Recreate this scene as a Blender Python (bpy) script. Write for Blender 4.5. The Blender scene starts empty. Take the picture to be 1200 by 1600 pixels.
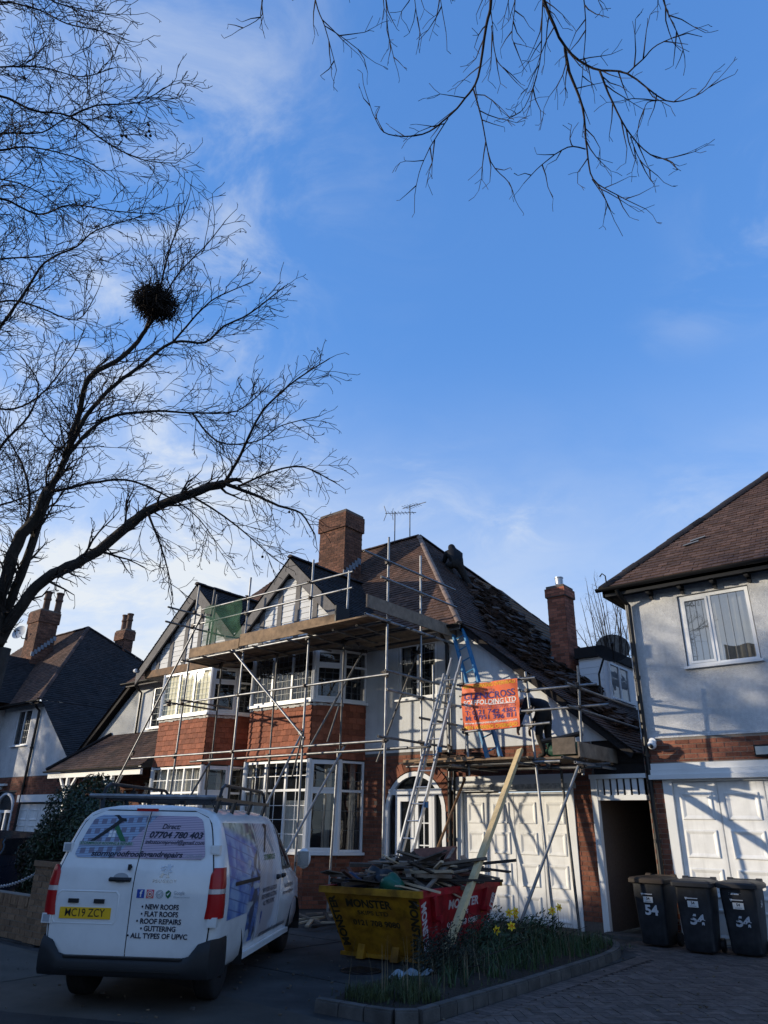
import bpy, math, random
from mathutils import Vector, Matrix
V = Vector
rad = math.radians
S = bpy.context.scene
COL = S.collection
RN = random.Random(11)

# ------------------------------------------------------------------ camera
CAM_H, PITCH, ROLL, HEAD = 1.73, rad(23.7), rad(1.05), rad(39.6)
_fw = V((-math.sin(HEAD)*math.cos(PITCH), math.cos(HEAD)*math.cos(PITCH), math.sin(PITCH)))
_rt = V((math.cos(HEAD), math.sin(HEAD), 0))
_up = _rt.cross(_fw)
RT = math.cos(ROLL)*_rt + math.sin(ROLL)*_up
UP = math.cos(ROLL)*_up - math.sin(ROLL)*_rt
cam_d = bpy.data.cameras.new('camera')
cam_d.sensor_fit = 'VERTICAL'; cam_d.sensor_height = 24.0; cam_d.lens = 16.8
cam_d.clip_start = 0.05; cam_d.clip_end = 2000
cam = bpy.data.objects.new('camera', cam_d); COL.objects.link(cam)
M = Matrix((RT, UP, -_fw)).transposed().to_4x4(); M.translation = V((0, 0, CAM_H))
cam.matrix_world = M
S.camera = cam

# ------------------------------------------------------------------ light
SUN_AZ, SUN_EL = rad(54), rad(10.5)      # azimuth from -Y towards -X
SUNV = V((-math.sin(SUN_AZ)*math.cos(SUN_EL), -math.cos(SUN_AZ)*math.cos(SUN_EL), math.sin(SUN_EL)))
sun_d = bpy.data.lights.new('sun', 'SUN'); sun_d.energy = 4.9; sun_d.angle = rad(0.6); sun_d.color = (1.0, .88, .69)
sun = bpy.data.objects.new('sun', sun_d); COL.objects.link(sun)
sun.rotation_euler = SUNV.to_track_quat('Z', 'Y').to_euler()
sun.location = (0, 0, 40)

W = bpy.data.worlds.new('World'); S.world = W; W.use_nodes = True
nt = W.node_tree; N = nt.nodes; L = nt.links
for n in list(N): N.remove(n)
def nd(t, **k):
    n = N.new(t)
    for a, b in k.items(): setattr(n, a, b)
    return n
def mth(op, a, b=None, c=None, clamp=False):
    n = nd('ShaderNodeMath', operation=op, use_clamp=clamp)
    for i, q in enumerate((a, b, c)):
        if q is None: continue
        if isinstance(q, (int, float)): n.inputs[i].default_value = q
        else: L.new(q, n.inputs[i])
    return n.outputs[0]
def rng(val, a, b, c=0.0, d=1.0):
    n = nd('ShaderNodeMapRange', interpolation_type='SMOOTHSTEP')
    L.new(val, n.inputs[0])
    for i, q in enumerate((a, b, c, d)): n.inputs[i+1].default_value = q
    return n.outputs[0]
SKY_G, SKY_S, SKY_C = 0.62, 1.25, (2.40, 4.0, 6.9, 1)
sky = nd('ShaderNodeTexSky', sky_type='NISHITA', sun_disc=False)
sky.sun_elevation = SUN_EL; sky.sun_rotation = math.atan2(SUNV.x, SUNV.y)
sky.air_density = 1.0; sky.dust_density = 0.35; sky.ozone_density = 2.2; sky.altitude = 0
tc = nd('ShaderNodeTexCoord'); sep = nd('ShaderNodeSeparateXYZ'); L.new(tc.outputs['Generated'], sep.inputs[0])
dx, dy, dz = sep.outputs
den = mth('ADD', mth('MAXIMUM', dz, 0.0), 0.13)
cmb = nd('ShaderNodeCombineXYZ'); L.new(mth('DIVIDE', dx, den), cmb.inputs[0]); L.new(mth('DIVIDE', dy, den), cmb.inputs[1])
def noise(scale, detail, rough, dist, vec=None):
    n = nd('ShaderNodeTexNoise'); n.inputs['Scale'].default_value = scale; n.inputs['Detail'].default_value = detail
    n.inputs['Roughness'].default_value = rough; n.inputs['Distortion'].default_value = dist
    L.new(vec or cmb.outputs[0], n.inputs['Vector']); return n.outputs['Fac']
big = noise(0.75, 2, .5, .3); fine = noise(3.4, 9, .62, .9); puff = noise(9.0, 6, .6, .3)
wisp = mth('MULTIPLY', rng(big, .44, .64), rng(fine, .42, .72))
wisp = mth('ADD', wisp, mth('MULTIPLY', mth('MULTIPLY', rng(puff, .5, .7), rng(big, .53, .66)), .35))
low = rng(dz, .62, .14)                                         # bank of thin cloud towards the horizon
lown = mth('ADD', mth('MULTIPLY', rng(noise(1.5, 7, .6, .5), .30, .62), .46), .62)
west = mth('ADD', mth('MULTIPLY', dx, -.85), mth('MULTIPLY', dy, -.25))   # towards the sun side
westf = rng(west, -.10, .60, .40, 1.0)
cl = mth('ADD', mth('MULTIPLY', wisp, .50), mth('MULTIPLY', mth('MULTIPLY', low, lown), westf), clamp=True)
cl = mth('MINIMUM', cl, .96)
mix = nd('ShaderNodeMix', data_type='RGBA')
L.new(cl, mix.inputs[0])
gm = nd('ShaderNodeGamma'); gm.inputs[1].default_value = SKY_G; L.new(sky.outputs[0], gm.inputs[0])
sat = nd('ShaderNodeHueSaturation'); sat.inputs['Saturation'].default_value = SKY_S; L.new(gm.outputs[0], sat.inputs['Color'])
hs = nd('ShaderNodeMix', data_type='RGBA', blend_type='MULTIPLY'); hs.inputs[0].default_value = 1
L.new(sat.outputs[0], hs.inputs[6]); hs.inputs[7].default_value = SKY_C
def vm(op, a, b):
    n = nd('ShaderNodeVectorMath', operation=op); L.new(a, n.inputs[0])
    if isinstance(b, tuple): n.inputs[1].default_value = b
    else: L.new(b, n.inputs[1])
    return n.outputs[0]
soft = vm('DIVIDE', hs.outputs[2], vm('ADD', vm('MULTIPLY', hs.outputs[2], (.055, .048, .030)), (1, 1, 1)))   # soft shoulder: no glare round the low sun
L.new(soft, mix.inputs[6])
mix.inputs[7].default_value = (8.2, 8.7, 9.2, 1)
bg = nd('ShaderNodeBackground'); bg.inputs[1].default_value = 0.10
out = nd('ShaderNodeOutputWorld')
L.new(mix.outputs[2], bg.inputs[0]); L.new(bg.outputs[0], out.inputs[0])

S.view_settings.view_transform = 'Standard'
S.view_settings.look = 'None'
S.view_settings.exposure = 0.0
S.view_settings.gamma = 1.0
S.view_settings.use_curve_mapping = False
S.render.engine = 'CYCLES'
S.cycles.max_bounces = 6; S.cycles.transparent_max_bounces = 12

# ------------------------------------------------------------------ mesh helpers
ORG = {}
def org(o): return ORG.get(o.name, V((0, 0, 0)))

class MB:
    def __init__(s): s.v = []; s.f = []; s.mi = []; s.t = []; s.m = 0; s.tint = 0.5
    def add(s, vs, fs):
        b = len(s.v); s.v += [tuple(p) for p in vs]
        for f in fs: s.f.append(tuple(b+i for i in f)); s.mi.append(s.m); s.t.append(s.tint)
    def poly(s, *p): s.add(p, [tuple(range(len(p)))])
    def box(s, x0, x1, y0, y1, z0, z1):
        s.add([(x0,y0,z0),(x1,y0,z0),(x1,y1,z0),(x0,y1,z0),(x0,y0,z1),(x1,y0,z1),(x1,y1,z1),(x0,y1,z1)],
              [(3,2,1,0),(4,5,6,7),(0,1,5,4),(1,2,6,5),(2,3,7,6),(3,0,4,7)])
    def obox(s, c, a, b, d, ha, hb, hd):
        c = V(c); a = V(a)*ha; b = V(b)*hb; d = V(d)*hd
        s.add([c-a-b-d, c+a-b-d, c+a+b-d, c-a+b-d, c-a-b+d, c+a-b+d, c+a+b+d, c-a+b+d],
              [(3,2,1,0),(4,5,6,7),(0,1,5,4),(1,2,6,5),(2,3,7,6),(3,0,4,7)])
    def beam(s, p, q, w, h, up=(0,0,1)):
        p = V(p); q = V(q); d = (q-p); l = d.length; d /= l
        u = V(up); a = d.cross(u)
        if a.length < 1e-4: a = d.cross(V((0,1,0)))
        a.normalize(); b = a.cross(d)
        s.obox((p+q)/2, d, a, b, l/2, w/2, h/2)
    def ring(s, c, d, r, n, ref=None):
        d = V(d).normalized(); a = d.cross(V((0,0,1)) if abs(d.z) < .95 else V((1,0,0))).normalized(); b = a.cross(d)
        return [V(c)+a*math.cos(2*math.pi*i/n)*r+b*math.sin(2*math.pi*i/n)*r for i in range(n)]
    def tube(s, p, q, r, n=8, r2=None, cap=True):
        p = V(p); q = V(q); d = q-p
        A = s.ring(p, d, r, n); B = s.ring(q, d, r if r2 is None else r2, n)
        fs = [(i, (i+1) % n, n+(i+1) % n, n+i) for i in range(n)]
        if cap: fs += [tuple(range(n-1, -1, -1)), tuple(range(n, 2*n))]
        s.add(A+B, fs)
    def path(s, pts, rs, n=6, cap=True):
        pts = [V(p) for p in pts]
        if isinstance(rs, (int, float)): rs = [rs]*len(pts)
        vs = []; prev = None
        for i, p in enumerate(pts):
            d = (pts[min(i+1, len(pts)-1)]-pts[max(i-1, 0)])
            if d.length < 1e-9: d = V((0,0,1))
            d.normalize()
            if prev is None:
                a = d.cross(V((0,0,1)) if abs(d.z) < .9 else V((1,0,0))).normalized()
            else:
                a = prev-d*prev.dot(d)
                a = a.normalized() if a.length > 1e-6 else d.orthogonal().normalized()
            prev = a; b = a.cross(d)
            vs += [p+a*math.cos(2*math.pi*k/n)*rs[i]+b*math.sin(2*math.pi*k/n)*rs[i] for k in range(n)]
        fs = []
        for i in range(len(pts)-1):
            for k in range(n):
                fs.append((i*n+k, i*n+(k+1) % n, (i+1)*n+(k+1) % n, (i+1)*n+k))
        if cap: fs += [tuple(range(n-1, -1, -1)), tuple((len(pts)-1)*n+k for k in range(n))]
        s.add(vs, fs)
    def lathe(s, c, prof, n=16, axis=(0,0,1)):
        ax = V(axis).normalized(); vs = []; m = len(prof)
        for (r, h) in prof: vs += s.ring(V(c)+ax*h, ax, max(r, 1e-4), n)
        fs = [(j*n+i, j*n+(i+1) % n, (j+1)*n+(i+1) % n, (j+1)*n+i) for j in range(m-1) for i in range(n)]
        fs += [tuple(range(n-1, -1, -1)), tuple((m-1)*n+k for k in range(n))]
        s.add(vs, fs)
    def prism(s, pts, off):
        pts = [V(p) for p in pts]; off = V(off); n = len(pts)
        s.add(pts+[p+off for p in pts], [tuple(range(n-1, -1, -1)), tuple(range(n, 2*n))]+[(i, (i+1) % n, n+(i+1) % n, n+i) for i in range(n)])
    def ball(s, c, r, n=10, m=7, sq=(1,1,1)):
        c = V(c); vs = []
        for j in range(m+1):
            th = math.pi*j/m
            for i in range(n):
                ph = 2*math.pi*i/n
                vs.append(c+V((max(math.sin(th), .001)*math.cos(ph)*r*sq[0], max(math.sin(th), .001)*math.sin(ph)*r*sq[1], math.cos(th)*r*sq[2])))
        s.add(vs, [(j*n+i, (j+1)*n+i, (j+1)*n+(i+1) % n, j*n+(i+1) % n) for j in range(m) for i in range(n)])
    def grid(s, fn, us, vs_):
        nu, nv = len(us), len(vs_)
        s.add([fn(u, w) for w in vs_ for u in us], [(j*nu+i, j*nu+i+1, (j+1)*nu+i+1, (j+1)*nu+i) for j in range(nv-1) for i in range(nu-1)])
    def mesh(s, name, mats, O=V((0,0,0)), smooth=False, tint=False):
        me = bpy.data.meshes.new(name)
        me.from_pydata([(p[0]-O.x, p[1]-O.y, p[2]-O.z) for p in s.v], [], s.f)
        if not isinstance(mats, (list, tuple)): mats = [mats]
        for m in mats: me.materials.append(m)
        if len(mats) > 1: me.polygons.foreach_set('material_index', s.mi)
        if tint:
            a = me.attributes.new('tint', 'FLOAT', 'FACE'); a.data.foreach_set('value', s.t)
        if smooth:
            me.polygons.foreach_set('use_smooth', [True]*len(me.polygons))
            if smooth is not True: me.set_sharp_from_angle(angle=rad(smooth))
        me.update(); return me
    def build(s, name, mats, parent=None, smooth=False, kind=None, label=None, tint=False):
        O = org(parent) if parent else V((0,0,0))
        o = bpy.data.objects.new(name, s.mesh(name, mats, O, smooth, tint)); COL.objects.link(o)
        if parent: o.parent = parent; ORG[o.name] = O
        if kind: o['kind'] = kind
        if label: o['label'] = label
        return o

def tag(o, label, cat, group=None, kind=None):
    if label: o['label'] = label
    if cat: o['category'] = cat
    if group: o['group'] = group
    if kind: o['kind'] = kind
    return o
def thing(name, label, cat, loc=(0,0,0), rz=0.0, group=None, local=False):
    o = bpy.data.objects.new(name, None); COL.objects.link(o); o.empty_display_size = .2
    o.location = loc; o.rotation_euler = (0, 0, rz)
    ORG[o.name] = V((0,0,0)) if local else V(loc)
    return tag(o, label, cat, group)
def inst(name, me, parent, loc, rot=None):
    o = bpy.data.objects.new(name, me); COL.objects.link(o)
    o.parent = parent; o.location = V(loc)-org(parent)
    if rot is not None: o.rotation_euler = rot
    return o
def structure(name, mb, m, **k): return mb.build(name, m, kind='structure', **k)

# ------------------------------------------------------------------ materials
def mat(name, col, rough=.7, metal=0.0, var=.15, vs=6.0, rnd=0.0, tint=0.0, bump=0.0, bs=60.0, col2=None, spec=.28, dirt=0.0, ds=1.3, coat=0.0, streak=0.0):
    m = bpy.data.materials.new(name); m.use_nodes = True
    t = m.node_tree; n = t.nodes; l = t.links
    p = n['Principled BSDF']
    p.inputs['Roughness'].default_value = rough; p.inputs['Metallic'].default_value = metal
    p.inputs['Specular IOR Level'].default_value = spec
    p.inputs['Coat Weight'].default_value = coat; p.inputs['Coat Roughness'].default_value = .05
    c = n.new('ShaderNodeTexCoord'); vec = c.outputs['Object']
    oi = n.new('ShaderNodeObjectInfo')
    vadd = n.new('ShaderNodeVectorMath'); vadd.operation = 'ADD'
    if rnd:
        sc = n.new('ShaderNodeMath'); sc.operation = 'MULTIPLY'; sc.inputs[1].default_value = 37.0
        l.new(oi.outputs['Random'], sc.inputs[0]); l.new(vec, vadd.inputs[0]); l.new(sc.outputs[0], vadd.inputs[1]); vec = vadd.outputs[0]
    def noi(s, d=5):
        q = n.new('ShaderNodeTexNoise'); q.inputs['Scale'].default_value = s; q.inputs['Detail'].default_value = d
        q.inputs['Roughness'].default_value = .6; l.new(vec, q.inputs['Vector']); return q.outputs['Fac']
    def mp(val, a, b, c_, d):
        q = n.new('ShaderNodeMapRange'); l.new(val, q.inputs[0])
        for i, z in enumerate((a, b, c_, d)): q.inputs[i+1].default_value = z
        return q.outputs[0]
    def mul(a, b):
        q = n.new('ShaderNodeMath'); q.operation = 'MULTIPLY'; l.new(a, q.inputs[0])
        if isinstance(b, (int, float)): q.inputs[1].default_value = b
        else: l.new(b, q.inputs[1])
        return q.outputs[0]
    f = mp(noi(vs), .3, .7, 1-var, 1+var)
    if rnd: f = mul(f, mp(oi.outputs['Random'], 0, 1, 1-rnd, 1+rnd))
    if tint:
        a = n.new('ShaderNodeAttribute'); a.attribute_name = 'tint'
        f = mul(f, mp(a.outputs['Fac'], 0, 1, 1-tint, 1+tint))
    if dirt: f = mul(f, mp(noi(ds, 6), .42, .68, 1.0, 1-dirt))
    if streak:     # rain streaks: noise stretched down the wall
        mpn = n.new('ShaderNodeMapping'); mpn.inputs['Scale'].default_value = (5.5, 5.5, .35); l.new(vec, mpn.inputs['Vector'])
        q = n.new('ShaderNodeTexNoise'); q.inputs['Scale'].default_value = 1.6; q.inputs['Detail'].default_value = 5; q.inputs['Roughness'].default_value = .65; l.new(mpn.outputs[0], q.inputs['Vector'])
        f = mul(f, mp(q.outputs['Fac'], .50, .74, 1.0, 1-streak))
    base = n.new('ShaderNodeMix'); base.data_type = 'RGBA'
    base.inputs[6].default_value = (*col, 1); base.inputs[7].default_value = (*(col2 or col), 1)
    if col2: l.new(mp(noi(vs*.45, 3), .38, .62, 0, 1), base.inputs[0])
    hsv = n.new('ShaderNodeVectorMath'); hsv.operation = 'SCALE'
    l.new(base.outputs[2], hsv.inputs[0]); l.new(f, hsv.inputs['Scale'])
    l.new(hsv.outputs[0], p.inputs['Base Color'])
    if bump:
        b = n.new('ShaderNodeBump'); b.inputs['Strength'].default_value = bump; b.inputs['Distance'].default_value = .02
        l.new(noi(bs, 4), b.inputs['Height']); l.new(b.outputs[0], p.inputs['Normal'])
    return m

def glass(name, dark=(.010,.012,.014), ior=1.75, trans=.55, wob=.02):
    m = bpy.data.materials.new(name); m.use_nodes = True
    t = m.node_tree; n = t.nodes; l = t.links
    n.remove(n['Principled BSDF']); o = n['Material Output']
    g = n.new('ShaderNodeBsdfGlossy'); g.inputs['Roughness'].default_value = .015
    tr = n.new('ShaderNodeBsdfTransparent'); tr.inputs[0].default_value = (trans, trans, trans, 1)
    df = n.new('ShaderNodeBsdfDiffuse'); df.inputs[0].default_value = (*dark, 1)
    a = n.new('ShaderNodeAddShader'); l.new(tr.outputs[0], a.inputs[0]); l.new(df.outputs[0], a.inputs[1])
    lw = n.new('ShaderNodeLayerWeight'); lw.inputs[0].default_value = .5
    pw = n.new('ShaderNodeMath'); pw.operation = 'POWER'; pw.inputs[1].default_value = 5.0; l.new(lw.outputs['Facing'], pw.inputs[0])
    f0 = ((ior-1)/(ior+1))**2; fr = n.new('ShaderNodeMath'); fr.operation = 'MULTIPLY_ADD'; fr.inputs[1].default_value = 1-f0; fr.inputs[2].default_value = f0; l.new(pw.outputs[0], fr.inputs[0])
    c = n.new('ShaderNodeTexCoord'); q = n.new('ShaderNodeTexNoise'); q.inputs['Scale'].default_value = 2.2; q.inputs['Detail'].default_value = 1
    l.new(c.outputs['Object'], q.inputs['Vector'])
    b = n.new('ShaderNodeBump'); b.inputs['Strength'].default_value = wob; b.inputs['Distance'].default_value = .3; l.new(q.outputs['Fac'], b.inputs['Height'])
    l.new(b.outputs[0], g.inputs['Normal'])
    mx = n.new('ShaderNodeMixShader'); l.new(fr.outputs[0], mx.inputs[0]); l.new(a.outputs[0], mx.inputs[1]); l.new(g.outputs[0], mx.inputs[2])
    l.new(mx.outputs[0], o.inputs[0]); return m

m_render = mat('white roughcast', (.64,.64,.64), .9, var=.10, vs=14, bump=1.0, bs=55, dirt=.2, ds=1.6, streak=.10)
m_render_s = mat('white smooth render', (.66,.67,.67), .85, var=.04, vs=5, bump=.3, bs=40, dirt=.18, ds=1.2, streak=.10)
m_pebble = mat('grey pebbledash', (.50,.50,.48), .95, var=.30, vs=38, bump=1.0, bs=70, dirt=.15)
m_brick = mat('red brick', (.22,.082,.048), .85, var=.22, vs=30, rnd=.38, tint=.4, bump=.5, bs=90, col2=(.20,.07,.045))
m_brick_i = mat('red brick single', (.235,.088,.05), .85, var=.22, vs=30, rnd=.36, bump=.5, bs=90, col2=(.19,.07,.045))
m_brickbuff_i = mat('buff brick single', (.27,.165,.095), .88, var=.22, vs=30, rnd=.25, bump=.5, bs=90, col2=(.24,.15,.09))
m_buff = mat('buff brick', (.24,.15,.09), .88, var=.2, vs=20, bump=.4, bs=80)
m_mortar = mat('mortar', (.24,.20,.165), .95, var=.12, vs=25, bump=.4, bs=120)
m_mortar_d = mat('dark mortar', (.13,.105,.09), .95, var=.15, vs=25, bump=.4, bs=120)
m_tile_h = mat('hanging tile red', (.25,.082,.046), .8, var=.16, vs=22, tint=.30, bump=.3, bs=60, col2=(.27,.085,.045))
m_tile_hi = mat('hanging tile red single', (.31,.105,.055), .8, var=.16, vs=22, rnd=.26, bump=.3, bs=60, col2=(.27,.085,.045))
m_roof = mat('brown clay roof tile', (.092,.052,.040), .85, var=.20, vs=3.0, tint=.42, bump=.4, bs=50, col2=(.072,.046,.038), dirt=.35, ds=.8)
m_roof_o = mat('sunlit roof tile', (.125,.065,.042), .85, var=.2, vs=2.5, tint=.42, bump=.4, bs=50, col2=(.10,.06,.045), dirt=.3, ds=.7)  # sunlight on the front slopes is put into this lighter orange
m_roof_d = mat('dark and shaded roof tile', (.036,.027,.025), .82, var=.2, vs=3.0, tint=.4, bump=.4, bs=50, col2=(.028,.024,.024), dirt=.2, ds=.8)  # shade of the left house's hip is put into this colour; dark trim too
m_under = mat('roof underlay', (.045,.04,.037), .9, var=.1)
m_felt = mat('roofing felt', (.10,.08,.065), .9, var=.15, vs=4, bump=.2)
m_ridge = mat('ridge mortar tile', (.21,.15,.12), .85, var=.2, vs=8, bump=.3)
m_loose = mat('weathered loose roof tile', (.058,.036,.027), .85, var=.25, vs=12, rnd=.3, tint=.4, bump=.3)
m_upvc = mat('white upvc', (.74,.75,.76), .35, var=.02, vs=2, dirt=.05)
m_wpaint = mat('white paint', (.76,.76,.74), .5, var=.03, vs=3, dirt=.08, ds=2)
m_gdoor = mat('white garage door paint', (.82,.81,.78), .42, var=.05, vs=5, dirt=.12, ds=2.4, streak=.16)
m_flake = mat('flaking white paint', (.62,.61,.58), .7, var=.3, vs=14, dirt=.6, ds=9)
m_timber_g = mat('grey weathered timber', (.155,.145,.14), .8, var=.2, vs=8, bump=.3, bs=30)
m_timber_b = mat('brown stained timber', (.22,.12,.06), .75, var=.3, vs=9, bump=.3, bs=30, col2=(.13,.075,.045))
m_board = mat('scaffold board', (.33,.215,.125), .8, var=.25, vs=7, bump=.25, bs=25, col2=(.25,.165,.10), dirt=.3, ds=3)
m_board_d = mat('grey scaffold board', (.20,.155,.115), .85, var=.25, vs=7, rnd=.2, bump=.25, bs=25, dirt=.3, ds=3)
m_pine = mat('new pale pine', (.56,.42,.22), .65, var=.15, vs=9, bump=.1, bs=30)
m_steel = mat('galvanised tube', (.27,.275,.285), .5, .75, var=.22, vs=9, rnd=.18, dirt=.35, ds=5)
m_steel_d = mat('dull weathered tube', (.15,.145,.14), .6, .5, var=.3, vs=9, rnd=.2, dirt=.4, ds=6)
m_coupler = mat('dark coupler', (.075,.065,.06), .6, .6, var=.3, vs=20, rnd=.3)
m_alu = mat('aluminium', (.46,.47,.49), .4, .75, var=.08, vs=9, dirt=.15, ds=6)
m_blue = mat('blue fibreglass', (.05,.22,.42), .5, var=.12, vs=9, dirt=.2, ds=6)
m_black = mat('black plastic', (.012,.012,.013), .45, var=.1)
m_blackm = mat('black painted metal', (.014,.014,.015), .4, var=.15)
m_iron = mat('black gutter', (.012,.012,.013), .35, var=.1, vs=5)
m_lead = mat('lead flashing', (.23,.25,.28), .6, .3, var=.15, vs=5)
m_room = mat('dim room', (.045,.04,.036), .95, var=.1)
m_curtain = mat('net curtain', (.56,.55,.49), .95, var=.08, vs=12)
m_curtain_d = mat('beige curtain', (.38,.33,.26), .95, var=.08, vs=12)
m_glass = glass('window glass')
m_glass_b = glass('bright window glass', ior=4.2, trans=.62, wob=.010)
m_glass_d = glass('dark window glass', ior=1.6, trans=.3)
m_bark = mat('tree bark', (.040,.033,.027), .9, var=.35, vs=9, bump=.6, bs=25)
m_twig = mat('twig bark', (.030,.022,.018), .9, var=.2)
m_tarmac = mat('tarmac', (.040,.041,.043), .93, var=.2, vs=1.2, bump=.5, bs=160, dirt=.2, ds=.5)
m_conc = mat('old concrete drive', (.062,.059,.056), .92, var=.3, vs=1.6, bump=.35, bs=90, dirt=.5, ds=.9, col2=(.045,.043,.042))
m_slab = mat('pavement tarmac', (.072,.062,.052), .92, var=.3, vs=1.2, rnd=.1, bump=.4, bs=110, dirt=.3, ds=.7)
m_paver = mat('block paver', (.090,.070,.062), .88, var=.35, vs=12, rnd=.25, bump=.4, bs=70)
m_paver_t = mat('block paver bulk', (.090,.072,.066), .88, var=.25, vs=12, tint=.25, bump=.4, bs=70)
m_joint = mat('jointing sand', (.028,.026,.024), .95, var=.2)
m_kerb = mat('concrete kerb', (.085,.080,.075), .9, var=.2, vs=7, rnd=.12, bump=.4, bs=60, dirt=.35, ds=4)
m_soil = mat('soil', (.025,.018,.013), .95, var=.4, vs=9, bump=.8, bs=25)
# ------------------------------------------------------------------ ground
g = MB(); g.poly((-300,-300,-.03),(300,-300,-.03),(300,300,-.03),(-300,300,-.03))
structure('ground', g, m_tarmac)
g = MB(); g.box(-120, 60, -9.5, -2.6, -.2, -.012); structure('road', g, m_tarmac)
g = MB(); g.box(-120, 60, -2.6, 6.15, -.2, 0.0); structure('pavement', g, m_slab)
g = MB(); g.box(-11.6, -5.0, 6.15, 14.3, -.2, -.004); structure('driveway', g, m_conc)
g = MB(); g.box(-60, -12.0, 6.4, 14.3, -.2, -.006); structure('neighbour_driveway', g, m_conc)
# expansion strips in the drive (real shallow upstands of tar)
g = MB()
for y in (7.6, 10.1): g.box(-11.5, -6.7, y-.012, y+.012, -.1, .0015)
for x in (-9.1,): g.box(x-.012, x+.012, 6.2, 14.2, -.1, .0022)
structure('drive_joint', g, m_joint)
# trench patches of newer and older tarmac, a few millimetres proud, with ragged edges
def patch(pts, m):
    q = MB(); P = []
    for (a, b) in zip(pts, pts[1:]+pts[:1]):
        for k in range(8): P.append((a[0]+(b[0]-a[0])*k/8+RN.uniform(-.02, .02), a[1]+(b[1]-a[1])*k/8+RN.uniform(-.02, .02), .0045))
    q.poly(*P); structure('tarmac_patch', q, m)
m_tar2 = mat('fresh tarmac patch', (.026,.026,.027), .9, var=.3, vs=4, bump=.6, bs=130); m_tar3 = mat('worn pale tarmac', (.090,.084,.074), .95, var=.3, vs=3, bump=.5, bs=130, dirt=.4, ds=1.5)
patch([(-8.2, 3.2), (-5.3, 4.6), (-5.5, 5.5), (-8.4, 4.1)], m_tar2); patch([(-14.5, 3.9), (-9.6, 4.3), (-9.7, 6.0), (-14.6, 6.1)], m_tar3)
# grit, dead leaves and crumbs of tile blown over the hard surfaces
q = MB()
for k in range(900):
    x, y = RN.uniform(-11, 1), RN.uniform(3.5, 13.5); s_ = RN.choice((.004, .006, .009, .014)); a = RN.uniform(0, 3.1); z = .004
    q.obox((x, y, z+s_*.4), (math.cos(a), math.sin(a), RN.uniform(-.2, .2)), (-math.sin(a), math.cos(a), RN.uniform(-.2, .2)), (0,0,1), s_, s_*RN.uniform(.4, 1), s_*.4)
o = q.build('grit', mat('grit and leaf crumbs', (.11,.085,.06), .95, var=.6, vs=2)); tag(o, 'grit and crumbs of leaf scattered over the drive and paving', 'grit', kind='stuff')
# drain cover
d = thing('manhole_cover', 'dark round drain cover set in the drive in front of the skip', 'drain cover', (-7.15, 8.35, 0))
g = MB(); g.lathe((-7.15, 8.35, -.03), [(.27, 0), (.27, .037), (.25, .041), (.0, .041)], 24); g.build('frame', m_blackm, d)
g = MB()
for k in range(-4, 5): g.box(-7.15-.2, -7.15+.2, 8.35+k*.045-.012, 8.35+k*.045+.012, .011, .017)
g.build('tread', m_blackm, d)

# herringbone block paving in front of the right hand house
pv = MB(); pv.box(-5.0, 8.0, 6.15, 14.3, -.2, -.030)
paving = structure('block_paving', pv, m_joint)
PL, PW = .235, .115
pm = MB(); pm.box(-PL/2+.005, PL/2-.005, -PW/2+.005, PW/2-.005, -.04, 0.0)
pm_v = [pm.mesh('paver', m_paver)]
cands = []
c45, s45 = math.cos(rad(45)), math.sin(rad(45))
def bed_edge_x(y):      # right hand edge of the planting bed kerb
    if y < 6.5: return -4.85
    if y < 12.1: return -4.92-.02*(y-6.5)
    return -5.1-.75*(min(y, 13.3)-12.1)
n = PW
for i in range(-70, 130):
    for j in range(-70, 130):
        # standard herringbone: unit cell of 2x2 with L-shaped pairs
        k = (i - j) % 4
        if k == 0:   cx, cy, r = (i+1)*n, (j+.5)*n, 0.0
        elif k == 3: cx, cy, r = (i+.5)*n, (j+1)*n, math.pi/2
        else: continue
        x = c45*cx - s45*cy; y = s45*cx + c45*cy
        x += -3.0; y += 6.3
        if not (6.25 < y < 14.2 and bed_edge_x(y)+.32 < x < 3.2): continue
        d = math.hypot(x, y)
        cands.append((d, x, y, r+rad(45)))
cands.sort()
vis = [c for c in cands if (V((c[1], c[2], 0))-V((0,0,CAM_H))).dot(UP) > -0.72*(V((c[1], c[2], 0))-V((0,0,CAM_H))).dot(-(-_fw)) ]
near = [c for c in vis if c[1] < -.3*0 + .62*c[2]-7.2+0 or True]
def inframe(x, y, z=0):
    q = V((x, y, z))-V((0, 0, CAM_H)); zc = q.dot(_fw)
    u, v = 600+1120*q.dot(RT)/zc, 800-1120*q.dot(UP)/zc
    return -20 < u < 1220 and -20 < v < 1625
inn = [c for c in cands if inframe(c[1], c[2])]
first = inn[:290]; fs = set(first)
for d, x, y, r in first:
    inst('paver', pm_v[0], paving, (x, y, -.002+RN.uniform(-.003, .003)), (RN.uniform(-.008, .008), RN.uniform(-.008, .008), r+RN.uniform(-.012, .012)))
pb = MB()
for c in cands:
    if c in fs: continue
    d, x, y, r = c; z = -.002+RN.uniform(-.003, .003)
    pb.tint = RN.random()
    a = V((math.cos(r), math.sin(r), 0)); b = V((-a.y, a.x, 0))
    pb.obox((x, y, z-.02), a, b, (0,0,1), PL/2-.005, PW/2-.005, .02)
pb.build('paver_field', m_paver_t, paving, kind='stuff', tint=True)
# soldier course beside the kerb
sm = MB(); sm.box(-PL/2+.004, PL/2-.004, -PW/2+.004, PW/2-.004, -.04, 0.0); sme = sm.mesh('edge_paver', m_paver)
y = 6.4
while y < 12.1:
    inst('edge_paver', sme, paving, (bed_edge_x(y)+.185, y, .001), (0, 0, RN.uniform(-.02, .02))); y += PW+.003

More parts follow.
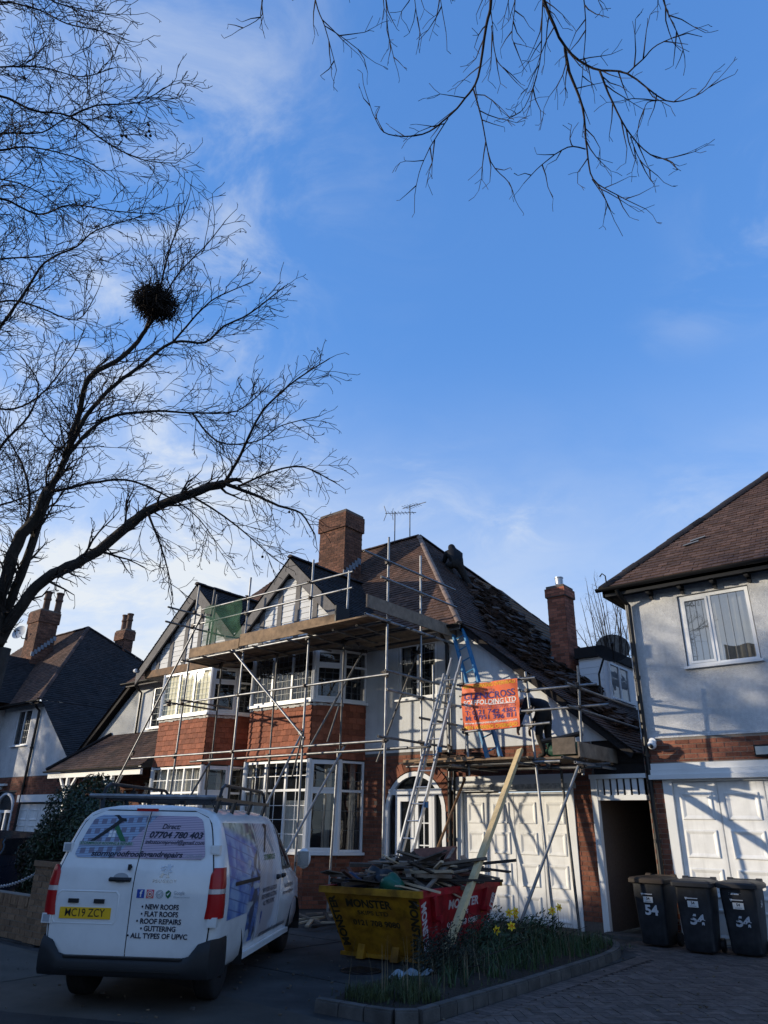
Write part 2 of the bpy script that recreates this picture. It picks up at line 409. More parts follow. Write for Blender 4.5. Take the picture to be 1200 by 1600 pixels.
# ------------------------------------------------------------------ planting bed
bedpts = [(-5.95, 6.45), (-5.03, 6.62), (-5.05, 8.6), (-5.1, 10.2), (-5.15, 11.4), (-5.3, 12.2), (-5.7, 12.85), (-6.1, 13.1), (-6.5, 13.1), (-6.45, 9.0), (-6.3, 7.2)]
bd = MB()
ctr = (-5.75, 9.6)
bd.add([(x, y, .07) for x, y in bedpts]+[(ctr[0], ctr[1], .16)], [(i, (i+1) % len(bedpts), len(bedpts)) for i in range(len(bedpts))])
bd.add([(x, y, .07) for x, y in bedpts]+[(x, y, -.1) for x, y in bedpts], [(i, len(bedpts)+i, len(bedpts)+(i+1) % len(bedpts), (i+1) % len(bedpts)) for i in range(len(bedpts))])
bed = structure('planting_bed', bd, m_soil)
# kerb stones round the bed
line = [V((-6.02, 6.36, 0)), V((-5.45, 6.42, 0)), V((-4.97, 6.53, 0)), V((-4.98, 7.6, 0)), V((-4.98, 8.6, 0)), V((-5.03, 10.0, 0)), V((-5.07, 11.1, 0)), V((-5.14, 11.7, 0)), V((-5.27, 12.2, 0)), V((-5.5, 12.65, 0)), V((-5.8, 12.98, 0)), V((-6.15, 13.2, 0))]
def resample(pts, step):
    out = [pts[0].copy()]; acc = 0
    for a, b in zip(pts, pts[1:]):
        l = (b-a).length; d = (b-a)/l; pos = 0
        while acc+(l-pos) >= step:
            pos += step-acc; acc = 0; out.append(a+d*pos)
        acc += l-pos
    return out
kp = resample(line, .30)
for a, b in zip(kp, kp[1:]):
    d = (b-a); L_ = d.length-.012; d.normalize(); nrm = V((d.y, -d.x, 0))
    k = MB(); c = (a+b)/2
    for (w, z0, z1) in ((.060, -.1, .098), (.046, .098, .116)):
        k.obox((c.x, c.y, (z0+z1)/2), d, nrm, (0,0,1), L_/2-(0 if z1 < .12 else .012), w, (z1-z0)/2)
    k.build('kerb_block', m_kerb, bed)
# ------------------------------------------------------------------ building helpers
YW = 14.34
def wall_rect(mb, x0, x1, z0, z1, holes=(), y=YW, depth=.14):
    """front wall plane at y facing -Y with rectangular holes and their reveals"""
    xs = sorted({x0, x1, *[h[0] for h in holes], *[h[1] for h in holes]}); zs = sorted({z0, z1, *[h[2] for h in holes], *[h[3] for h in holes]})
    for a, b in zip(xs, xs[1:]):
        for c, d in zip(zs, zs[1:]):
            mx, mz = (a+b)/2, (c+d)/2
            if not (x0 < mx < x1 and z0 < mz < z1): continue
            if any(h[0] < mx < h[1] and h[2] < mz < h[3] for h in holes): continue
            mb.poly((a, y, c), (b, y, c), (b, y, d), (a, y, d))
    for (a, b, c, d) in holes:
        e = y+depth
        mb.poly((a, y, c), (a, y, d), (a, e, d), (a, e, c)); mb.poly((b, y, d), (b, y, c), (b, e, c), (b, e, d))
        mb.poly((a, y, d), (b, y, d), (b, e, d), (a, e, d)); mb.poly((b, y, c), (a, y, c), (a, e, c), (b, e, c))
def room(mb, a, b, c, d, y=YW+.14, depth=2.2):
    e = y+depth
    mb.poly((a, e, c), (b, e, c), (b, e, d), (a, e, d))
    mb.poly((a, y, c), (a, e, c), (a, e, d), (a, y, d)); mb.poly((b, e, c), (b, y, c), (b, y, d), (b, e, d))
    mb.poly((a, y, d), (a, e, d), (b, e, d), (b, y, d)); mb.poly((a, e, c), (a, y, c), (b, y, c), (b, e, c))

m_roof_i = mat('brown clay roof tile single', (.092,.052,.040), .85, var=.20, vs=3.0, rnd=.3, bump=.4, bs=50, col2=(.10,.062,.05))
m_roof_oi = mat('sunlit roof tile single', (.125,.065,.042), .85, var=.2, vs=2.5, rnd=.3, bump=.4, bs=50, col2=(.10,.06,.045))  # same painted sunlight for the single tiles
def tile_plane(mb, O, U, Vv, poly, gauge=.125, tw=.19, th=.020, base=None, jit=.005, singles=None, limit=0):
    """overlapping plain tiles on the plane O + u*U + v*Vv, inside a convex polygon of (u, v)"""
    O = V(O); U = V(U).normalized(); Vv = V(Vv).normalized(); Nn = U.cross(Vv).normalized()
    if Nn.z < 0: Nn = -Nn
    def span(v):
        xs = []
        for (a, b) in zip(poly, poly[1:]+poly[:1]):
            if (a[1]-v)*(b[1]-v) <= 0 and abs(a[1]-b[1]) > 1e-9:
                xs.append(a[0]+(b[0]-a[0])*(v-a[1])/(b[1]-a[1]))
        return (min(xs), max(xs)) if len(xs) >= 2 else None
    if base is not None: base.poly(*[O+U*p[0]+Vv*p[1]-Nn*.012 for p in poly])
    v0 = min(p[1] for p in poly); v1 = max(p[1] for p in poly); k = 0; v = v0
    while v < v1-.01:
        vt = min(v+gauge, v1-1e-4)
        sl, sh = span(min(v+1e-4, v1-1e-4)), span(vt)
        if sl and sh:
            lo, hi = min(sl[0], sh[0]), max(sl[1], sh[1])
            u = math.floor(lo/tw)*tw - (tw/2 if k % 2 else 0)
            while u < hi:
                a, b = u+.003, u+tw-.003
                al, bl = max(a, sl[0]), min(b, sl[1]); ah, bh = max(a, sh[0]), min(b, sh[1])
                if bl > al or bh > ah:
                    if bl < al: al = bl = min(max(al, sl[0]), sl[1])
                    if bh < ah: ah = bh = min(max(ah, sh[0]), sh[1])
                    t = th+RN.uniform(-jit, jit); dv = RN.uniform(-.006, .006)
                    if singles is not None and abs(al-a) < 1e-6 and abs(bl-b) < 1e-6 and abs(ah-a) < 1e-6 and abs(bh-b) < 1e-6 and vt-v > gauge-1e-4:
                        q_ = O+U*(a+b)/2+Vv*(v+dv)
                        if inframe(*q_): singles.append(((q_-V((0,0,CAM_H))).length, q_, t, (U, Vv, Nn), tw, gauge)); u += tw; continue
                    mb.tint = min(1, max(0, RN.gauss(.5, .22)))
                    p1 = O+U*al+Vv*(v+dv); p2 = O+U*bl+Vv*(v+dv); p3 = O+U*bh+Vv*vt; p4 = O+U*ah+Vv*vt
                    mb.add([p1+Nn*t, p2+Nn*t, p3+Nn*.004, p4+Nn*.004, p1-Nn*.006, p2-Nn*.006], [(0,1,2,3), (4,5,1,0)])
                u += tw
        v += gauge; k += 1

def plane_tiles(parent, name, m, P, tiles_kw={}, gauge=.125, single=None):
    """P: 3D convex polygon, first edge along the eave"""
    P = [V(p) for p in P]; U = (P[1]-P[0]).normalized(); Nn = U.cross(P[2]-P[0]).normalized()
    if Nn.z < 0: Nn = -Nn
    Vv = Nn.cross(U).normalized()
    if Vv.z < 0: Vv = -Vv
    poly = [((p-P[0]).dot(U), (p-P[0]).dot(Vv)) for p in P]
    mb = MB(); base = MB()
    sing = [] if single else None
    tile_plane(mb, P[0], U, Vv, poly, gauge=gauge, base=base, singles=sing, **tiles_kw)
    if sing:       # the nearest tiles are pieces of their own, the rest one joined part
        sing.sort(key=lambda q: q[0]); (U_, V_, N_), tw, gg = sing[0][3], sing[0][4], sing[0][5]; w = tw-.006
        tm = MB(); tm.add([(-w/2, 0, 0), (w/2, 0, 0), (w/2, gg, -.016), (-w/2, gg, -.016), (-w/2, 0, -.022), (w/2, 0, -.022)], [(0,1,2,3), (4,5,1,0), (4,0,3), (1,5,2)]); me = tm.mesh('roof_tile', single)
        R_ = Matrix((U_, V_, N_)).transposed().to_4x4()
        for i, (dd, q, t, fr_, _, _) in enumerate(sing):
            if i < 290:
                o = bpy.data.objects.new('roof_tile', me); COL.objects.link(o); o.parent = parent
                mt = R_.copy(); mt.translation = q-org(parent)+N_*t; o.matrix_local = mt
            else:
                mb.tint = min(1, max(0, RN.gauss(.5, .22))); a_ = q-U_*w/2; b_ = q+U_*w/2
                mb.add([a_+N_*t, b_+N_*t, b_+V_*gg+N_*.004, a_+V_*gg+N_*.004, a_-N_*.006, b_-N_*.006], [(0,1,2,3), (4,5,1,0)])
    r = base.build('roof_slope', m_under, parent)
    mb.build(name, m, r if False else parent, kind='stuff', tint=True)

def bricks(parent, regions, y=YW, keep=None, objs=None, L_=.245, H_=.085, depth=.05, proud=.007, m_i=None, m_b=None, face='y', cap=290, sort=None):
    """real bricks in stretcher bond, proud of a mortar wall; largest seen become parts, the rest one joined part"""
    out = []
    for (x0, x1, z0, z1) in regions:
        k = int(round(z0/H_)); z = k*H_
        while z < z1-.02:
            u = math.floor(x0/L_)*L_-(L_/2 if k % 2 else 0)
            while u < x1:
                a, b = max(u+.006, x0), min(u+L_-.006, x1); c, d = max(z+.006, z0), min(z+H_-.006, z1)
                if b-a > .03 and d-c > .02 and (keep is None or keep((a+b)/2, (c+d)/2)): out.append((a, b, c, d))
                u += L_
            z += H_; k += 1
    return out
_brick_cache = {}
def lay_bricks(parent, lst, y, limit, m_i, m_b, face='y', x=0, proud=.007, name='brick'):
    bulk = MB(); nb = 0
    for i, (a, b, c, d) in enumerate(lst):
        w, h = round(b-a, 3), round(d-c, 3); pr = proud+RN.uniform(-.003, .004)
        if i < limit:
            key = (w, h, face, m_i.name)
            if key not in _brick_cache:
                q = MB()
                if face == 'y': q.box(-w/2, w/2, 0, .04, -h/2, h/2)
                else: q.box(-.04, 0, -w/2, w/2, -h/2, h/2)
                _brick_cache[key] = q.mesh('brick', m_i)
            loc = ((a+b)/2, y-pr, (c+d)/2) if face == 'y' else (x+pr, (a+b)/2, (c+d)/2)
            inst(name, _brick_cache[key], parent, loc)
        else:
            bulk.tint = RN.random(); nb += 1
            if face == 'y': bulk.box(a, b, y-pr, y+.03, c, d)
            else: bulk.box(x-.03, x+pr, a, b, c, d)
    if nb: bulk.build('brickwork', m_b, parent, kind='stuff', tint=True)

def window(parent, O, U, W_, H_, lights, transom=None, Nn=None, bars=None, gl=None, fw=.055, openers=(), m_f=None, sill=True, barw=.010, tbars=None, curtain=None):
    """uPVC window: outer frame, mullions, transom, panes, bars. O lower left, U along."""
    O = V(O); U = V(U).normalized(); Z = V((0,0,1)); Nn = V(Nn) if Nn else U.cross(Z)
    gl = gl or m_glass; m_f = m_f or m_upvc
    fr = MB()
    def bar(u0, u1, z0, z1, d0=-.035, d1=.03):
        c = O+U*(u0+u1)/2+Z*(z0+z1)/2+Nn*(d0+d1)/2
        fr.obox(c, U, Nn, Z, (u1-u0)/2, abs(d1-d0)/2, (z1-z0)/2)
    bar(0, W_, 0, fw); bar(0, W_, H_-fw, H_); bar(0, fw, fw, H_-fw); bar(W_-fw, W_, fw, H_-fw)
    tot = sum(lights); us = [fw]; 
    inner = W_-2*fw-(len(lights)-1)*fw
    cells = []; u = fw
    for i, l in enumerate(lights):
        w = inner*l/tot; cells.append((u, u+w)); u += w
        if i < len(lights)-1: bar(u, u+fw, fw, H_-fw); u += fw
    zt = None
    rows = [(fw, H_-fw)]
    if transom:
        zt = H_*transom
        for (a, b) in cells: bar(a, b, zt-fw/2, zt+fw/2)
        rows = [(fw, zt-fw/2), (zt+fw/2, H_-fw)]
    for (ci, ri) in openers:          # opening sash: an inner frame standing proud
        if ci >= len(cells) or ri >= len(rows): continue
        a, b = cells[ci]; c, d = rows[ri]; s = .042
        for q in ((a, b, c, c+s), (a, b, d-s, d), (a, a+s, c+s, d-s), (b-s, b, c+s, d-s)): bar(*q, d0=-.02, d1=.045)
    w_o = fr.build('window', m_f, parent)
    lb = MB()
    for (a, b) in cells:
        for ri, (c, d) in enumerate(rows):
            p = MB(); p.poly(O+U*a+Z*c, O+U*b+Z*c, O+U*b+Z*d, O+U*a+Z*d); p.build('pane', gl, w_o)
            bb = (tbars if (ri == 1 and tbars) else bars)
            if bb:
                nu, nv = bb
                for k in range(1, nu): lb.obox(O+U*(a+(b-a)*k/nu)+Z*(c+d)/2+Nn*.006, U, Nn, Z, barw/2, .005, (d-c)/2)
                for k in range(1, nv): lb.obox(O+U*(a+b)/2+Z*(c+(d-c)*k/nv)+Nn*.006, U, Nn, Z, (b-a)/2, .0045, barw/2)
    if lb.v: lb.build('glazing_bars', m_f if barw > .012 else m_lead_c, w_o)
    if sill:
        s = MB(); s.obox(O+U*W_/2-Z*.022+Nn*.05, U, Nn, Z, W_/2+.06, .085, .022); s.build('sill', m_f, w_o)
    if curtain:
        cu = MB(); off = -.16
        for (s0, s1, c0, c1) in curtain:
            n = max(6, int((s1-s0)*W_/.035)); vs = []
            for k in range(n+1):
                uu = (s0+(s1-s0)*k/n)*W_; dd = off+.022*math.sin(k*1.9)+RN.uniform(-.006, .006)
                vs.append((O+U*uu+Nn*dd, ))
            for k in range(n):
                a, b = vs[k][0], vs[k+1][0]
                cu.poly(a+Z*c0*H_, b+Z*c0*H_, b+Z*c1*H_, a+Z*c1*H_)
        cu.build('curtain', m_curtain, w_o, smooth=True)
    return w_o
m_glass_c = glass('clear window glass', ior=1.5, trans=.94, wob=.01)
m_blind = mat('cream roller blind', (.88,.83,.58), .9, var=.04, vs=3)
m_lead_c = mat('lead came', (.16,.17,.18), .5, .5, var=.1)

def gutter(parent, p, q, r=.06):
    g = MB(); p = V(p); q = V(q); d = (q-p).normalized(); nn = d.cross(V((0,0,1)))
    pts = [(math.cos(a)*r, math.sin(a)*r) for a in [math.pi+math.pi*k/8 for k in range(9)]]+[(r*.86, 0)]+[(math.cos(a)*r*.86, math.sin(a)*r*.86) for a in [2*math.pi-math.pi*k/8 for k in range(9)]]
    g.prism([p+nn*a+V((0,0,b)) for a, b in pts], q-p)
    return g.build('gutter', m_iron, parent)
def downpipe(parent, pts, r=.042):
    g = MB(); g.path(pts, r, 10)
    for p, q in zip(pts, pts[1:]):
        p = V(p); q = V(q)
        n_ = int((q-p).length/1.6)
        for k in range(1, n_+1):
            c = p+(q-p)*k/(n_+1); d = (q-p).normalized(); g.tube(c-d*.03, c+d*.03, r*1.35, 10)
    return g.build('downpipe', m_iron, parent)

def chimney(parent, x0, x1, y0, y1, z0, z1, pots, crown=.22, name='chimney', corb=.05, bm=None):
    """brick stack with a corbelled head; visible faces are real courses"""
    c = MB(); c.box(x0, x1, y0, y1, z0, z1-crown)
    c.box(x0-corb, x1+corb, y0-corb, y1+corb, z1-crown, z1-.05); c.box(x0-corb+.03, x1+corb-.03, y0-corb+.03, y1+corb-.03, z1-.05, z1+.03)
    o = c.build(name, m_mortar_d, parent)
    b = MB()
    for face in ('y', 'x'):
        for (lo, hi, off) in ((z0, z1-crown, 0), (z1-crown, z1-.05, corb)):
            if face == 'y': lst = bricks(None, [(x0-off, x1+off, lo, hi)])
            else: lst = bricks(None, [(y0-off, y1+off, lo, hi)])
            for (a, bb, cc, dd) in lst:
                b.tint = RN.random(); pr = .007+RN.uniform(-.003, .004)
                if face == 'y': b.box(a, bb, y0-off-pr, y0-off+.02, cc, dd)
                else: b.box(x1+off-.02, x1+off+pr, a, bb, cc, dd)
    b.build('chimney_brickwork', bm or m_brick_c, o, kind='stuff', tint=True)
    for (px, py, ph, pr) in pots:
        p = MB(); p.lathe((px, py, z1+.02), [(pr*1.15, 0), (pr*1.1, .06), (pr*.92, .1), (pr*.88, ph*.55), (pr*1.08, ph*.58), (pr*1.08, ph*.66), (pr*.9, ph*.7), (pr*.92, ph*.9), (pr*1.1, ph*.93), (pr*1.1, ph), (pr*.8, ph), (pr*.8, ph*.8)], 14)
        p.build('chimney_pot', m_pot, o, smooth=40)
    return o
m_brick_c = mat('sooty chimney brick', (.17,.075,.045), .88, var=.25, vs=20, tint=.4, bump=.5, bs=90, col2=(.12,.055,.038), dirt=.35, ds=1.2)
m_pot = mat('clay chimney pot', (.14,.075,.05), .8, var=.25, vs=6, rnd=.25, dirt=.4, ds=4)

def garage_door(parent, x0, x1, z1, y, cols=4, rows=4, m=None, cw=None):
    m = m or m_gdoor
    d = MB(); d.box(x0, x1, y+.02, y+.06, .02, z1); do = d.build('garage_door', m, parent)
    w = (x1-x0)/cols
    for i in range(cols):
        a, b = x0+i*w+.012, x0+(i+1)*w-.012
        p = MB(); p.box(a, b, y, y+.025, .03, z1-.01)
        leaf = p.build('door_leaf', m, do)
        hgt = (z1-.16)/rows
    for i in range(cols):
        a, b = x0+i*w+.012, x0+(i+1)*w-.012
        for j in range(rows):
            c = .09+j*(z1-.12)/rows; e = c+(z1-.12)/rows-.16
            q = MB(); u0, u1 = a+.10, b-.10
            # recessed moulding ring + raised field
            o1 = [(u0, y-.001, c), (u1, y-.001, c), (u1, y-.001, e), (u0, y-.001, e)]
            def inset(t, yy): return [(u0+t, yy, c+t), (u1-t, yy, c+t), (u1-t, yy, e-t), (u0+t, yy, e-t)]
            rings = [inset(0, y-.002), inset(.012, y-.022), inset(.03, y-.022), inset(.075, y-.004), inset(.085, y-.004)]
            vs = [p for r_ in rings for p in r_]
            fsx = [(k*4+n_, k*4+(n_+1) % 4, (k+1)*4+(n_+1) % 4, (k+1)*4+n_) for k in range(4) for n_ in range(4)]+[(16,17,18,19)]
            q.add(vs, fsx); q.build('raised_panel', m, do)
    return do

# ------------------------------------------------------------------ the pair of semis under scaffold
XC = -16.2
house = thing('semi_detached_house', 'pair of brick and white rendered gabled houses wrapped in scaffolding, half its roof stripped', 'house', (XC, YW, 0))
EZ = 6.2
E_ = V((-9.2, 14.0, EZ)); PK = V((-12.97, 17.5, 10.43)); PKL = V((2*XC-PK.x, 17.5, 10.43)); EL = V((2*XC-E_.x, 14.0, EZ)); BR = V((-9.2, 25, EZ))

# --- front walls
bayR0, bayR1 = -16.05, -12.35           # opening behind right bay
bayL0, bayL1 = -20.2, -16.5
wl = MB(); h_up = [(bayR0+.2, bayR1-.2, 4.63, 5.9), (bayL0+.2, bayL1-.2, 4.63, 5.9), (-11.3, -10.1, 4.6, 6.0), (-21.98, -20.95, 4.6, 6.0)]
wall_rect(wl, -22.85, -9.4, 3.38, EZ, h_up)
wl.poly((-9.4, YW, 3.38), (-5.75, YW, 3.38), (-9.4, YW, EZ))         # half gable over the garage
wl.poly((-9.4, YW, 3.38), (-9.4, 24, 3.38), (-9.4, 24, EZ), (-9.4, YW, EZ))
wo = wl.build('rendered_wall', m_render_s, house)
wl = MB(); wl.poly((-22.85, YW, 3.38), (-22.85, YW, EZ), (-26.4, YW, 3.38))
wl.build('pebbledash_wall', m_pebble, house)
lo = MB()
ARX, ARW, ARS = -10.77, .87, 2.06                                    # porch arch centre, half width, spring height
h_lo = [(bayR0+.2, bayR1-.2, 1.1, 3.2), (bayL0+.2, bayL1-.2, 1.1, 3.2), (ARX-ARW, ARX+ARW, 0.0, ARS+ARW+.02), (-9.5, -6.92, 0, 2.46), (-21.75, -20.75, 0, 2.95)]
wall_rect(lo, -26.0, -6.34, 0, 3.38, h_lo)
# arch spandrels
seg = 14
for s_ in (-1, 1):
    for k in range(seg):
        a0, a1 = math.pi/2*k/seg, math.pi/2*(k+1)/seg
        p0 = (ARX+s_*ARW*math.cos(a0), YW, ARS+ARW*math.sin(a0)); p1 = (ARX+s_*ARW*math.cos(a1), YW, ARS+ARW*math.sin(a1))
        lo.poly(p0, p1, (p1[0], YW, ARS+ARW+.02), (p0[0], YW, ARS+ARW+.02))
lo.poly((-6.34, YW, 0), (-6.34, 22, 0), (-6.34, 22, 3.2), (-6.34, YW, 3.2))
lo.build('brick_wall', m_mortar_d, house)
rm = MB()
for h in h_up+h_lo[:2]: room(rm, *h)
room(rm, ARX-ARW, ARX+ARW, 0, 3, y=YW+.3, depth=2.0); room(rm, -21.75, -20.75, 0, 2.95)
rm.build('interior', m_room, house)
# bricks that can be told apart: porch wall, arch surround, garage pier
def keep_porch(x, z):
    if (-16.1 < x < -12.3) or (-20.3 < x < -16.4): return False
    dx_, dz_ = x-ARX, z-ARS
    if abs(dx_) < ARW+.0 and z < ARS: return False
    if z >= ARS and math.hypot(dx_, dz_) < ARW+.27: return False
    if z < ARS and abs(dx_) < ARW+.02: return False
    return True
lst = bricks(None, [(-12.33, -9.62, .9, 3.34)], keep=keep_porch)+bricks(None, [(-6.88, -6.36, .15, 2.9)])
lst.sort(key=lambda q: (0 if q[0] > -7 else 1, -q[2]))
rest = bricks(None, [(-12.33, -9.62, 0, .9)], keep=keep_porch)+bricks(None, [(-9.62, -6.36, 2.75, 3.36), (-6.88, -6.36, 2.9, 3.0)])+bricks(None, [(-25.9, -20.3, .2, 3.34)], keep=lambda x, z: not (-21.8 < x < -20.7 and z < 2.97))
lay_bricks(house, lst[:270]+lst[270:]+rest, YW, 270, m_brick_i, m_brick)
# low brick under the bays is built with them. Arch ring of voussoirs
na = 23
for k in range(na):
    a = math.pi*(k+.5)/na; c = V((ARX+math.cos(a)*(ARW+.14), YW-.012, ARS+math.sin(a)*(ARW+.14)))
    q = MB(); q.obox((0,0,0), (math.cos(a),0,math.sin(a)), (-math.sin(a),0,math.cos(a)), (0,1,0), .118, math.pi*(ARW+.14)/na/2-.007, .02)
    inst('arch_brick', q.mesh('arch_brick', m_brick_i), house, c)
# porch door set: arched white frame, fanlight, double doors
pf = MB(); yy = YW+.02
def arc(r, n_=20): return [(ARX+r*math.cos(math.pi*k/n_), ARS+r*math.sin(math.pi*k/n_)) for k in range(n_+1)]
ro, ri = arc(ARW), arc(ARW-.10)
for k in range(20):
    pf.add([(ro[k][0], yy-.05, ro[k][1]), (ro[k+1][0], yy-.05, ro[k+1][1]), (ri[k+1][0], yy-.05, ri[k+1][1]), (ri[k][0], yy-.05, ri[k][1]),
            (ri[k][0], yy+.06, ri[k][1]), (ri[k+1][0], yy+.06, ri[k+1][1])], [(0,1,2,3), (3,2,5,4)])
for s_ in (-1, 1): pf.box(ARX+s_*ARW-(.10 if s_ > 0 else 0), ARX+s_*ARW+(0 if s_ > 0 else .10), yy-.05, yy+.06, 0, ARS)
pf.box(ARX-ARW+.1, ARX+ARW-.1, yy-.055, yy+.06, 2.42, 2.55)
for x in (ARX-.56, ARX+.50): pf.box(x, x+.06, yy-.045, yy+.06, .0, 2.42)
porch = pf.build('porch_door', m_upvc, house)
for (a, b) in ((ARX-.50, ARX-.02), (ARX+.02, ARX+.50)):
    q = MB()
    for (x0, x1, z0, z1) in ((a, a+.09, .05, 2.4), (b-.09, b, .05, 2.4), (a+.09, b-.09, .05, .45), (a+.09, b-.09, 2.28, 2.4)): q.box(x0, x1, yy-.05, yy+.01, z0, z1)
    if a > ARX-.1:
        q.box((a+b)/2-.012, (a+b)/2+.012, yy-.03, yy, .45, 2.28)
        for z in (.9, 1.36, 1.82): q.box(a+.09, b-.09, yy-.031, yy-.001, z-.012, z+.012)
    q.build('door_leaf', m_upvc, porch)
    q = MB(); q.poly((a+.09, yy-.01, .45), (b-.09, yy-.01, .45), (b-.09, yy-.01, 2.28), (a+.09, yy-.01, 2.28)); q.build('pane', m_glass_d, porch)
q = MB(); pts = [(p[0], yy+.01, p[1]) for p in arc(ARW-.10) if p[1] > 2.5]; pts += []
q.poly(*pts); q.build('pane', m_glass_d, porch)
for s_ in (-1, 1):
    q = MB(); xa, xb = sorted((ARX+s_*.56, ARX+s_*(ARW-.1))); q.poly((xa, yy+.01, .05), (xb, yy+.01, .05), (xb, yy+.01, 2.42), (xa, yy+.01, 2.42)); q.build('pane', m_glass_d, porch)
q = MB(); q.box(ARX+.03, ARX+.06, yy-.09, yy-.05, 1.05, 1.25); q.tube((ARX+.045, yy-.1, 1.15), (ARX+.15, yy-.1, 1.15), .011, 8); q.build('handle', m_alu, porch)

# garage door, frame, lintel
fr = MB(); fr.box(-9.62, -9.48, YW-.03, YW+.14, 0, 2.471); fr.box(-6.93, -6.80, YW-.03, YW+.14, 0, 2.47); fr.box(-9.62, -6.80, YW-.025, YW+.14, 2.47, 2.50)
fr.build('door_frame', m_wpaint, house)
garage_door(house, -9.46, -6.95, 2.44, YW+.05)
q = MB(); q.box(-9.72, -6.74, YW-.07, YW+.05, 2.50, 2.60); q.build('lintel_trim', m_flake, house)
q = MB(); q.box(-9.70, -6.76, YW-.05, YW+.05, 2.602, 2.78); q.build('lintel_board', m_wpaint, house)

# passage between the houses: frame, slatted screen over, shade inside put in with dark panels
q = MB(); q.box(-6.40, -6.28, YW-.06, YW+.06, 0, 2.68); q.box(-6.28, -5.32, YW-.05, YW+.05, 2.27, 2.36); q.box(-6.42, -5.28, YW-.07, YW+.06, 2.66, 2.74)
pas = q.build('passage_frame', m_wpaint, house)
for k in range(7):
    x = -6.26+k*.137; q = MB(); q.box(x, x+.093, YW-.03, YW-.005, 2.362, 2.658); q.build('slat', m_wpaint, pas)
q = MB(); q.box(-6.30, -5.33, YW+2.6, YW+2.66, 0, 2.9); q.build('passage_shade_panel', m_roof_d, house)
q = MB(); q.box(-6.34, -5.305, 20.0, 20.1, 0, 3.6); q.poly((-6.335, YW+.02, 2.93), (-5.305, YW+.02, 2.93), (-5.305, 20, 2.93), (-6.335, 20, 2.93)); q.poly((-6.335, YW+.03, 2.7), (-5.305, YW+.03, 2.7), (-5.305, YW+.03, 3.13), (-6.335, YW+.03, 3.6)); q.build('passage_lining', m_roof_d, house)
q = MB(); q.poly((-6.335, YW, 2.95), (-6.335, 20, 2.95), (-5.3, 20, 2.95), (-5.3, YW, 2.95)); q.box(-6.3, -5.33, YW-.45, YW+.0, -.05, .05); q.build('step', m_kerb, house)

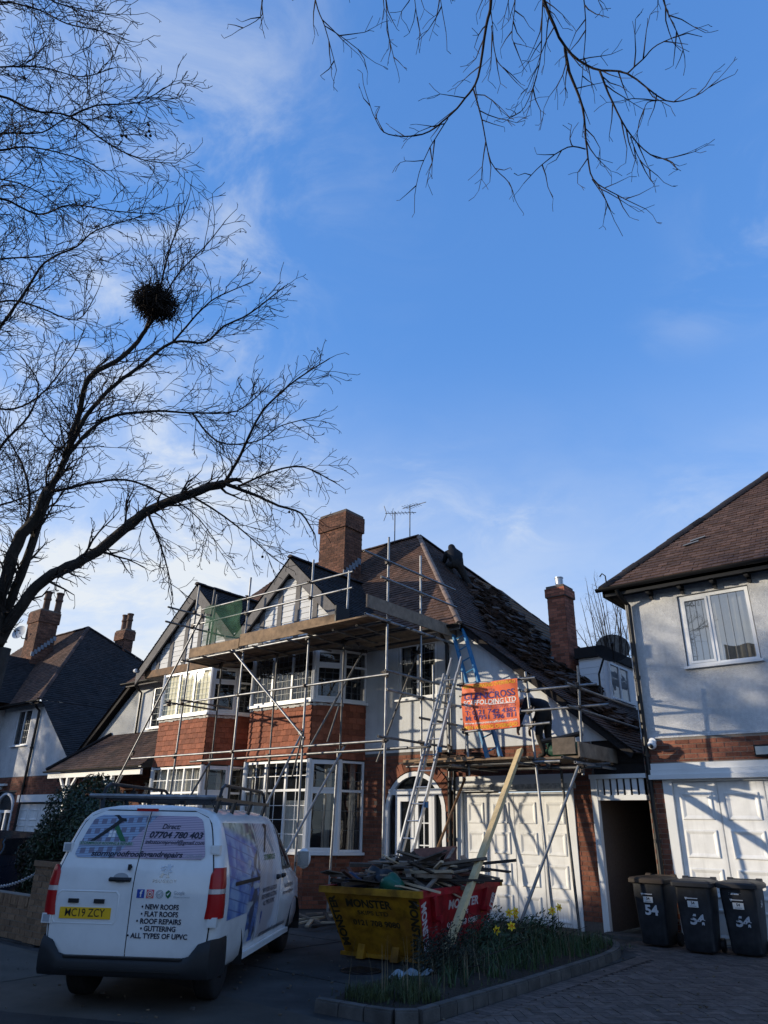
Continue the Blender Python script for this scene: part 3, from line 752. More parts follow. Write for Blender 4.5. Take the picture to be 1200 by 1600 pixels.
# --- bays
def bay(cx, first_tiles):
    hw = 1.16
    P = [V((cx-hw-.68, YW, 0)), V((cx-hw-.45, 13.7, 0)), V((cx-hw, 13.1, 0)), V((cx+hw, 13.1, 0)), V((cx+hw+.45, 13.7, 0)), V((cx+hw+.68, YW, 0))]
    Z = lambda p, z: V((p.x, p.y, z))
    def band(za, zb, nm, par):
        body = MB(); n_ = len(P)
        body.add([Z(p, za) for p in P]+[Z(p, zb) for p in P], [(i, i+1, n_+i+1, n_+i) for i in range(n_-1)]+[tuple(range(n_-1, -1, -1)), tuple(range(n_, 2*n_))])
        return body.build(nm, m_mortar_d, par)
    bo = band(0, 1.1, 'bay_window', house); band(3.22, 4.56, 'tile_backing', bo); band(5.93, 6.02, 'bay_head', bo)
    # brick base
    bb = MB()
    for a, b in zip(P, P[1:]):
        d = (b-a); l = d.length; d.normalize(); nn = d.cross(V((0,0,1)))
        for (u0, u1, c, e) in bricks(None, [(0, l, 0, 1.08)]):
            bb.tint = RN.random()*.8; cc = a+d*(u0+u1)/2+V((0,0,(c+e)/2))+nn*(.0+RN.uniform(-.002, .003)); bb.obox(cc, d, nn, (0,0,1), (u1-u0)/2, .01, (e-c)/2)
    bb.build('base_brickwork', m_brick, bo, kind='stuff', tint=True)
    # hung tiles
    bulk = MB(); TW, G = .205, .145
    for fi, (a, b) in enumerate(zip(P, P[1:])):
        d = (b-a); l = d.length; d.normalize(); nn = d.cross(V((0,0,1)))
        nrow = 9
        for k in range(nrow):
            z0 = 3.23+k*G; flare = max(0, (2-k))*.018
            u = -(TW/2 if k % 2 else 0)
            while u < l-.01:
                u0, u1 = max(u+.003, 0), min(u+TW-.003, l)
                if u1-u0 > .02:
                    w = u1-u0; c = a+d*(u0+u1)/2; jz = RN.uniform(-.007, .007); jo = RN.uniform(-.003, .004)
                    pts = [V((0,0,0))-d*w/2+nn*(.030+flare+jo)+V((0,0,jz)), d*w/2+nn*(.030+flare+jo)+V((0,0,jz)), d*w/2+nn*(.008+flare*.5)+V((0,0,G+.03)), -d*w/2+nn*(.008+flare*.5)+V((0,0,G+.03)),
                           -d*w/2+nn*(.012+flare+jo)+V((0,0,jz)), d*w/2+nn*(.012+flare+jo)+V((0,0,jz))]
                    fsx = [(0,1,2,3), (4,5,1,0), (4,0,3), (1,5,2)]
                    if fi in (2, 3):
                        q = MB(); q.add(pts, fsx)
                        inst('hanging_tile', q.mesh('hanging_tile', m_tile_hi), bo, (c.x, c.y, z0))
                    else:
                        bulk.tint = RN.random(); bulk.add([p+V((c.x, c.y, z0)) for p in pts], fsx)
                u += TW
    bulk.build('side_tile_hanging', m_tile_h, bo, kind='stuff', tint=True)
    # mortar fillet under the upper sill (broken render edge)
    fl = MB()
    for a, b in zip(P[1:4], P[2:5]):
        d = (b-a); l = d.length; d.normalize(); nn = d.cross(V((0,0,1))); u = 0
        while u < l:
            w = RN.uniform(.05, .13); fl.obox(a+d*min(u+w/2, l-.02)+V((0,0,4.525+RN.uniform(-.012, .012)))+nn*.02, d, nn, (0,0,1), w/2, .02, RN.uniform(.02, .045)); u += w
    fl.build('mortar_fillet', m_flake, bo)
    # windows on each facet, lower and upper
    for lvl, (z0, z1) in enumerate(((1.16, 3.2), (4.63, 5.92))):
        for fi, (a, b) in enumerate(zip(P, P[1:])):
            d = (b-a); l = d.length; d.normalize()
            main = (fi == 2)
            lights = (1, 1, 1) if main else (1,)
            if lvl == 0:
                window(bo, Z(a, z0)+d*.01, d, l-.02, z1-z0, lights, transom=.66 if True else None, bars=(2, 4) if main else (2, 3), tbars=(2, 2) if main else None, gl=m_glass_c if main else m_glass,
                       openers=((0, 0), (0, 1)) if fi in (1, 3) else (), sill=False, barw=.016 if main else .008,
                       curtain=[(.0, 1.0, 0, 1)] if (main and cx < -17) else ([(.0, .36, 0, .62), (.62, 1.0, 0, .55)] if main else [(.55, .8, 0, 1)]))
            else:
                window(bo, Z(a, z0)+d*.01, d, l-.02, z1-z0, lights, transom=None if main else .68, bars=(4, 7) if main else (3, 5), gl=m_glass_c if (main and cx < -17) else m_glass,
                       openers=((0, 0), (0, 1)) if fi in (1, 3) else (), sill=False, barw=.007, curtain=[(.0, .3, 0, .55), (.36, .62, 0, .6), (.7, .95, 0, .5)] if (main and cx > -17) else None)
        s = MB()
        for a, b in zip(P, P[1:]):
            d = (b-a); l = d.length; d.normalize(); nn = d.cross(V((0,0,1)))
            s.obox((a+b)/2+V((0,0,z0-.032))+nn*.035, d, nn, (0,0,1), l/2+.02, .065, .03)
        s.build('sill', m_upvc, bo)
    for (z0, z1) in ((1.13, 3.22), (4.6, 5.93)):
        for p in P[1:5]: po = MB(); po.tube(Z(p, z0), Z(p, z1), .062, 8); po.build('corner_post', m_upvc, bo)
    if cx < -17:      # roller blind drawn right behind the glass, catching the low sun
        po = MB(); po.poly((cx-hw+.05, 13.17, 4.68), (cx+hw-.05, 13.17, 4.68), (cx+hw-.05, 13.17, 5.88), (cx-hw+.05, 13.17, 5.88)); po.build('roller_blind', m_blind, bo)
bay(-14.2, 0); bay(-18.35, 0)
window(house, (-11.28, YW+.05, 4.62), (1,0,0), 1.16, 1.36, (1, 1), bars=(3, 6), gl=m_glass, barw=.007, curtain=[(.0, .18, 0, 1), (.8, 1, 0, 1)])
window(house, (-21.96, YW+.05, 4.62), (1,0,0), .99, 1.36, (1,), bars=(3, 6), gl=m_glass, barw=.007)
# left porch: arched door
q = MB(); q.box(-21.75, -21.65, YW, YW+.1, 0, 2.9); q.box(-20.85, -20.75, YW, YW+.1, 0, 2.9); q.box(-21.65, -20.85, YW, YW+.1, 2.25, 2.35); q.box(-21.65, -21.55, YW+.02, YW+.08, 0, 2.25); q.box(-20.95, -20.85, YW+.02, YW+.08, 0, 2.25); q.box(-21.55, -20.95, YW+.02, YW+.08, 0, .9)
for k in range(10):
    a0, a1 = math.pi*k/10, math.pi*(k+1)/10
    p = [(-21.25+r*math.cos(a), YW-.03, 2.40+r*math.sin(a)) for r, a in ((.5, a0), (.5, a1), (.40, a1), (.40, a0))]; q.prism(p, (0, .1, 0))
lp = q.build('porch_door', m_upvc, house)
q = MB(); q.poly((-21.7, YW+.06, .9), (-20.8, YW+.06, .9), (-20.8, YW+.06, 2.9), (-21.7, YW+.06, 2.9)); q.build('pane', m_glass_d, lp)

# canopy over the left porch and garage
CE = [V((-25.1, 12.7, 3.26)), V((-19.6, 12.7, 3.26)), V((-19.6, YW, 4.52)), V((-24.2, YW, 4.52))]
plane_tiles(house, 'canopy_tiles', m_roof, CE)
plane_tiles(house, 'canopy_tiles', m_roof, [V((-25.1, YW, 3.26)), V((-25.1, 12.7, 3.26)), V((-24.2, YW, 4.52))])
q = MB(); q.path([(-25.12, 12.68, 3.30), (-24.2, YW, 4.58)], .06, 6); q.build('canopy_hip', m_roof_d, house)
gutter(house, (-25.1, 12.62, 3.24), (-19.5, 12.62, 3.24), .055)
q = MB(); q.box(-25.0, -19.6, 12.72, 12.80, 3.02, 3.18); q.build('canopy_fascia', m_wpaint, house)
q = MB()
for x in (-23.7, -21.1):
    q = MB(); q.box(x-.05, x+.05, 12.72, 12.82, 0, 3.02)
    for s_ in (-1, 1): q.beam((x, 12.77, 2.45), (x+s_*.5, 12.77, 3.03), .07, .07)
    q.build('canopy_post', m_wpaint, house)
# eaves: fascia, gutters, pipes, soffit
q = MB(); q.poly((-23.2, 14.0, 6.14), (-9.2, 14.0, 6.14), (-9.2, YW, 6.14), (-23.2, YW, 6.14)); q.box(-23.2, -20.7, 14.0, 14.03, 6.05, 6.2); q.box(-11.3, -9.2, 14.0, 14.03, 6.05, 6.2); q.build('eaves_board', m_timber_g, house)
gutter(house, (-23.4, 13.94, 6.17), (-20.5, 13.94, 6.17)); gutter(house, (-11.4, 13.94, 6.17), (-9.15, 13.94, 6.17))
downpipe(house, [(-22.55, 13.94, 6.12), (-22.55, 14.0, 6.02), (-22.6, 14.27, 5.85), (-22.6, 14.27, 4.5)])
downpipe(house, [(-9.75, 13.94, 6.12), (-9.75, 14.02, 6.0), (-9.75, 14.27, 5.8), (-9.75, 14.27, .1)], .045)
downpipe(house, [(-9.6, 14.25, 2.9), (-9.66, 14.25, .1)], .03)

# --- main roof
plane_tiles(house, 'roof_tiles', m_roof_o, [EL, E_, PK, PKL], single=m_roof_oi)
# right hip slope runs on as a catslide over the garage
plane_tiles(house, 'hip_tiles', m_roof, [V((-9.2, 25, EZ)), E_, PK][::-1] if False else [E_, V((-9.2, 25, EZ)), PK])
CB = V((-5.335, 14.08, 3.10))
plane_tiles(house, 'catslide_tiles', m_roof, [CB, V((-5.335, 25, 3.10)), V((-9.2, 25, EZ-.01)), V((-9.2, 14.08, EZ-.01))])
plane_tiles(house, 'catslide_tiles', m_roof, [V((2*XC+5.42, 25, 3.17)), V((2*XC+5.42, 14.08, 3.17)), V((2*XC+9.2, 14.08, EZ)), V((2*XC+9.2, 25, EZ))], gauge=.2)
plane_tiles(house, 'hip_tiles', m_roof, [V((2*XC+9.2, 25, EZ)), EL, PKL], gauge=.2)
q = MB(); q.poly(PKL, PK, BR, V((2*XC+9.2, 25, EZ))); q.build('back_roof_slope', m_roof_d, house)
# verge soffit under the catslide edge
q = MB(); q.beam((-9.25, 14.14, 6.12), (-5.42, 14.14, 3.07), .03, .14); q.build('verge_board', m_roof_d, house)
q = MB(); q.beam((2*XC+9.25, 14.14, 6.12), (2*XC+5.42, 14.14, 3.07), .03, .14); q.build('verge_board', m_roof_d, house)
def ridge_tiles(parent, a, b, r=.095, step=.33, m=None, name='ridge_tile'):
    a = V(a); b = V(b); d = (b-a); n_ = max(1, int(d.length/step)); d.normalize(); st = (b-a).length/n_
    side = d.cross(V((0,0,1))).normalized(); upv = side.cross(d)
    q = MB(); q.tint = .5
    for k in range(n_):
        p = a+d*st*k+upv*RN.uniform(-.008, .008); e = p+d*(st-.008)
        prof = [(math.cos(t)*r, math.sin(t)*r*.8) for t in [math.pi*i/6 for i in range(7)]]
        A = [p+side*x+upv*z for x, z in prof]; B = [e+side*x+upv*z for x, z in prof]
        q.tint = RN.random(); q.add(A+B, [(i, i+1, 8+i-0, 7+i) for i in range(6)]+[tuple(range(6, -1, -1)), tuple(range(7, 14))])
    return q.build(name, m or m_roof, parent, smooth=50, tint=True)
ridge_tiles(house, PKL, PK); ridge_tiles(house, E_-V((0,0,.005)), PK-V((0,0,.01)), r=.08, m=m_ridge, name='hip_tile'); ridge_tiles(house, PK, BR, m=m_roof_d, name='hip_tile')
# stripped strip near the skyline: felt and battens
def rp(x, y, off=0):   # point on right slope
    z = EZ+1.122*(-9.2-x) if x < -9.2 else EZ-.801*(x+9.2)
    nrm = V((1.122, 0, 1)).normalized() if x < -9.2 else V((.801, 0, 1)).normalized()
    return V((x, y, z))+nrm*off
q = MB()
q.poly(rp(-11.8, 18.6, .045), rp(-9.22, 18.6, .045), rp(-9.22, 23.9, .045), rp(-11.8, 20.6, .045))
q.build('roof_felt', m_felt, house)
for k in range(16):
    x = -11.7+k*.16
    q = MB(); q.beam(rp(x, 18.5, .06), rp(x, 20.3+(x+11.8)*1.2, .06), .025, .04); q.build('roof_batten', m_timber_b, house)
# gables over the bays
def gable(ax, left, right):
    az, s_ = 8.60, .92; yf, yb = 12.92, 13.12
    zl = az-s_*(ax-left); zr = az-s_*(right-ax)
    def yv(z): return 14.0+(z-EZ)/1.2086
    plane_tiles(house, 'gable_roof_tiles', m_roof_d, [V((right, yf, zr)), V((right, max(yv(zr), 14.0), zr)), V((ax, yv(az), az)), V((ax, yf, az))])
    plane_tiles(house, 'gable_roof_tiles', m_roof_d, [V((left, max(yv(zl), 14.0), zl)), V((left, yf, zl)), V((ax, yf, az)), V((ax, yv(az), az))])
    ridge_tiles(house, (ax, yf, az+.02), (ax, yv(az), az+.02), m=m_roof_d)
    fl, fr_ = max(left, ax-2.35), min(right, ax+2.35); base = 6.16
    # structural back panel
    q = MB(); q.poly((ax-2.5, yb+.03, base), (ax+2.5, yb+.03, base), (ax, yb+.03, az-.12)); q.poly((ax-2.5, yb+.03, base-.2), (ax-2.5, YW, base-.2), (ax+2.5, YW, base-.2), (ax+2.5, yb+.03, base-.2))
    q.poly((ax-2.5, yb+.03, base-.2), (ax+2.5, yb+.03, base-.2), (ax+2.5, yb+.03, base), (ax-2.5, yb+.03, base))
    go = q.build('gable', m_timber_g, house)
    # boards between studs
    studs = [-1.72, -1.12, -.48, .0+.16, .80, 1.42, 1.9]
    studs = [-1.75, -1.12, -.42, .27, .95, 1.6]
    sw = .085
    edges = [-2.2]+studs+[2.2]
    for a, b in zip(edges, edges[1:]):
        x0, x1 = ax+a+sw, ax+b-sw
        z = base+.02; bh = .155
        while True:
            z1 = z+bh-.008
            # trim by rafters at mid height
            lim = (az-.42-(z+bh*.5))/s_
            xa, xb = max(x0, ax-lim), min(x1, ax+lim)
            if z > az-.7: break
            if xb-xa > .05:
                # sloping ends follow the rafters
                l0, l1 = (az-.36-z)/s_, (az-.36-z1)/s_
                pts = [(max(x0, ax-l0), z), (min(x1, ax+l0), z), (min(x1, ax+l1), z1), (max(x0, ax-l1), z1)]
                if pts[1][0]-pts[0][0] > .03 and pts[2][0] > pts[3][0]:
                    q = MB(); dy = RN.uniform(0, .006)
                    q.add([(p[0], yb-.004-(.010 if i < 2 else 0)-dy, p[1]) for i, p in enumerate(pts)]+[(p[0], yb+.03, p[1]) for p in pts], [(0,1,2,3), (4,5,1,0), (1,5,6,2), (3,2,6,7), (0,3,7,4)])
                    q.build('board', m_wboard, go)
            z += bh
    for st in studs:
        x = ax+st; top = az-.34-s_*abs(st)
        if top > base+.15:
            q = MB(); q.box(x-sw, x+sw, yb-.035, yb+.03, base, top); q.build('stud', m_timber_g, go)
    q = MB(); q.box(fl, fr_, yb-.05, yb+.04, base-.21, base+.01); q.build('bressummer', m_timber_b if ax < -16 else m_timber_g, go)
    for s2, lim in ((-1, ax-left), (1, right-ax)):
        # barge boards with flared feet
        q = MB(); w = .30
        p0 = V((ax, yf+.02, az-.03)); pe = V((ax+s2*lim, yf+.02, az-.03-s_*lim))
        q.prism([p0, pe, pe+V((0,0,-w*1.25)), p0+V((0,0,-w*1.42))], (0, .05, 0)); q.build('barge_board', m_timber_g, go)
        q = MB(); q.prism([p0+V((0,.05,-.02)), pe+V((0,.05,-.02)), pe+V((0,.05,-.06)), p0+V((0,.05,-.06))], (0, .2, 0)); q.build('soffit', m_timber_g, go)
    return go
m_wboard = mat('white painted board', (.66,.66,.65), .65, var=.05, vs=4, rnd=.05, dirt=.15, ds=2)
gable(-14.1, -16.2, -11.42); gable(-18.3, -20.95, -16.2)
# lead valley
q = MB(); q.path([(-16.2, 12.95, 6.70), (-16.2, 14.4, 6.72)], .07, 6); q.build('valley_lead', m_lead, house)
q = MB(); q.lathe((-21.0, 12.9, 6.2), [(.0, 0), (.06, .0), (.06, .1), (.0, .1)], 10, (1,0,0)); q.build('gutter_end', m_upvc, house)
# chimneys
chimney(house, -15.62, -14.5, 15.6, 16.42, 8.4, 11.12, [], crown=.58)
q = MB()
for k in range(6): q.obox((-14.46, 15.62+k*.13, 8.95+k*.115), (0,1,0), (1,0,0), (0,0,1), .075, .012, .10)
q.build('chimney_flashing', m_lead, house)
ch2 = chimney(house, -8.85, -8.33, 18.0, 18.58, 4.6, 8.02, [], crown=.3, corb=.04, bm=m_brick)
q = MB(); q.lathe((-8.58, 18.3, 8.0), [(.11, 0), (.11, .32), (.125, .33), (.125, .36), (.09, .36)], 14); q.build('flue_liner', m_alu, ch2, smooth=40)
q = MB()
for k in range(5): q.obox((-8.93-.0*k, 17.97, 5.95-.17*k), (1,0,0), (0,1,0), (0,0,1), .16, .012, .11)
q.build('chimney_flashing', m_lead, house)
# rear dormer seen between the houses
q = MB(); q.box(-8.12, -7.45, 18.1, 20.2, 4.4, 5.92); dm = q.build('dormer', m_upvc, house)
for k in range(6):
    q = MB(); q.box(-8.10, -7.46, 18.065, 18.10, 4.82+k*.168, 4.98+k*.168); q.build('cladding_board', m_upvc, dm)
q = MB(); q.box(-8.2, -7.38, 17.98, 20.4, 5.92, 5.97); q.box(-8.18, -7.4, 18.0, 20.4, 5.97, 6.2); q.build('dormer_roof', m_roof_d, dm)
window(house, (-7.44, 18.4, 4.88), (0,1,0), 1.3, .95, (1, 1), sill=True, gl=m_glass)
# ------------------------------------------------------------------ left neighbour: same pattern of house further down the row
DX = -20.2
lh = thing('neighbour_house', 'white rendered house with brick band and tall dark hipped roof beside a round hedge', 'house', (-32, YW, 0))
sh = V((DX, 0, 0))
w = MB()
holes = [(-31.68, -30.42, 4.5, 5.97), (-36.2, -33.9, 4.5, 5.9)]
wall_rect(w, -40, -29.6, 3.31, EZ, holes)
w.poly((-29.6, YW, 3.31), (-25.95, YW, 3.31), (-29.6, YW, EZ))
w.build('rendered_wall', m_render, lh)
w = MB(); hl = [(-31.95, -30.4, 0, 2.75), (-30.0, -26.6, 0, 2.5), (-36.2, -33.2, 1.0, 2.7)]
wall_rect(w, -40, -25.9, 0, 3.31, hl); w.build('brick_wall', m_mortar_d, lh)
lay_bricks(lh, bricks(None, [(-33.2, -26.0, 2.5, 3.28), (-32.6, -31.95, 0, 2.5), (-30.4, -30.0, .6, 2.5), (-33.2, -31.95, 1.2, 2.5)], keep=lambda x, z: not (-31.95 < x < -30.4 and z < 2.8)), YW, 0, m_brick_i, m_brick)
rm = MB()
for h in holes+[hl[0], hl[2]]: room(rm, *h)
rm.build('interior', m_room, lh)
window(lh, (-31.66, YW+.04, 4.52), (1,0,0), 1.22, 1.43, (1, 1), bars=(3, 5), barw=.007)
window(lh, (-36.18, YW+.04, 4.52), (1,0,0), 2.26, 1.36, (1, 1, 1), transom=.65)
window(lh, (-36.18, YW+.04, 1.02), (1,0,0), 2.96, 1.66, (1, 1, 1), transom=.65)
# arched door
q = MB(); ax_ = -31.18; r_ = .77
for k in range(14):
    a0, a1 = math.pi*k/14, math.pi*(k+1)/14
    q.prism([(ax_+r*math.cos(a), YW-.03, 2.02+r*math.sin(a)*.92) for r, a in ((r_, a0), (r_, a1), (r_-.09, a1), (r_-.09, a0))], (0, .12, 0))
for s_ in (-1, 1): q.box(ax_+s_*(r_-.045)-.045, ax_+s_*(r_-.045)+.045, YW-.03, YW+.09, 0, 2.02)
q.box(ax_-r_, ax_+r_, YW-.02, YW+.08, 1.98, 2.08); q.box(ax_-.3, ax_-.2, YW-.01, YW+.08, 0, 1.98); q.box(ax_+.15, ax_+.25, YW-.01, YW+.08, 0, 1.98)
dd = q.build('porch_door', m_upvc, lh)
q = MB(); q.poly((ax_-.75, YW+.05, 0), (ax_+.75, YW+.05, 0), (ax_+.75, YW+.05, 2.75), (ax_-.75, YW+.05, 2.75)); q.build('pane', m_glass, dd)
garage_door(lh, -29.95, -26.7, 2.3, YW+.04)
q = MB(); q.box(-30.05, -26.5, YW-.1, YW+.04, 2.36, 2.62); q.build('lintel_board', m_wpaint, lh)
q = MB(); q.box(-31.95, -31.25, YW-.16, YW-.02, 2.98, 3.06); q.box(-31.85, -31.7, YW-.2, YW, 2.85, 2.98); q.build('wall_lamp', m_wpaint, lh)
gutter(lh, (-33.3, 13.94, 6.17), (-29.4, 13.94, 6.17))
downpipe(lh, [(-30.0, 13.94, 6.12), (-29.85, 13.96, 6.08), (-29.72, 14.05, 5.98), (-29.74, 14.27, 5.8), (-29.85, 14.27, .1)], .05)
pk, pkl = PK+sh, PKL+sh; e1, el = E_+sh, EL+sh
plane_tiles(lh, 'roof_tiles', m_roof_o, [el, e1, pk, pkl])
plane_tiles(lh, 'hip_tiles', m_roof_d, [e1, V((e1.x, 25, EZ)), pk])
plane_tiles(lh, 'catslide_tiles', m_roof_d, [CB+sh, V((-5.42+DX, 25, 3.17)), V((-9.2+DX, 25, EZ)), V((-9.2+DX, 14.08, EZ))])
ridge_tiles(lh, pkl, pk); ridge_tiles(lh, e1, pk, r=.09, m=m_roof, name='hip_tile'); ridge_tiles(lh, pk, V((-9.2+DX, 25, EZ)), m=m_roof_d, name='hip_tile')
q = MB(); q.poly(pkl, pk, V((-9.2+DX, 25, EZ)), V((-43, 25, EZ))); q.build('back_roof_slope', m_roof_d, lh)
q = MB(); q.poly((-33.5, 14.0, 6.13), (e1.x, 14.0, 6.13), (e1.x, YW, 6.13), (-33.5, YW, 6.13)); q.box(-33.5, e1.x, 14.0, 14.03, 6.03, 6.2); q.build('eaves_board', m_roof_d, lh)
# front gable at frame edge
gx, gz = -34.7, 8.75
plane_tiles(lh, 'gable_roof_tiles', m_roof_d, [V((-32.0, 12.3, 6.25)), V((-32.0, 14.05, 6.25)), V((gx, 14.0+(gz-EZ)/1.2086, gz)), V((gx, 12.3, gz))])
plane_tiles(lh, 'gable_roof_tiles', m_roof_d, [V((-37.4, 14.05, 6.25)), V((-37.4, 12.3, 6.25)), V((gx, 12.3, gz)), V((gx, 16.1, gz))])
q = MB(); q.poly((-37.2, 12.5, 6.1), (-32.2, 12.5, 6.1), (gx, 12.5, gz-.1)); q.build('gable', m_timber_g, lh)
q = MB(); q.box(-36.6, -33.0, 12.9, YW, 0, 6.1); q.build('bay', m_render, lh)
chimney(lh, -35.5, -34.4, 15.6, 16.55, 8.5, 11.15, [(-34.75, 15.95, 1.0, .17), (-34.55, 16.45, 1.0, .17)], crown=.6)
chimney(lh, -33.15, -32.30, 19.0, 19.5, 8.0, 10.55, [(-32.95, 19.25, .85, .15), (-32.5, 19.25, .85, .15)], crown=.5)
q = MB()
for k in range(8): q.obox((-34.36, 15.6+k*.13, 8.95+k*.13), (0,1,0), (1,0,0), (0,0,1), .08, .012, .10)
q.build('chimney_flashing', m_lead, lh)

# ------------------------------------------------------------------ right hand house
rh = thing('corner_house', 'white roughcast house with brick band and white garage doors behind three wheelie bins', 'house', (-1.5, YW, 0))
w = MB(); wx0 = -5.3
wall_rect(w, wx0, 4.0, 3.37, 6.25, [(-4.24, -2.92, 4.6, 6.04)], depth=.12)
w.poly((wx0, YW, 3.37), (wx0, YW, 6.25), (wx0, 24, 6.25), (wx0, 24, 3.37))
w.box(wx0-.004, 4.0, YW-.012, YW+.02, 3.36, 3.40)
w.build('rendered_wall', m_render, rh)
w = MB(); wall_rect(w, wx0, 4.0, 0, 3.37, [(-4.95, -1.6, 0, 2.66)]); w.poly((wx0, YW, 0), (wx0, YW, 3.37), (wx0, 24, 3.37), (wx0, 24, 0)); w.build('brick_wall', m_mortar, rh)
lay_bricks(rh, bricks(None, [(-5.29, -2.2, 2.93, 3.34), (-5.29, -4.99, .3, 2.6), (-5.29, -5.22, 2.6, 2.93)]), YW, 290, m_brick_i, m_brick)
lay_bricks(rh, bricks(None, [(-2.2, 4.0, 2.93, 3.34), (-1.54, 4.0, 0, 2.93), (-5.29, -4.99, 0, .3)]), YW, 0, m_brick_i, m_brick)
rm = MB(); room(rm, -4.24, -2.92, 4.6, 6.04, y=YW+.12); rm.build('interior', m_room, rh)
window(rh, (-4.22, YW+.06, 4.63), (1,0,0), 1.28, 1.39, (.75, 1), bars=(4, 1), gl=m_glass_b, openers=((0, 0),), barw=.0065, fw=.06, curtain=[(.02, .98, .02, .98)])  # pale curtain added to brighten the window in place of reflected sky
# garage: boxed fascia, frame, doors
q = MB(); q.box(-5.2, -1.4, YW-.14, YW, 2.62, 2.70); fx = q.build('garage_fascia', m_wpaint, rh)
for (a, b, d_) in ((2.703, 2.79, .11), (2.793, 2.90, .09)):
    q = MB(); q.box(-5.2, -1.4, YW-d_, YW, a, b); q.build('fascia_board', m_wpaint, fx)
q = MB(); q.box(-4.99, -4.83, YW-.035, YW+.1, 0, 2.62); q.box(-1.72, -1.56, YW-.035, YW+.1, 0, 2.62)
q.box(-4.99, -1.56, YW-.03, YW+.1, 2.58, 2.621); q.build('door_frame', m_wpaint, rh)
garage_door(rh, -4.83, -1.72, 2.58, YW+.03, cols=4, rows=4)
# eaves and roof
k45 = .97
e0 = V((-5.62, 13.98, 6.38)); e2 = V((6.0, 13.98, 6.38)); top = V((e0.x+5.5, e0.y+5.5, 6.38+5.5*k45)); top2 = V((6.0, e0.y+5.5, 6.38+5.5*k45))
plane_tiles(rh, 'roof_tiles', m_roof, [e0, e2, top2, top], gauge=.12, tiles_kw=dict(tw=.185), single=m_roof_i)
q = MB(); q.poly(e0, top, V((e0.x, 25, 6.38))); q.build('roof_slope', m_roof_d, rh)
ridge_tiles(rh, e0-V((0,0,.05)), top-V((0,0,.05)), r=.13, m=m_roof_d, name='hip_tile')
q = MB(); q.box(-5.6, 6, 14.0, YW, 6.24, 6.30); q.box(-5.6, 6, 14.0, 14.03, 6.18, 6.36); q.box(-5.62, -5.57, 14.0, 25, 6.18, 6.36); q.box(-5.57, -5.3, 14.3, 25, 6.24, 6.3); q.build('eaves_board', m_timber_d, rh) if False else q.build('eaves_board', m_black, rh)
gutter(rh, (-5.72, 13.92, 6.34), (6, 13.92, 6.34), .065)
for k in range(9):
    x = -4.72+k*.62; q = MB(); q.box(x-.035, x+.035, 14.06, YW, 6.14, 6.22); q.box(x-.03, x+.03, YW-.09, YW, 6.06, 6.14); q.build('eaves_bracket', m_black, rh)
downpipe(rh, [(-5.28, 13.93, 6.28), (-5.27, 14.0, 6.18), (-5.2, 14.26, 6.0), (-5.2, 14.26, .1)], .047)
q = MB(); q.path([(-5.5, 13.98, 6.42), (-5.5, 13.96, 6.62), (-5.56, 13.95, 6.68), (-5.62, 13.95, 6.62)], .014, 6); q.build('gutter_hook', m_iron, rh)
q = MB(); q.beam((-4.08, 14.80, 7.23), (-3.78, 14.86, 7.29), .05, .02); q.build('slipped_batten', m_lead, rh); q = MB(); q.beam((-3.96, 14.92, 7.34), (-3.66, 14.97, 7.40), .05, .02); q.build('slipped_batten', m_lead, rh)

# cctv dome and bulkhead lamp
cc = thing('security_camera', 'white dome security camera mounted below the render on the brick band', 'security camera', (-5.08, YW, 3.25))
q = MB(); q.lathe((-5.07, YW-.02, 3.30), [(.065, 0), (.07, .03), (.07, .06), (.03, .065)], 14, (0,-1,0)); q.path([(-5.07, YW-.06, 3.30), (-5.07, YW-.12, 3.29)], .035, 8); q.build('mount', m_upvc, cc, smooth=40)
q = MB(); q.ball((-5.05, YW-.16, 3.23), .082, 14, 9); q.build('dome_housing', m_upvc, cc, smooth=True)
q = MB(); q.ball((-5.045, YW-.215, 3.205), .042, 10, 7); q.build('lens', m_black, cc, smooth=True)
ll = thing('bulkhead_lamp', 'grey rectangular bulkhead lamp with black rim on the brick band above garage', 'lamp', (-3.1, YW, 3.0))
q = MB(); q.box(-3.30, -2.85, YW-.10, YW, 2.955, 3.15); q.build('rim', m_black, ll)
q = MB(); q.box(-3.275, -2.875, YW-.125, YW-.10, 2.985, 3.12); q.build('diffuser', m_lens, ll) if 'm_lens' in globals() else q.build('diffuser', m_curtain, ll)

# houses across the street behind the camera: their roofs shade the foreground
def far_house(x0, x1, rz, lab):
    h = thing('facing_house', lab, 'house', ((x0+x1)/2, -14, 0), group='houses across the street')
    q = MB(); q.box(x0+.3, x1-.3, -22, -12, 0, 6.0); q.build('wall', m_brick, h)
    q = MB(); q.add([(x0, -12-(-.4), 5.9), (x1, -11.6, 5.9), (x1, -22.4, 5.9), (x0, -22.4, 5.9), (x0, -17, rz), (x1, -17, rz)], [(0,1,5,4), (2,3,4,5), (1,2,5), (3,0,4)]); q.build('roof', m_roof, h)
    for k in range(4):
        x = x0+(x1-x0)*(k+.5)/4
        for z in (1.0, 3.9):
            q = MB(); q.box(x-.7, x+.7, -12.0, -11.94, z, z+1.4); f_ = q.build('window', m_upvc, h)
            q = MB(); q.box(x-.62, x+.62, -11.95, -11.93, z+.08, z+1.32); q.build('pane', m_black, f_)
    q = MB(); q.box((x0+x1)/2-.7, (x0+x1)/2+.7, -17.5, -16.5, rz-1, rz+1.6); q.build('chimney', m_buff, h)
xx = -112
for i, wd in enumerate((16, 15, 17, 16, 15, 16, 14)):
    far_house(xx, xx+wd, 10.3+(i % 3)*.15, 'red brick gabled house standing across the street from the scaffolded pair'); xx += wd-.05
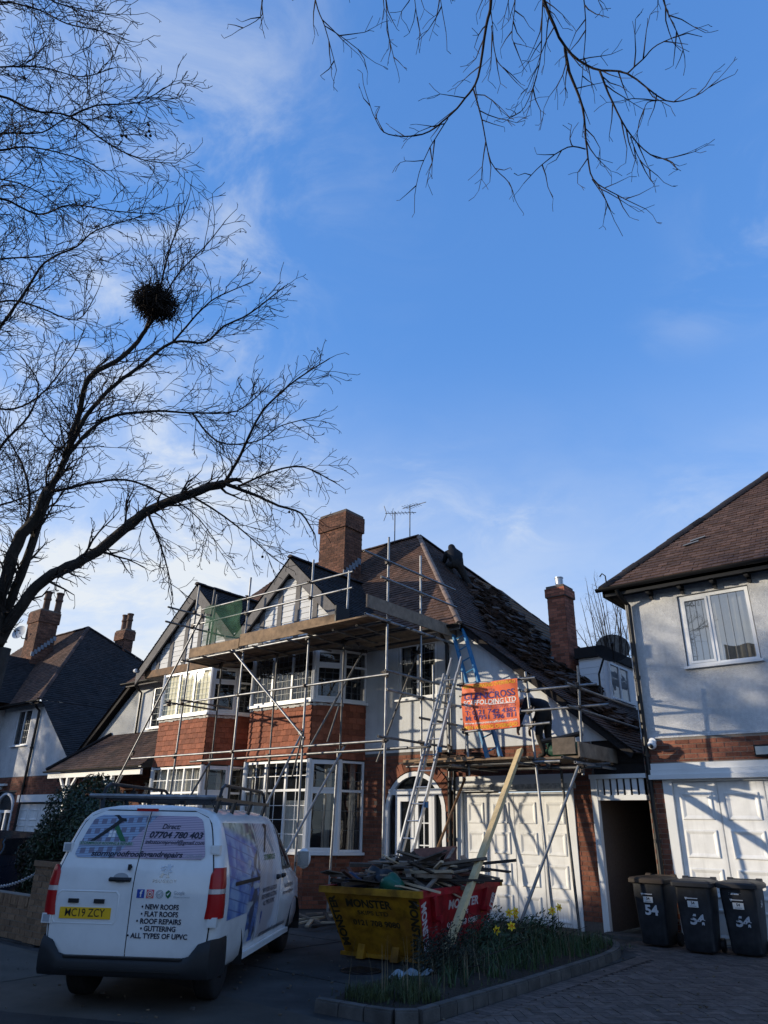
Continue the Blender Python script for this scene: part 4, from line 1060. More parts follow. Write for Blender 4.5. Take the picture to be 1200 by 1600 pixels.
# ------------------------------------------------------------------ scaffold
sc = thing('scaffold', 'steel tube scaffold with board platforms round the front and side of the gabled house', 'scaffold', (-12, 11.8, 0))
TR = .0265
def tube(name, p, q, m=None, r=TR, ends=True):
    b = MB(); p = V(p); q = V(q); d = (q-p).normalized()
    # hollow tube: outer, rim, dark bore
    n = 10; A = b.ring(p, d, r, n); B = b.ring(q, d, r, n); A2 = b.ring(p, d, r*.82, n); B2 = b.ring(q, d, r*.82, n); A3 = b.ring(p+d*.06, d, r*.8, n); B3 = b.ring(q-d*.06, d, r*.8, n)
    vs = A+B+A2+B2+A3+B3; F = []
    for i in range(n):
        j = (i+1) % n
        F += [(i, j, n+j, n+i), (2*n+i, 2*n+j, j, i), (n+i, n+j, 3*n+j, 3*n+i), (4*n+i, 4*n+j, 2*n+j, 2*n+i), (3*n+i, 3*n+j, 5*n+j, 5*n+i)]
    F += [tuple(range(4*n, 5*n)), tuple(range(6*n-1, 5*n-1, -1))]
    b.add(vs, F)
    o = b.build(name, m or m_steel, sc, smooth=60); return o
_cp = MB()
_cp.box(-.045, .045, -.04, .04, -.035, .035); _cp.box(-.06, -.02, .02, .075, -.028, .028); _cp.tube((-.05, .05, 0), (-.105, .05, 0), .010, 6); _cp.tube((.03, -.055, .012), (.095, -.055, .012), .009, 6); _cp.box(.02, .06, -.07, -.02, -.03, .03); _cp.box(-.11, -.085, .035, .065, -.014, .014)
cp_me = _cp.mesh('coupler', m_coupler)
def coupler(p):
    inst('coupler', cp_me, sc, p, (RN.choice((0, math.pi/2)), 0, RN.uniform(-.3, .3)+RN.choice((0, math.pi/2, math.pi))))
YO, YI = 11.8, 12.5
XA, XB, XCc, XD = -16.68, -14.37, -11.99, -9.62
outer = [(-16.72, -16.55, 7.95), (-14.38, -14.32, 7.75), (-12.0, -11.99, 7.75), (-9.64, -9.60, 7.78)]
for (xb, xt, zt) in outer:
    tube('standard', (xb, YO, .0), (xt, YO, zt), m_steel)
inner = [(-16.05, 5.8), (-13.82, 5.8), (-11.5, 5.8)]
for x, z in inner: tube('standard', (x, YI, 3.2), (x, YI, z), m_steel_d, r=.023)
tube('standard', (-9.62, 13.04, 3.0), (-9.62, 13.04, 7.7)); tube('standard', (-9.63, 14.1, 2.7), (-9.63, 14.1, 4.9))
tube('standard', (-9.58, 13.45, 2.9), (-9.58, 13.45, 5.15), m_steel)
tube('standard', (-15.86, YO-.03, 6.1), (-15.78, YO-.03, 7.67), m_steel_d); tube('standard', (-15.7, YO-.06, 6.0), (-15.6, YO-.06, 7.5), m_steel_d)
tube('guard_post', (-10.76, YO-.05, 6.2), (-10.74, YO-.05, 7.19))
# ledgers along the front
yo = YO-.055
tube('ledger', (-18.7, yo, 3.33), (-9.5, yo, 3.33)); tube('ledger', (-15.8, yo+.12, 3.18), (-9.1, yo+.12, 3.18)); tube('ledger', (-16.9, YI-.05, 3.24), (-8.95, YI-.05, 3.24), m_steel_d)
tube('ledger', (-17.4, yo, 4.67), (-9.5, yo, 4.66)); tube('ledger', (-16.9, yo, 5.80), (-9.45, yo, 5.80)); tube('ledger', (-16.7, YI+.05, 5.80), (-9.5, YI+.05, 5.80), m_steel_d)
tube('guard_rail', (-16.5, yo, 6.78), (-10.62, yo, 6.76)); tube('guard_rail', (-16.2, yo, 7.17), (-10.62, yo, 7.15))
for x in (-16.7, -16.05): tube('transom', (x, 11.3, 4.64), (x, 13.0, 4.64), m_steel_d, r=.024)
tube('transom', (-16.6, 10.9, 7.12), (-16.6, 12.6, 7.12), m_steel_d); tube('transom', (-16.62, 10.9, 6.72), (-16.62, 12.9, 6.72), m_steel_d)
# transoms under the top platform
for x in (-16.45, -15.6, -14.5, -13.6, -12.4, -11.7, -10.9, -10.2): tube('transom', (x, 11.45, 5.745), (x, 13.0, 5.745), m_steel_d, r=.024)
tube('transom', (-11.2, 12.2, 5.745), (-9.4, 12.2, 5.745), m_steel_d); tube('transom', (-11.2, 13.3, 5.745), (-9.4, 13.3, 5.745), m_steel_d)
# return along the side
xr = -9.62+.055
tube('ledger', (xr, 11.0, 5.80), (xr, 14.3, 5.80)); tube('ledger', (xr, 11.7, 4.74), (xr, 14.75, 4.74)); tube('ledger', (xr, 11.75, 4.35), (xr, 14.9, 4.35)); tube('ledger', (xr, 12.9, 3.91), (xr, 14.8, 3.91), m_steel_d); tube('ledger', (xr, 11.5, 3.39), (xr, 13.9, 3.39), m_steel_d)
tube('guard_rail', (xr, 10.9, 7.18), (xr, 14.4, 7.18)); tube('guard_rail', (xr, 11.5, 6.745), (xr, 14.45, 6.745))
# long braces and rakers
tube('brace', (-16.1, YO-.1, 7.02), (-19.6, YO-.1, 2.0)); tube('brace', (-14.85, YO-.1, 5.98), (-11.85, YO-.1, 3.5)); tube('brace', (-10.3, 13.9, 5.75), (-11.25, 13.5, 3.1), m_steel_d, r=.024); tube('brace', (-11.3, 13.0, 5.65), (-12.0, 12.0, 3.3), m_steel_d, r=.024)
tube('raker', (-11.28, 12.45, 3.42), (-11.6, 10.25, .03)); tube('raker', (-12.55, 12.3, 3.7), (-12.75, 10.3, .03), m_steel); tube('raker', (-15.95, 12.45, 3.3), (-16.1, 10.6, .03), m_steel_d)
tube('standard', (-16.0, YI-.1, 0.02), (-16.0, YI-.1, 3.4), m_steel_d, r=.023); tube('standard', (-11.62, YI-.06, 0.02), (-11.5, YI-.06, 3.3)); tube('standard', (-13.85, YI, .02), (-13.82, YI, 3.3), m_steel_d)
tube('tie_tube', (-11.0, 11.55, 3.36), (-10.85, 11.7, 4.1), m_steel_d, r=.02); tube('tie_tube', (-12.05, 11.6, 2.7), (-11.7, 11.5, 3.6), m_steel_d, r=.02)
# boards of the top platform: five boards deep along the front, plus the corner
def boards(n, x0, x1, y0, y1, z, along='x', m=None, length=3.9, name='scaffold_board'):
    w = ((y1-y0) if along == 'x' else (x1-x0))/n
    for i in range(n):
        a = y0+i*w if along == 'x' else x0+i*w
        lo, hi = (x0, x1) if along == 'x' else (y0, y1); p = lo
        while p < hi-.05:
            q = min(p+length, hi); b = MB(); zz = z+RN.uniform(-.004, .006)
            if along == 'x': b.box(p+.004, q-.004, a+.004, a+w-.004, zz, zz+.038)
            else: b.box(a+.004, a+w-.004, p+.004, q-.004, zz, zz+.038)
            b.build(name, m or m_board_d, sc); p = q
boards(5, -16.75, -9.66, 11.82, 13.02, 5.835)
boards(4, -11.6, -9.66, 13.04, 14.0, 5.84)
boards(2, -11.9, -9.6, 11.30, 11.76, 5.84, m=m_board)
# toe boards
b = MB(); b.box(-16.46, -14.40, yo-.075, yo-.037, 5.84, 6.09); b.build('toe_board', m_board, sc)
b = MB(); b.box(-14.37, -10.72, yo-.078, yo-.040, 5.88, 6.19); b.build('toe_board', m_board, sc)
b = MB(); b.box(xr+.035, xr+.073, 10.98, 14.32, 5.93, 6.21); b.build('toe_board', m_board_d, sc)
b = MB(); b.box(-10.72, -10.68, 11.3, 11.74, 5.88, 6.25); b.build('toe_board', m_black, sc)
# lower scaffold in front of the garage
YG = 13.0; XG = -5.95
tube('standard', (-6.72, YG, 0), (-6.99, YG, 4.63)); tube('standard', (-8.39, YG, 2.7), (-8.50, YG, 4.79)); tube('standard', (XG-.0, YG, 2.65), (-5.86, YG, 4.62)); tube('standard', (-6.62, 13.75, 0), (-6.75, 13.75, 2.95), m_steel_d)
tube('brace', (-5.98, 12.9, 2.80), (-6.95, 11.95, 0.03)) 
yg = YG-.055
tube('ledger', (-9.95, yg, 2.92), (-6.35, yg, 2.90)); tube('ledger', (-9.2, yg+.5, 2.86), (-5.6, yg+.5, 2.86), m_steel_d); tube('ledger', (-7.3, yg+.1, 2.80), (-5.6, yg+.1, 2.78), m_steel_d)
tube('guard_rail', (-7.1, yg, 4.25), (-5.5, yg, 4.23)); tube('guard_rail', (-7.1, yg, 3.86), (-5.3, yg, 3.84)); tube('guard_rail', (-8.6, yg, 4.52), (-6.75, yg, 4.48)); tube('guard_rail', (-8.5, yg, 3.55), (-6.5, yg, 3.60))
xg = XG+.055
for z in (4.19, 3.78): tube('guard_rail', (xg, 12.5, z+.03), (xg, 15.8, z-.02))
tube('ledger', (xg, 12.6, 2.84), (xg, 15.6, 2.84)); tube('ledger', (xg-.15, 12.4, 2.92), (xg-.15, 15.3, 2.88), m_steel_d); tube('ledger', (-7.0, 12.5, 2.86), (-7.0, 14.2, 2.86), m_steel_d); tube('ledger', (-8.45, 12.4, 2.86), (-8.45, 14.2, 2.86), m_steel_d)
boards(4, -9.75, -6.0, 13.0, 14.15, 2.955)
boards(1, -9.6, -6.9, 12.74, 12.98, 2.96, m=m_board)
b = MB(); b.box(xg+.03, xg+.068, 12.68, 15.6, 2.94, 3.20); b.build('toe_board', m_board_d, sc)
b = MB(); b.box(-6.35, XG+.05, 12.66, 12.70, 2.99, 3.28); b.build('toe_board', m_board_d, sc)
b = MB(); b.box(-10.0, -8.2, 12.88, 12.925, 2.95, 3.05); b.build('toe_board', m_board, sc)
for (xb, xt, zt) in outer:
    for z in (3.33, 4.67, 5.80): coupler((xb+(xt-xb)*z/zt, yo+.02, z))
    for z in (6.76, 7.16):
        if z < zt: coupler((xb+(xt-xb)*z/zt, yo+.02, z))
for x, _ in inner:
    for z in (3.24, 5.74): coupler((x, YI-.03, z))
for z in (7.18, 6.745, 5.80, 4.74, 4.35, 3.39):
    for y in (13.04,) + ((14.1,) if z < 5 else ()): coupler((xr-.03, y, z))
for x, z in ((-6.96, 4.25), (-6.93, 3.86), (-6.95, 4.48), (-6.91, 3.58), (-6.88, 2.91), (-8.49, 4.52), (-8.44, 3.55), (-8.40, 2.92), (-5.87, 4.22), (-5.89, 3.84), (-5.93, 2.90), (-5.95, 2.8), (-5.97, 2.72), (-6.6, 2.84), (-7.3, 2.9)): coupler((x, yg+.02, z))
for p in ((-16.15, YO-.08, 6.95), (-18.55, YO-.08, 3.45), (-14.8, YO-.08, 5.9), (-12.0, YO-.08, 3.62), (-11.3, 12.4, 3.4), (-12.58, 12.35, 3.6), (-15.95, 12.4, 3.25), (-10.35, 13.9, 5.62), (-11.3, 13.0, 5.6), (-6.9, 12.0, .25), (-17.2, yo, 4.67), (-16.7, 11.4, 4.64)): coupler(p)
# base plates
for (x, y) in [(o_[0], YO) for o_ in outer]+[(-16.0, YI-.1), (-11.62, YI-.06), (-13.85, YI), (-6.72, YG), (-6.62, 13.75)]:
    b = MB(); b.box(x-.075, x+.075, y-.075, y+.075, .0, .008); b.tube((x, y, .008), (x, y, .07), .02, 8); b.build('base_plate', m_steel_d, sc)

# green debris netting tied to the rails
m_net = mat('green debris net', (.020,.085,.045), .85, var=.25, vs=5)
def net_mat():
    m = m_net; t = m.node_tree; n = t.nodes; l = t.links; p = n['Principled BSDF']; o = n['Material Output']
    tr = n.new('ShaderNodeBsdfTransparent'); mx = n.new('ShaderNodeMixShader')
    c = n.new('ShaderNodeTexCoord'); q = n.new('ShaderNodeTexNoise'); q.inputs['Scale'].default_value = 3.5; l.new(c.outputs['Object'], q.inputs['Vector'])
    r = n.new('ShaderNodeMapRange'); r.inputs[1].default_value = .35; r.inputs[2].default_value = .7; r.inputs[3].default_value = .42; r.inputs[4].default_value = .70; l.new(q.outputs['Fac'], r.inputs[0])
    l.new(r.outputs[0], mx.inputs[0]); l.new(tr.outputs[0], mx.inputs[1]); l.new(p.outputs[0], mx.inputs[2]); l.new(mx.outputs[0], o.inputs[0])
net_mat()
b = MB(); b.grid(lambda u, w: (-15.95+u*1.62, YO-.16+.05*math.sin(u*9+w*3)+.03*math.sin(w*11), 6.12+w*1.0+.03*math.sin(u*7)*(w)), [i/24 for i in range(25)], [i/12 for i in range(13)])
o = b.build('debris_net', m_net, smooth=True); tag(o, 'translucent green debris netting tied to the guard rails between the two gables', 'netting')

# scaffolder's banner
m_orange = mat('orange pvc banner', (.72,.135,.045), .55, var=.05, vs=3, dirt=.06)
m_purple = mat('banner purple ink', (.075,.045,.17), .6, var=.05)
m_whitei = mat('banner white ink', (.80,.74,.70), .6, var=.03)
m_yellowi = mat('banner yellow ink', (.80,.42,.03), .6, var=.03)
m_pinki = mat('banner faded ink', (.45,.13,.13), .6, var=.03)
def text_mesh(txt, size, align='CENTER', bold=0.0, shear=0.0, spacing=1.0, width=None):
    cu = bpy.data.curves.new('lettering', 'FONT'); cu.body = txt; cu.size = size; cu.align_x = align; cu.align_y = 'CENTER'
    cu.offset = bold*size; cu.shear = shear; cu.space_character = spacing; cu.resolution_u = 3
    o = bpy.data.objects.new('lettering', cu); COL.objects.link(o)
    me = bpy.data.meshes.new_from_object(o.evaluated_get(bpy.context.evaluated_depsgraph_get()))
    vs = [v.co.copy() for v in me.vertices]; fs = [tuple(p.vertices) for p in me.polygons]
    bpy.data.objects.remove(o); bpy.data.curves.remove(cu); bpy.data.meshes.remove(me)
    if width and vs:
        x0, x1 = min(v.x for v in vs), max(v.x for v in vs); s = width/(x1-x0)
        for v in vs: v.x = (v.x-(x0+x1)/2)*s if align == 'CENTER' else (v.x-x0)*s
    return vs, fs
def lettering(parent, txt, size, fn, m, name='lettering', **k):
    vs, fs = text_mesh(txt, size, **k); b = MB(); b.add([fn(v.x, v.y) for v in vs], fs); return b.build(name, m, parent)
bn = thing('banner', 'orange scaffolding company banner strapped to the tubes above the garage', 'banner', (-7.8, 12.9, 3.6))
BX0, BX1, BZ0, BZ1 = -8.47, -7.12, 3.57, 4.50
def bfn(u, w, off=0.0):   # u, w in 0..1 -> cloth point
    y = 12.905+.026*math.sin(u*9+w*3.5)*(.4+.6*math.sin(u*math.pi))+.022*math.sin(w*8+u*4)+.008*math.sin(u*31+w*17)
    return V((BX0+(BX1-BX0)*u, y-off, BZ0+(BZ1-BZ0)*w-.02*math.sin(u*math.pi)*(1-w)))
b = MB(); b.grid(lambda u, w: bfn(u, w), [i/40 for i in range(41)], [i/24 for i in range(25)]); b.build('sheet', m_orange, bn, smooth=True)
def bt(cx, cy): return lambda x, y: bfn(.5+cx+x/(BX1-BX0), cy+y/(BZ1-BZ0), .006)
for txt, cy, sz, m, wd in (('MEN WORKING OVERHEAD', .94, .095, m_yellowi, 1.26), ('GLENCROSS', .715, .18, m_purple, 1.22), ('SCAFFOLDING LTD', .575, .135, m_whitei, 1.22), ('INDUSTRIAL SERVICES', .468, .085, m_pinki, 1.18), ('T: 0121 742 4382', .365, .125, m_purple, 1.20), ('M: 07951 396 811', .255, .125, m_purple, 1.20), ('www.glencrossscaffolding.com', .155, .06, m_whitei, 1.24), ('MEN WORKING OVERHEAD', .06, .095, m_yellowi, 1.26)):
    lettering(bn, txt, sz, bt(0, cy), m, bold=.02, width=wd)
b = MB(); b.add([bfn(u, w, .006) for u, w in ((.08, .505), (.93, .505), (.93, .517), (.08, .517))], [(0,1,2,3)]); b.build('underline', m_whitei, bn)
# little crest above the name
b = MB(); f_ = lambda u, w: bfn(u, w, .006)
for (x, y, w_, h_) in ((.40, .80, .03, .045), (.445, .81, .012, .05), (.475, .80, .05, .012), (.475, .83, .012, .035), (.51, .83, .012, .035), (.54, .80, .03, .045)): b.add([f_(x, y), f_(x+w_, y), f_(x+w_, y+h_), f_(x, y+h_)], [(0,1,2,3)])
b.build('emblem', m_pinki, bn)
b = MB()
for w in (.02, .25, .5, .75, .97):
    for u, s_ in ((0, -1), (1, 1)):
        p = bfn(u, w); b.path([p, p+V((s_*.04, .02, .01)), p+V((s_*.07, .05, -.01))], .008, 5); b.ball(p+V((s_*.035, -.01, 0)), .018, 6, 4)
b.build('bungee_tie', m_black, bn)

# ladders
def ladder(name, label, foot, topp, width_dir, wid, m, rungs, group=None, rail=(.065, .028), ext=False):
    foot = V(foot); topp = V(topp); w = V(width_dir).normalized(); d = (topp-foot).normalized(); nn = w.cross(d).normalized(); l = (topp-foot).length
    t = thing(name, label, 'ladder', foot, group=group)
    for s_ in (-1, 1):
        b = MB(); b.obox(foot+w*s_*wid/2+d*l/2, d, nn, w, l/2, rail[0]/2, rail[1]/2); b.build('stile', m, t)
    for k in range(rungs):
        c = foot+d*(.25+k*(l-.4)/(rungs-1)); b = MB(); b.tube(c-w*wid/2, c+w*wid/2, .016, 6); b.build('rung', m, t)
    if ext:
        for s_ in (-1, 1):
            b = MB(); a = foot+w*s_*(wid/2-.04)-nn*.075+d*.5; b.obox(a+d*(l-.1)/2, d, nn, w, (l-.1)/2, rail[0]/2, rail[1]/2); b.build('stile', m, t)
        for k in range(3):
            b = MB(); c = foot+d*(1.1+k*1.1)+w*(wid/2+.02)-nn*.03; b.box(c.x-.03, c.x+.03, c.y-.03, c.y+.03, c.z-.05, c.z+.05); b.build('bracket', m_blue, t)
        b = MB(); b.obox(foot+d*.62, w, nn, d, wid/2+.02, .03, .03); b.build('rope_guide', m_alu, t)
    b = MB()
    for s_ in (-1, 1): b.obox(foot+w*s_*wid/2-d*.02, d, nn, w, .035, rail[0]/2+.01, rail[1]/2+.01)
    b.build('rubber_foot', m_black, t)
    return t
ladder('ladder', 'long aluminium extension ladder leaning from behind the skip up to the scaffold', (-9.46, 11.72, .04), (-8.80, 13.0, 4.80), (1, .06, 0), .33, m_alu, 15, ext=True)
ladder('ladder', 'blue fibreglass ladder leaning on the white wall behind the orange banner', (-7.96, 13.3, 3.0), (-9.33, 14.16, 6.02), (1, -.1, .3), .32, m_blue, 10, rail=(.11, .045))
# new timber leaning on the deck edge, old pole
b = MB(); b.beam((-6.23, 8.85, .10), (-7.15, 12.90, 3.13), .115, .065, up=(0, 1, 0)); o = b.build('timber_prop', m_pine); tag(o, 'long pale new timber leaning from the flower bed to the scaffold deck', 'timber')
b = MB(); b.path([(-9.75, 12.9, .0), (-9.45, 13.4, 1.4), (-9.12, 13.95, 2.72)], .028, 8); o = b.build('leaning_pole', m_timber_b); tag(o, 'rusty brown pole leaning in the porch beside the aluminium ladder', 'pole')
# ------------------------------------------------------------------ van (local: +X forward, +Y left)
m_vwhite = mat('van white paint', (.68,.68,.67), .25, var=.03, vs=6, coat=.5, dirt=.12, ds=2.2)
m_vblack = mat('van black trim', (.018,.019,.021), .5, var=.1, vs=5, dirt=.1)
m_vglass = glass('van window glass', ior=1.7, trans=.18)
m_red = mat('red lamp lens', (.34,.006,.008), .35, var=.08, vs=9, coat=.12, spec=.3)
m_clear = mat('clear lamp lens', (.40,.34,.32), .3, var=.1, vs=20, coat=1)
m_tyre = mat('tyre rubber', (.014,.014,.015), .85, var=.2, vs=20, bump=.3)
m_rim = mat('wheel steel', (.13,.13,.14), .45, .6, var=.1)
m_plate = mat('yellow number plate', (.72,.42,.02), .4, var=.03)
m_ink = mat('dark blue vinyl', (.018,.020,.038), .45, var=.03)
m_blk = mat('black vinyl', (.012,.012,.014), .45, var=.03)
m_green = mat('green vinyl', (.02,.12,.05), .45, var=.03)
m_greyv = mat('grey vinyl', (.30,.32,.34), .45, var=.03)
m_fb = mat('blue icon vinyl', (.02,.06,.30), .45, var=.03)
m_ig = mat('magenta icon vinyl', (.50,.03,.16), .45, var=.1, vs=12, col2=(.55,.16,.03))
m_chrome = mat('chrome badge', (.35,.36,.37), .2, .9, var=.05)
van = thing('panel_van', 'white panel van of a roofing firm with printed rear doors and black roof rack', 'van', (-7.38, 4.88, 0), rad(124), local=True)
HWP = [(.30,.83), (.36,.885), (.5,.915), (.7,.935), (.95,.945), (1.15,.94), (1.3,.918), (1.5,.868), (1.65,.825), (1.75,.785), (1.82,.73), (1.87,.63), (1.90,.45), (1.912,.2)]
def lerp_tab(tab, z):
    if z <= tab[0][0]: return tab[0][1]
    for (a, b), (c, d) in zip(tab, tab[1:]):
        if z <= c: return b+(d-b)*(z-a)/(c-a)
    return tab[-1][1]
def hw(z): return lerp_tab(HWP, z)
def rx(z): return lerp_tab([(.3,.14), (.5,.08), (1.05,.06), (1.25,.08), (1.5,.16), (1.75,.25), (1.87,.32), (1.92,.40)], z)
def fx(z): return lerp_tab([(.3,4.80), (.5,4.90), (.75,4.90), (.95,4.78), (1.05,4.5), (1.15,4.12), (1.4,3.78), (1.7,3.36), (1.85,3.12), (1.92,2.9)], z)
ST = [(0,.90), (.006,.955), (.018,.985), (.04,1), (.12,1), (.22,1), (.35,1), (.5,1), (.62,1), (.72,1), (.82,.99), (.90,.96), (.96,.90), (1,.78)]
body = MB(); prof = [(z, w) for z, w in HWP]; nP = len(prof)
ringn = 2*nP
for t, k in ST:
    for z, w in prof: body.v.append((rx(z)+(fx(z)-rx(z))*t, -w*k, z))
    for z, w in reversed(prof): body.v.append((rx(z)+(fx(z)-rx(z))*t, w*k, z))
for i in range(len(ST)-1):
    for j in range(ringn):
        a, b2 = i*ringn+j, i*ringn+(j+1) % ringn; body.f.append((a, b2, b2+ringn, a+ringn))
for base, flip in ((0, 0), ((len(ST)-1)*ringn, 1)):
    for j in range(nP-1):
        q = (base+j, base+ringn-1-j, base+ringn-2-j, base+j+1); body.f.append(q if not flip else q[::-1])
body.mi = [0]*len(body.f); body.t = [0]*len(body.f)
tmp = bpy.data.objects.new('body', body.mesh('body', m_vwhite)); COL.objects.link(tmp)
cut = MB()
for x in (.80, 4.075): cut.tube((x, -1.2, .34), (x, 1.2, .34), .405, 28)
cuto = bpy.data.objects.new('cutter', cut.mesh('cutter', m_vwhite)); COL.objects.link(cuto)
md = tmp.modifiers.new('b', 'BOOLEAN'); md.operation = 'DIFFERENCE'; md.solver = 'EXACT'; md.object = cuto
bm_ = bpy.data.meshes.new_from_object(tmp.evaluated_get(bpy.context.evaluated_depsgraph_get()))
bpy.data.objects.remove(tmp); bpy.data.objects.remove(cuto)
bm_.polygons.foreach_set('use_smooth', [True]*len(bm_.polygons)); bm_.set_sharp_from_angle(angle=rad(38))
vbody = bpy.data.objects.new('body', bm_); COL.objects.link(vbody); vbody.parent = van
def vb(mb, name, m, parent=None, **k):
    return mb.build(name, m, parent or van, **k)
ORG[vbody.name] = V((0,0,0))
# arches, floor, wheels
for x in (.80, 4.075):
    q = MB()
    for s_ in (-1, 1):
        A = []
        for k in range(15):
            a = math.pi*(-.06+1.12*k/14)
            A.append((x+math.cos(a)*.40, .34+math.sin(a)*.40))
        for (p, r) in zip(A, A[1:]): q.poly((p[0], s_*.93, p[1]), (r[0], s_*.93, r[1]), (r[0], s_*.55, r[1]), (p[0], s_*.55, p[1]))
    vb(q, 'arch_liner', m_black)
    for s_ in (-1, 1):
        q = MB(); q.lathe((x, s_*.70, .325), [(.20, -.10), (.295, -.105), (.322, -.085), (.325, -.05), (.325, .05), (.322, .085), (.295, .105), (.20, .10)], 28, (0, s_, 0)); wo_ = vb(q, 'wheel', m_tyre, smooth=50)
        q = MB(); q.lathe((x, s_*.70, .325), [(.205, .06), (.205, .098), (.19, .092), (.17, .06), (.09, .075), (.06, .09), (.0, .092)], 20, (0, s_, 0)); vb(q, 'rim', m_rim, wo_, smooth=40)
q = MB(); q.box(.3, 4.6, -.8, .8, .26, .32); vb(q, 'underbody', m_black)
# rear doors
def rp_(y, z, off=.012): return V((rx(z)-off, y, z))
def door_panel(y0, y1):
    zs = [.475+i*(1.845-.475)/22 for i in range(23)]
    q = MB()
    def e(z, s_):  # outer edge
        return s_*(hw(z)*.955-.045-(.0 if z < 1.78 else (z-1.78)*1.2))
    def f(u, z):
        a = y0 if y0 is not None else e(z, -1); b = y1 if y1 is not None else e(z, 1)
        return rp_(a+(b-a)*u, z)
    us = [i/8 for i in range(9)]
    q.grid(lambda u, z: f(1-u, z), us, zs)
    n = len(us); m_ = len(zs)       # returns to the body
    edge = [f(0, z) for z in zs]; q.add(edge+[p+V((.02, 0, 0)) for p in edge], [(i, i+1, m_+i+1, m_+i) for i in range(m_-1)])
    edge = [f(1, z) for z in zs]; q.add(edge+[p+V((.02, 0, 0)) for p in edge], [(i+1, i, m_+i, m_+i+1) for i in range(m_-1)])
    for z in (zs[0], zs[-1]):
        edge = [f(u, z) for u in us]; q.add(edge+[p+V((.02, 0, 0)) for p in edge], [(i, i+1, n+i+1, n+i) for i in range(n-1)])
    return vb(q, 'rear_door', m_vwhite, smooth=40)
q = MB(); _z = [.462+i*(1.858-.462)/22 for i in range(23)]
q.grid(lambda u, z: rp_((1-2*u)*(hw(z)*.955-.032-(.0 if z < 1.78 else (z-1.78)*1.2)), z, .0035), [i/8 for i in range(9)], _z); vb(q, 'door_gap', m_black)  # black sheet stands in for shade in the gaps round the doors
dL = door_panel(.006, None); dR = door_panel(None, -.006)
for o_ in (dL, dR): ORG[o_.name] = V((0,0,0))
q = MB(); q.grid(lambda u, z: rp_(u, z, .004), [-.006, .006], [.48+.1*i for i in range(14)]); vb(q, 'door_seam', m_black)
# printed rear glass, one sheet per door with rounded outer corners
def wrap_mat():
    m = bpy.data.materials.new('printed window film'); m.use_nodes = True; t = m.node_tree; n = t.nodes; l = t.links; p = n['Principled BSDF']
    p.inputs['Roughness'].default_value = .35
    c = n.new('ShaderNodeTexCoord'); s_ = n.new('ShaderNodeSeparateXYZ'); l.new(c.outputs['Object'], s_.inputs[0])
    def M_(op, a, b=None, cl=False):
        q = n.new('ShaderNodeMath'); q.operation = op; q.use_clamp = cl
        for i, v in enumerate((a, b)):
            if v is None: continue
            if isinstance(v, (int, float)): q.inputs[i].default_value = v
            else: l.new(v, q.inputs[i])
        return q.outputs[0]
    y, z = s_.outputs[1], s_.outputs[2]
    zz = M_('ADD', z, M_('MULTIPLY', y, .05))
    fr = M_('FRACT', M_('MULTIPLY', zz, 41.0)); line = M_('LESS_THAN', fr, .25)
    side = M_('GREATER_THAN', M_('ADD', M_('MULTIPLY', y, -1.0), M_('MULTIPLY', z, -.9)), -1.52)   # diagonal split
    nz = n.new('ShaderNodeTexNoise'); nz.inputs['Scale'].default_value = 5.0; l.new(c.outputs['Object'], nz.inputs['Vector'])
    A = n.new('ShaderNodeMix'); A.data_type = 'RGBA'; l.new(side, A.inputs[0]); A.inputs[6].default_value = (.25,.33,.46,1); A.inputs[7].default_value = (.40,.31,.39,1)
    # course of dark slates printed across the left hand part
    br = n.new('ShaderNodeTexBrick'); br.inputs['Scale'].default_value = 1.0; br.inputs['Brick Width'].default_value = .10; br.inputs['Row Height'].default_value = .095; br.inputs['Mortar Size'].default_value = .022
    cb = n.new('ShaderNodeCombineXYZ'); l.new(y, cb.inputs[0]); l.new(zz, cb.inputs[1]); l.new(cb.outputs[0], br.inputs['Vector'])
    inv = M_('SUBTRACT', 1.0, br.outputs['Fac']); keep = M_('MULTIPLY', M_('MULTIPLY', inv, M_('SUBTRACT', 1.0, side)), M_('GREATER_THAN', M_('ADD', M_('MULTIPLY', y, .85), M_('MULTIPLY', nz.outputs['Fac'], .5)), .12))
    B = n.new('ShaderNodeMix'); B.data_type = 'RGBA'; l.new(M_('MULTIPLY', keep, .75), B.inputs[0]); l.new(A.outputs[2], B.inputs[6]); B.inputs[7].default_value = (.10,.065,.10,1)
    Cc = n.new('ShaderNodeMix'); Cc.data_type = 'RGBA'; l.new(M_('MULTIPLY', line, .55), Cc.inputs[0]); l.new(B.outputs[2], Cc.inputs[6]); Cc.inputs[7].default_value = (.05,.06,.11,1)
    l.new(Cc.outputs[2], p.inputs['Base Color']); return m
m_film = wrap_mat()
def glass_sheet(y_in, sgn, par):
    zs = [1.375+i*(1.80-1.375)/16 for i in range(17)]
    def outer(z):
        o_ = hw(z)*.955-.125; c = .05
        if z > 1.80-c: o_ -= c-math.sqrt(max(0, c*c-(z-(1.80-c))**2))
        if z < 1.375+c: o_ -= c-math.sqrt(max(0, c*c-((1.375+c)-z)**2))
        return sgn*o_
    q = MB()
    q.grid(lambda u, z: rp_(y_in+(outer(z)-y_in)*(u if sgn < 0 else 1-u)+(0 if sgn < 0 else 0), z, .022) if sgn < 0 else rp_(outer(z)+(y_in-outer(z))*u, z, .022), [i/6 for i in range(7)], zs)
    return vb(q, 'rear_window', m_film, par, smooth=True)
glass_sheet(.012, 1, dL); glass_sheet(-.012, -1, dR)
def vtext(par, txt, size, r, z, m, off=.027, **k):
    return lettering(par, txt, size, lambda x, y: rp_(-(x+r), z+y, off), m, **k)
vtext(dR, 'Direct:', .072, .28, 1.69, m_ink, shear=.25, bold=.012)
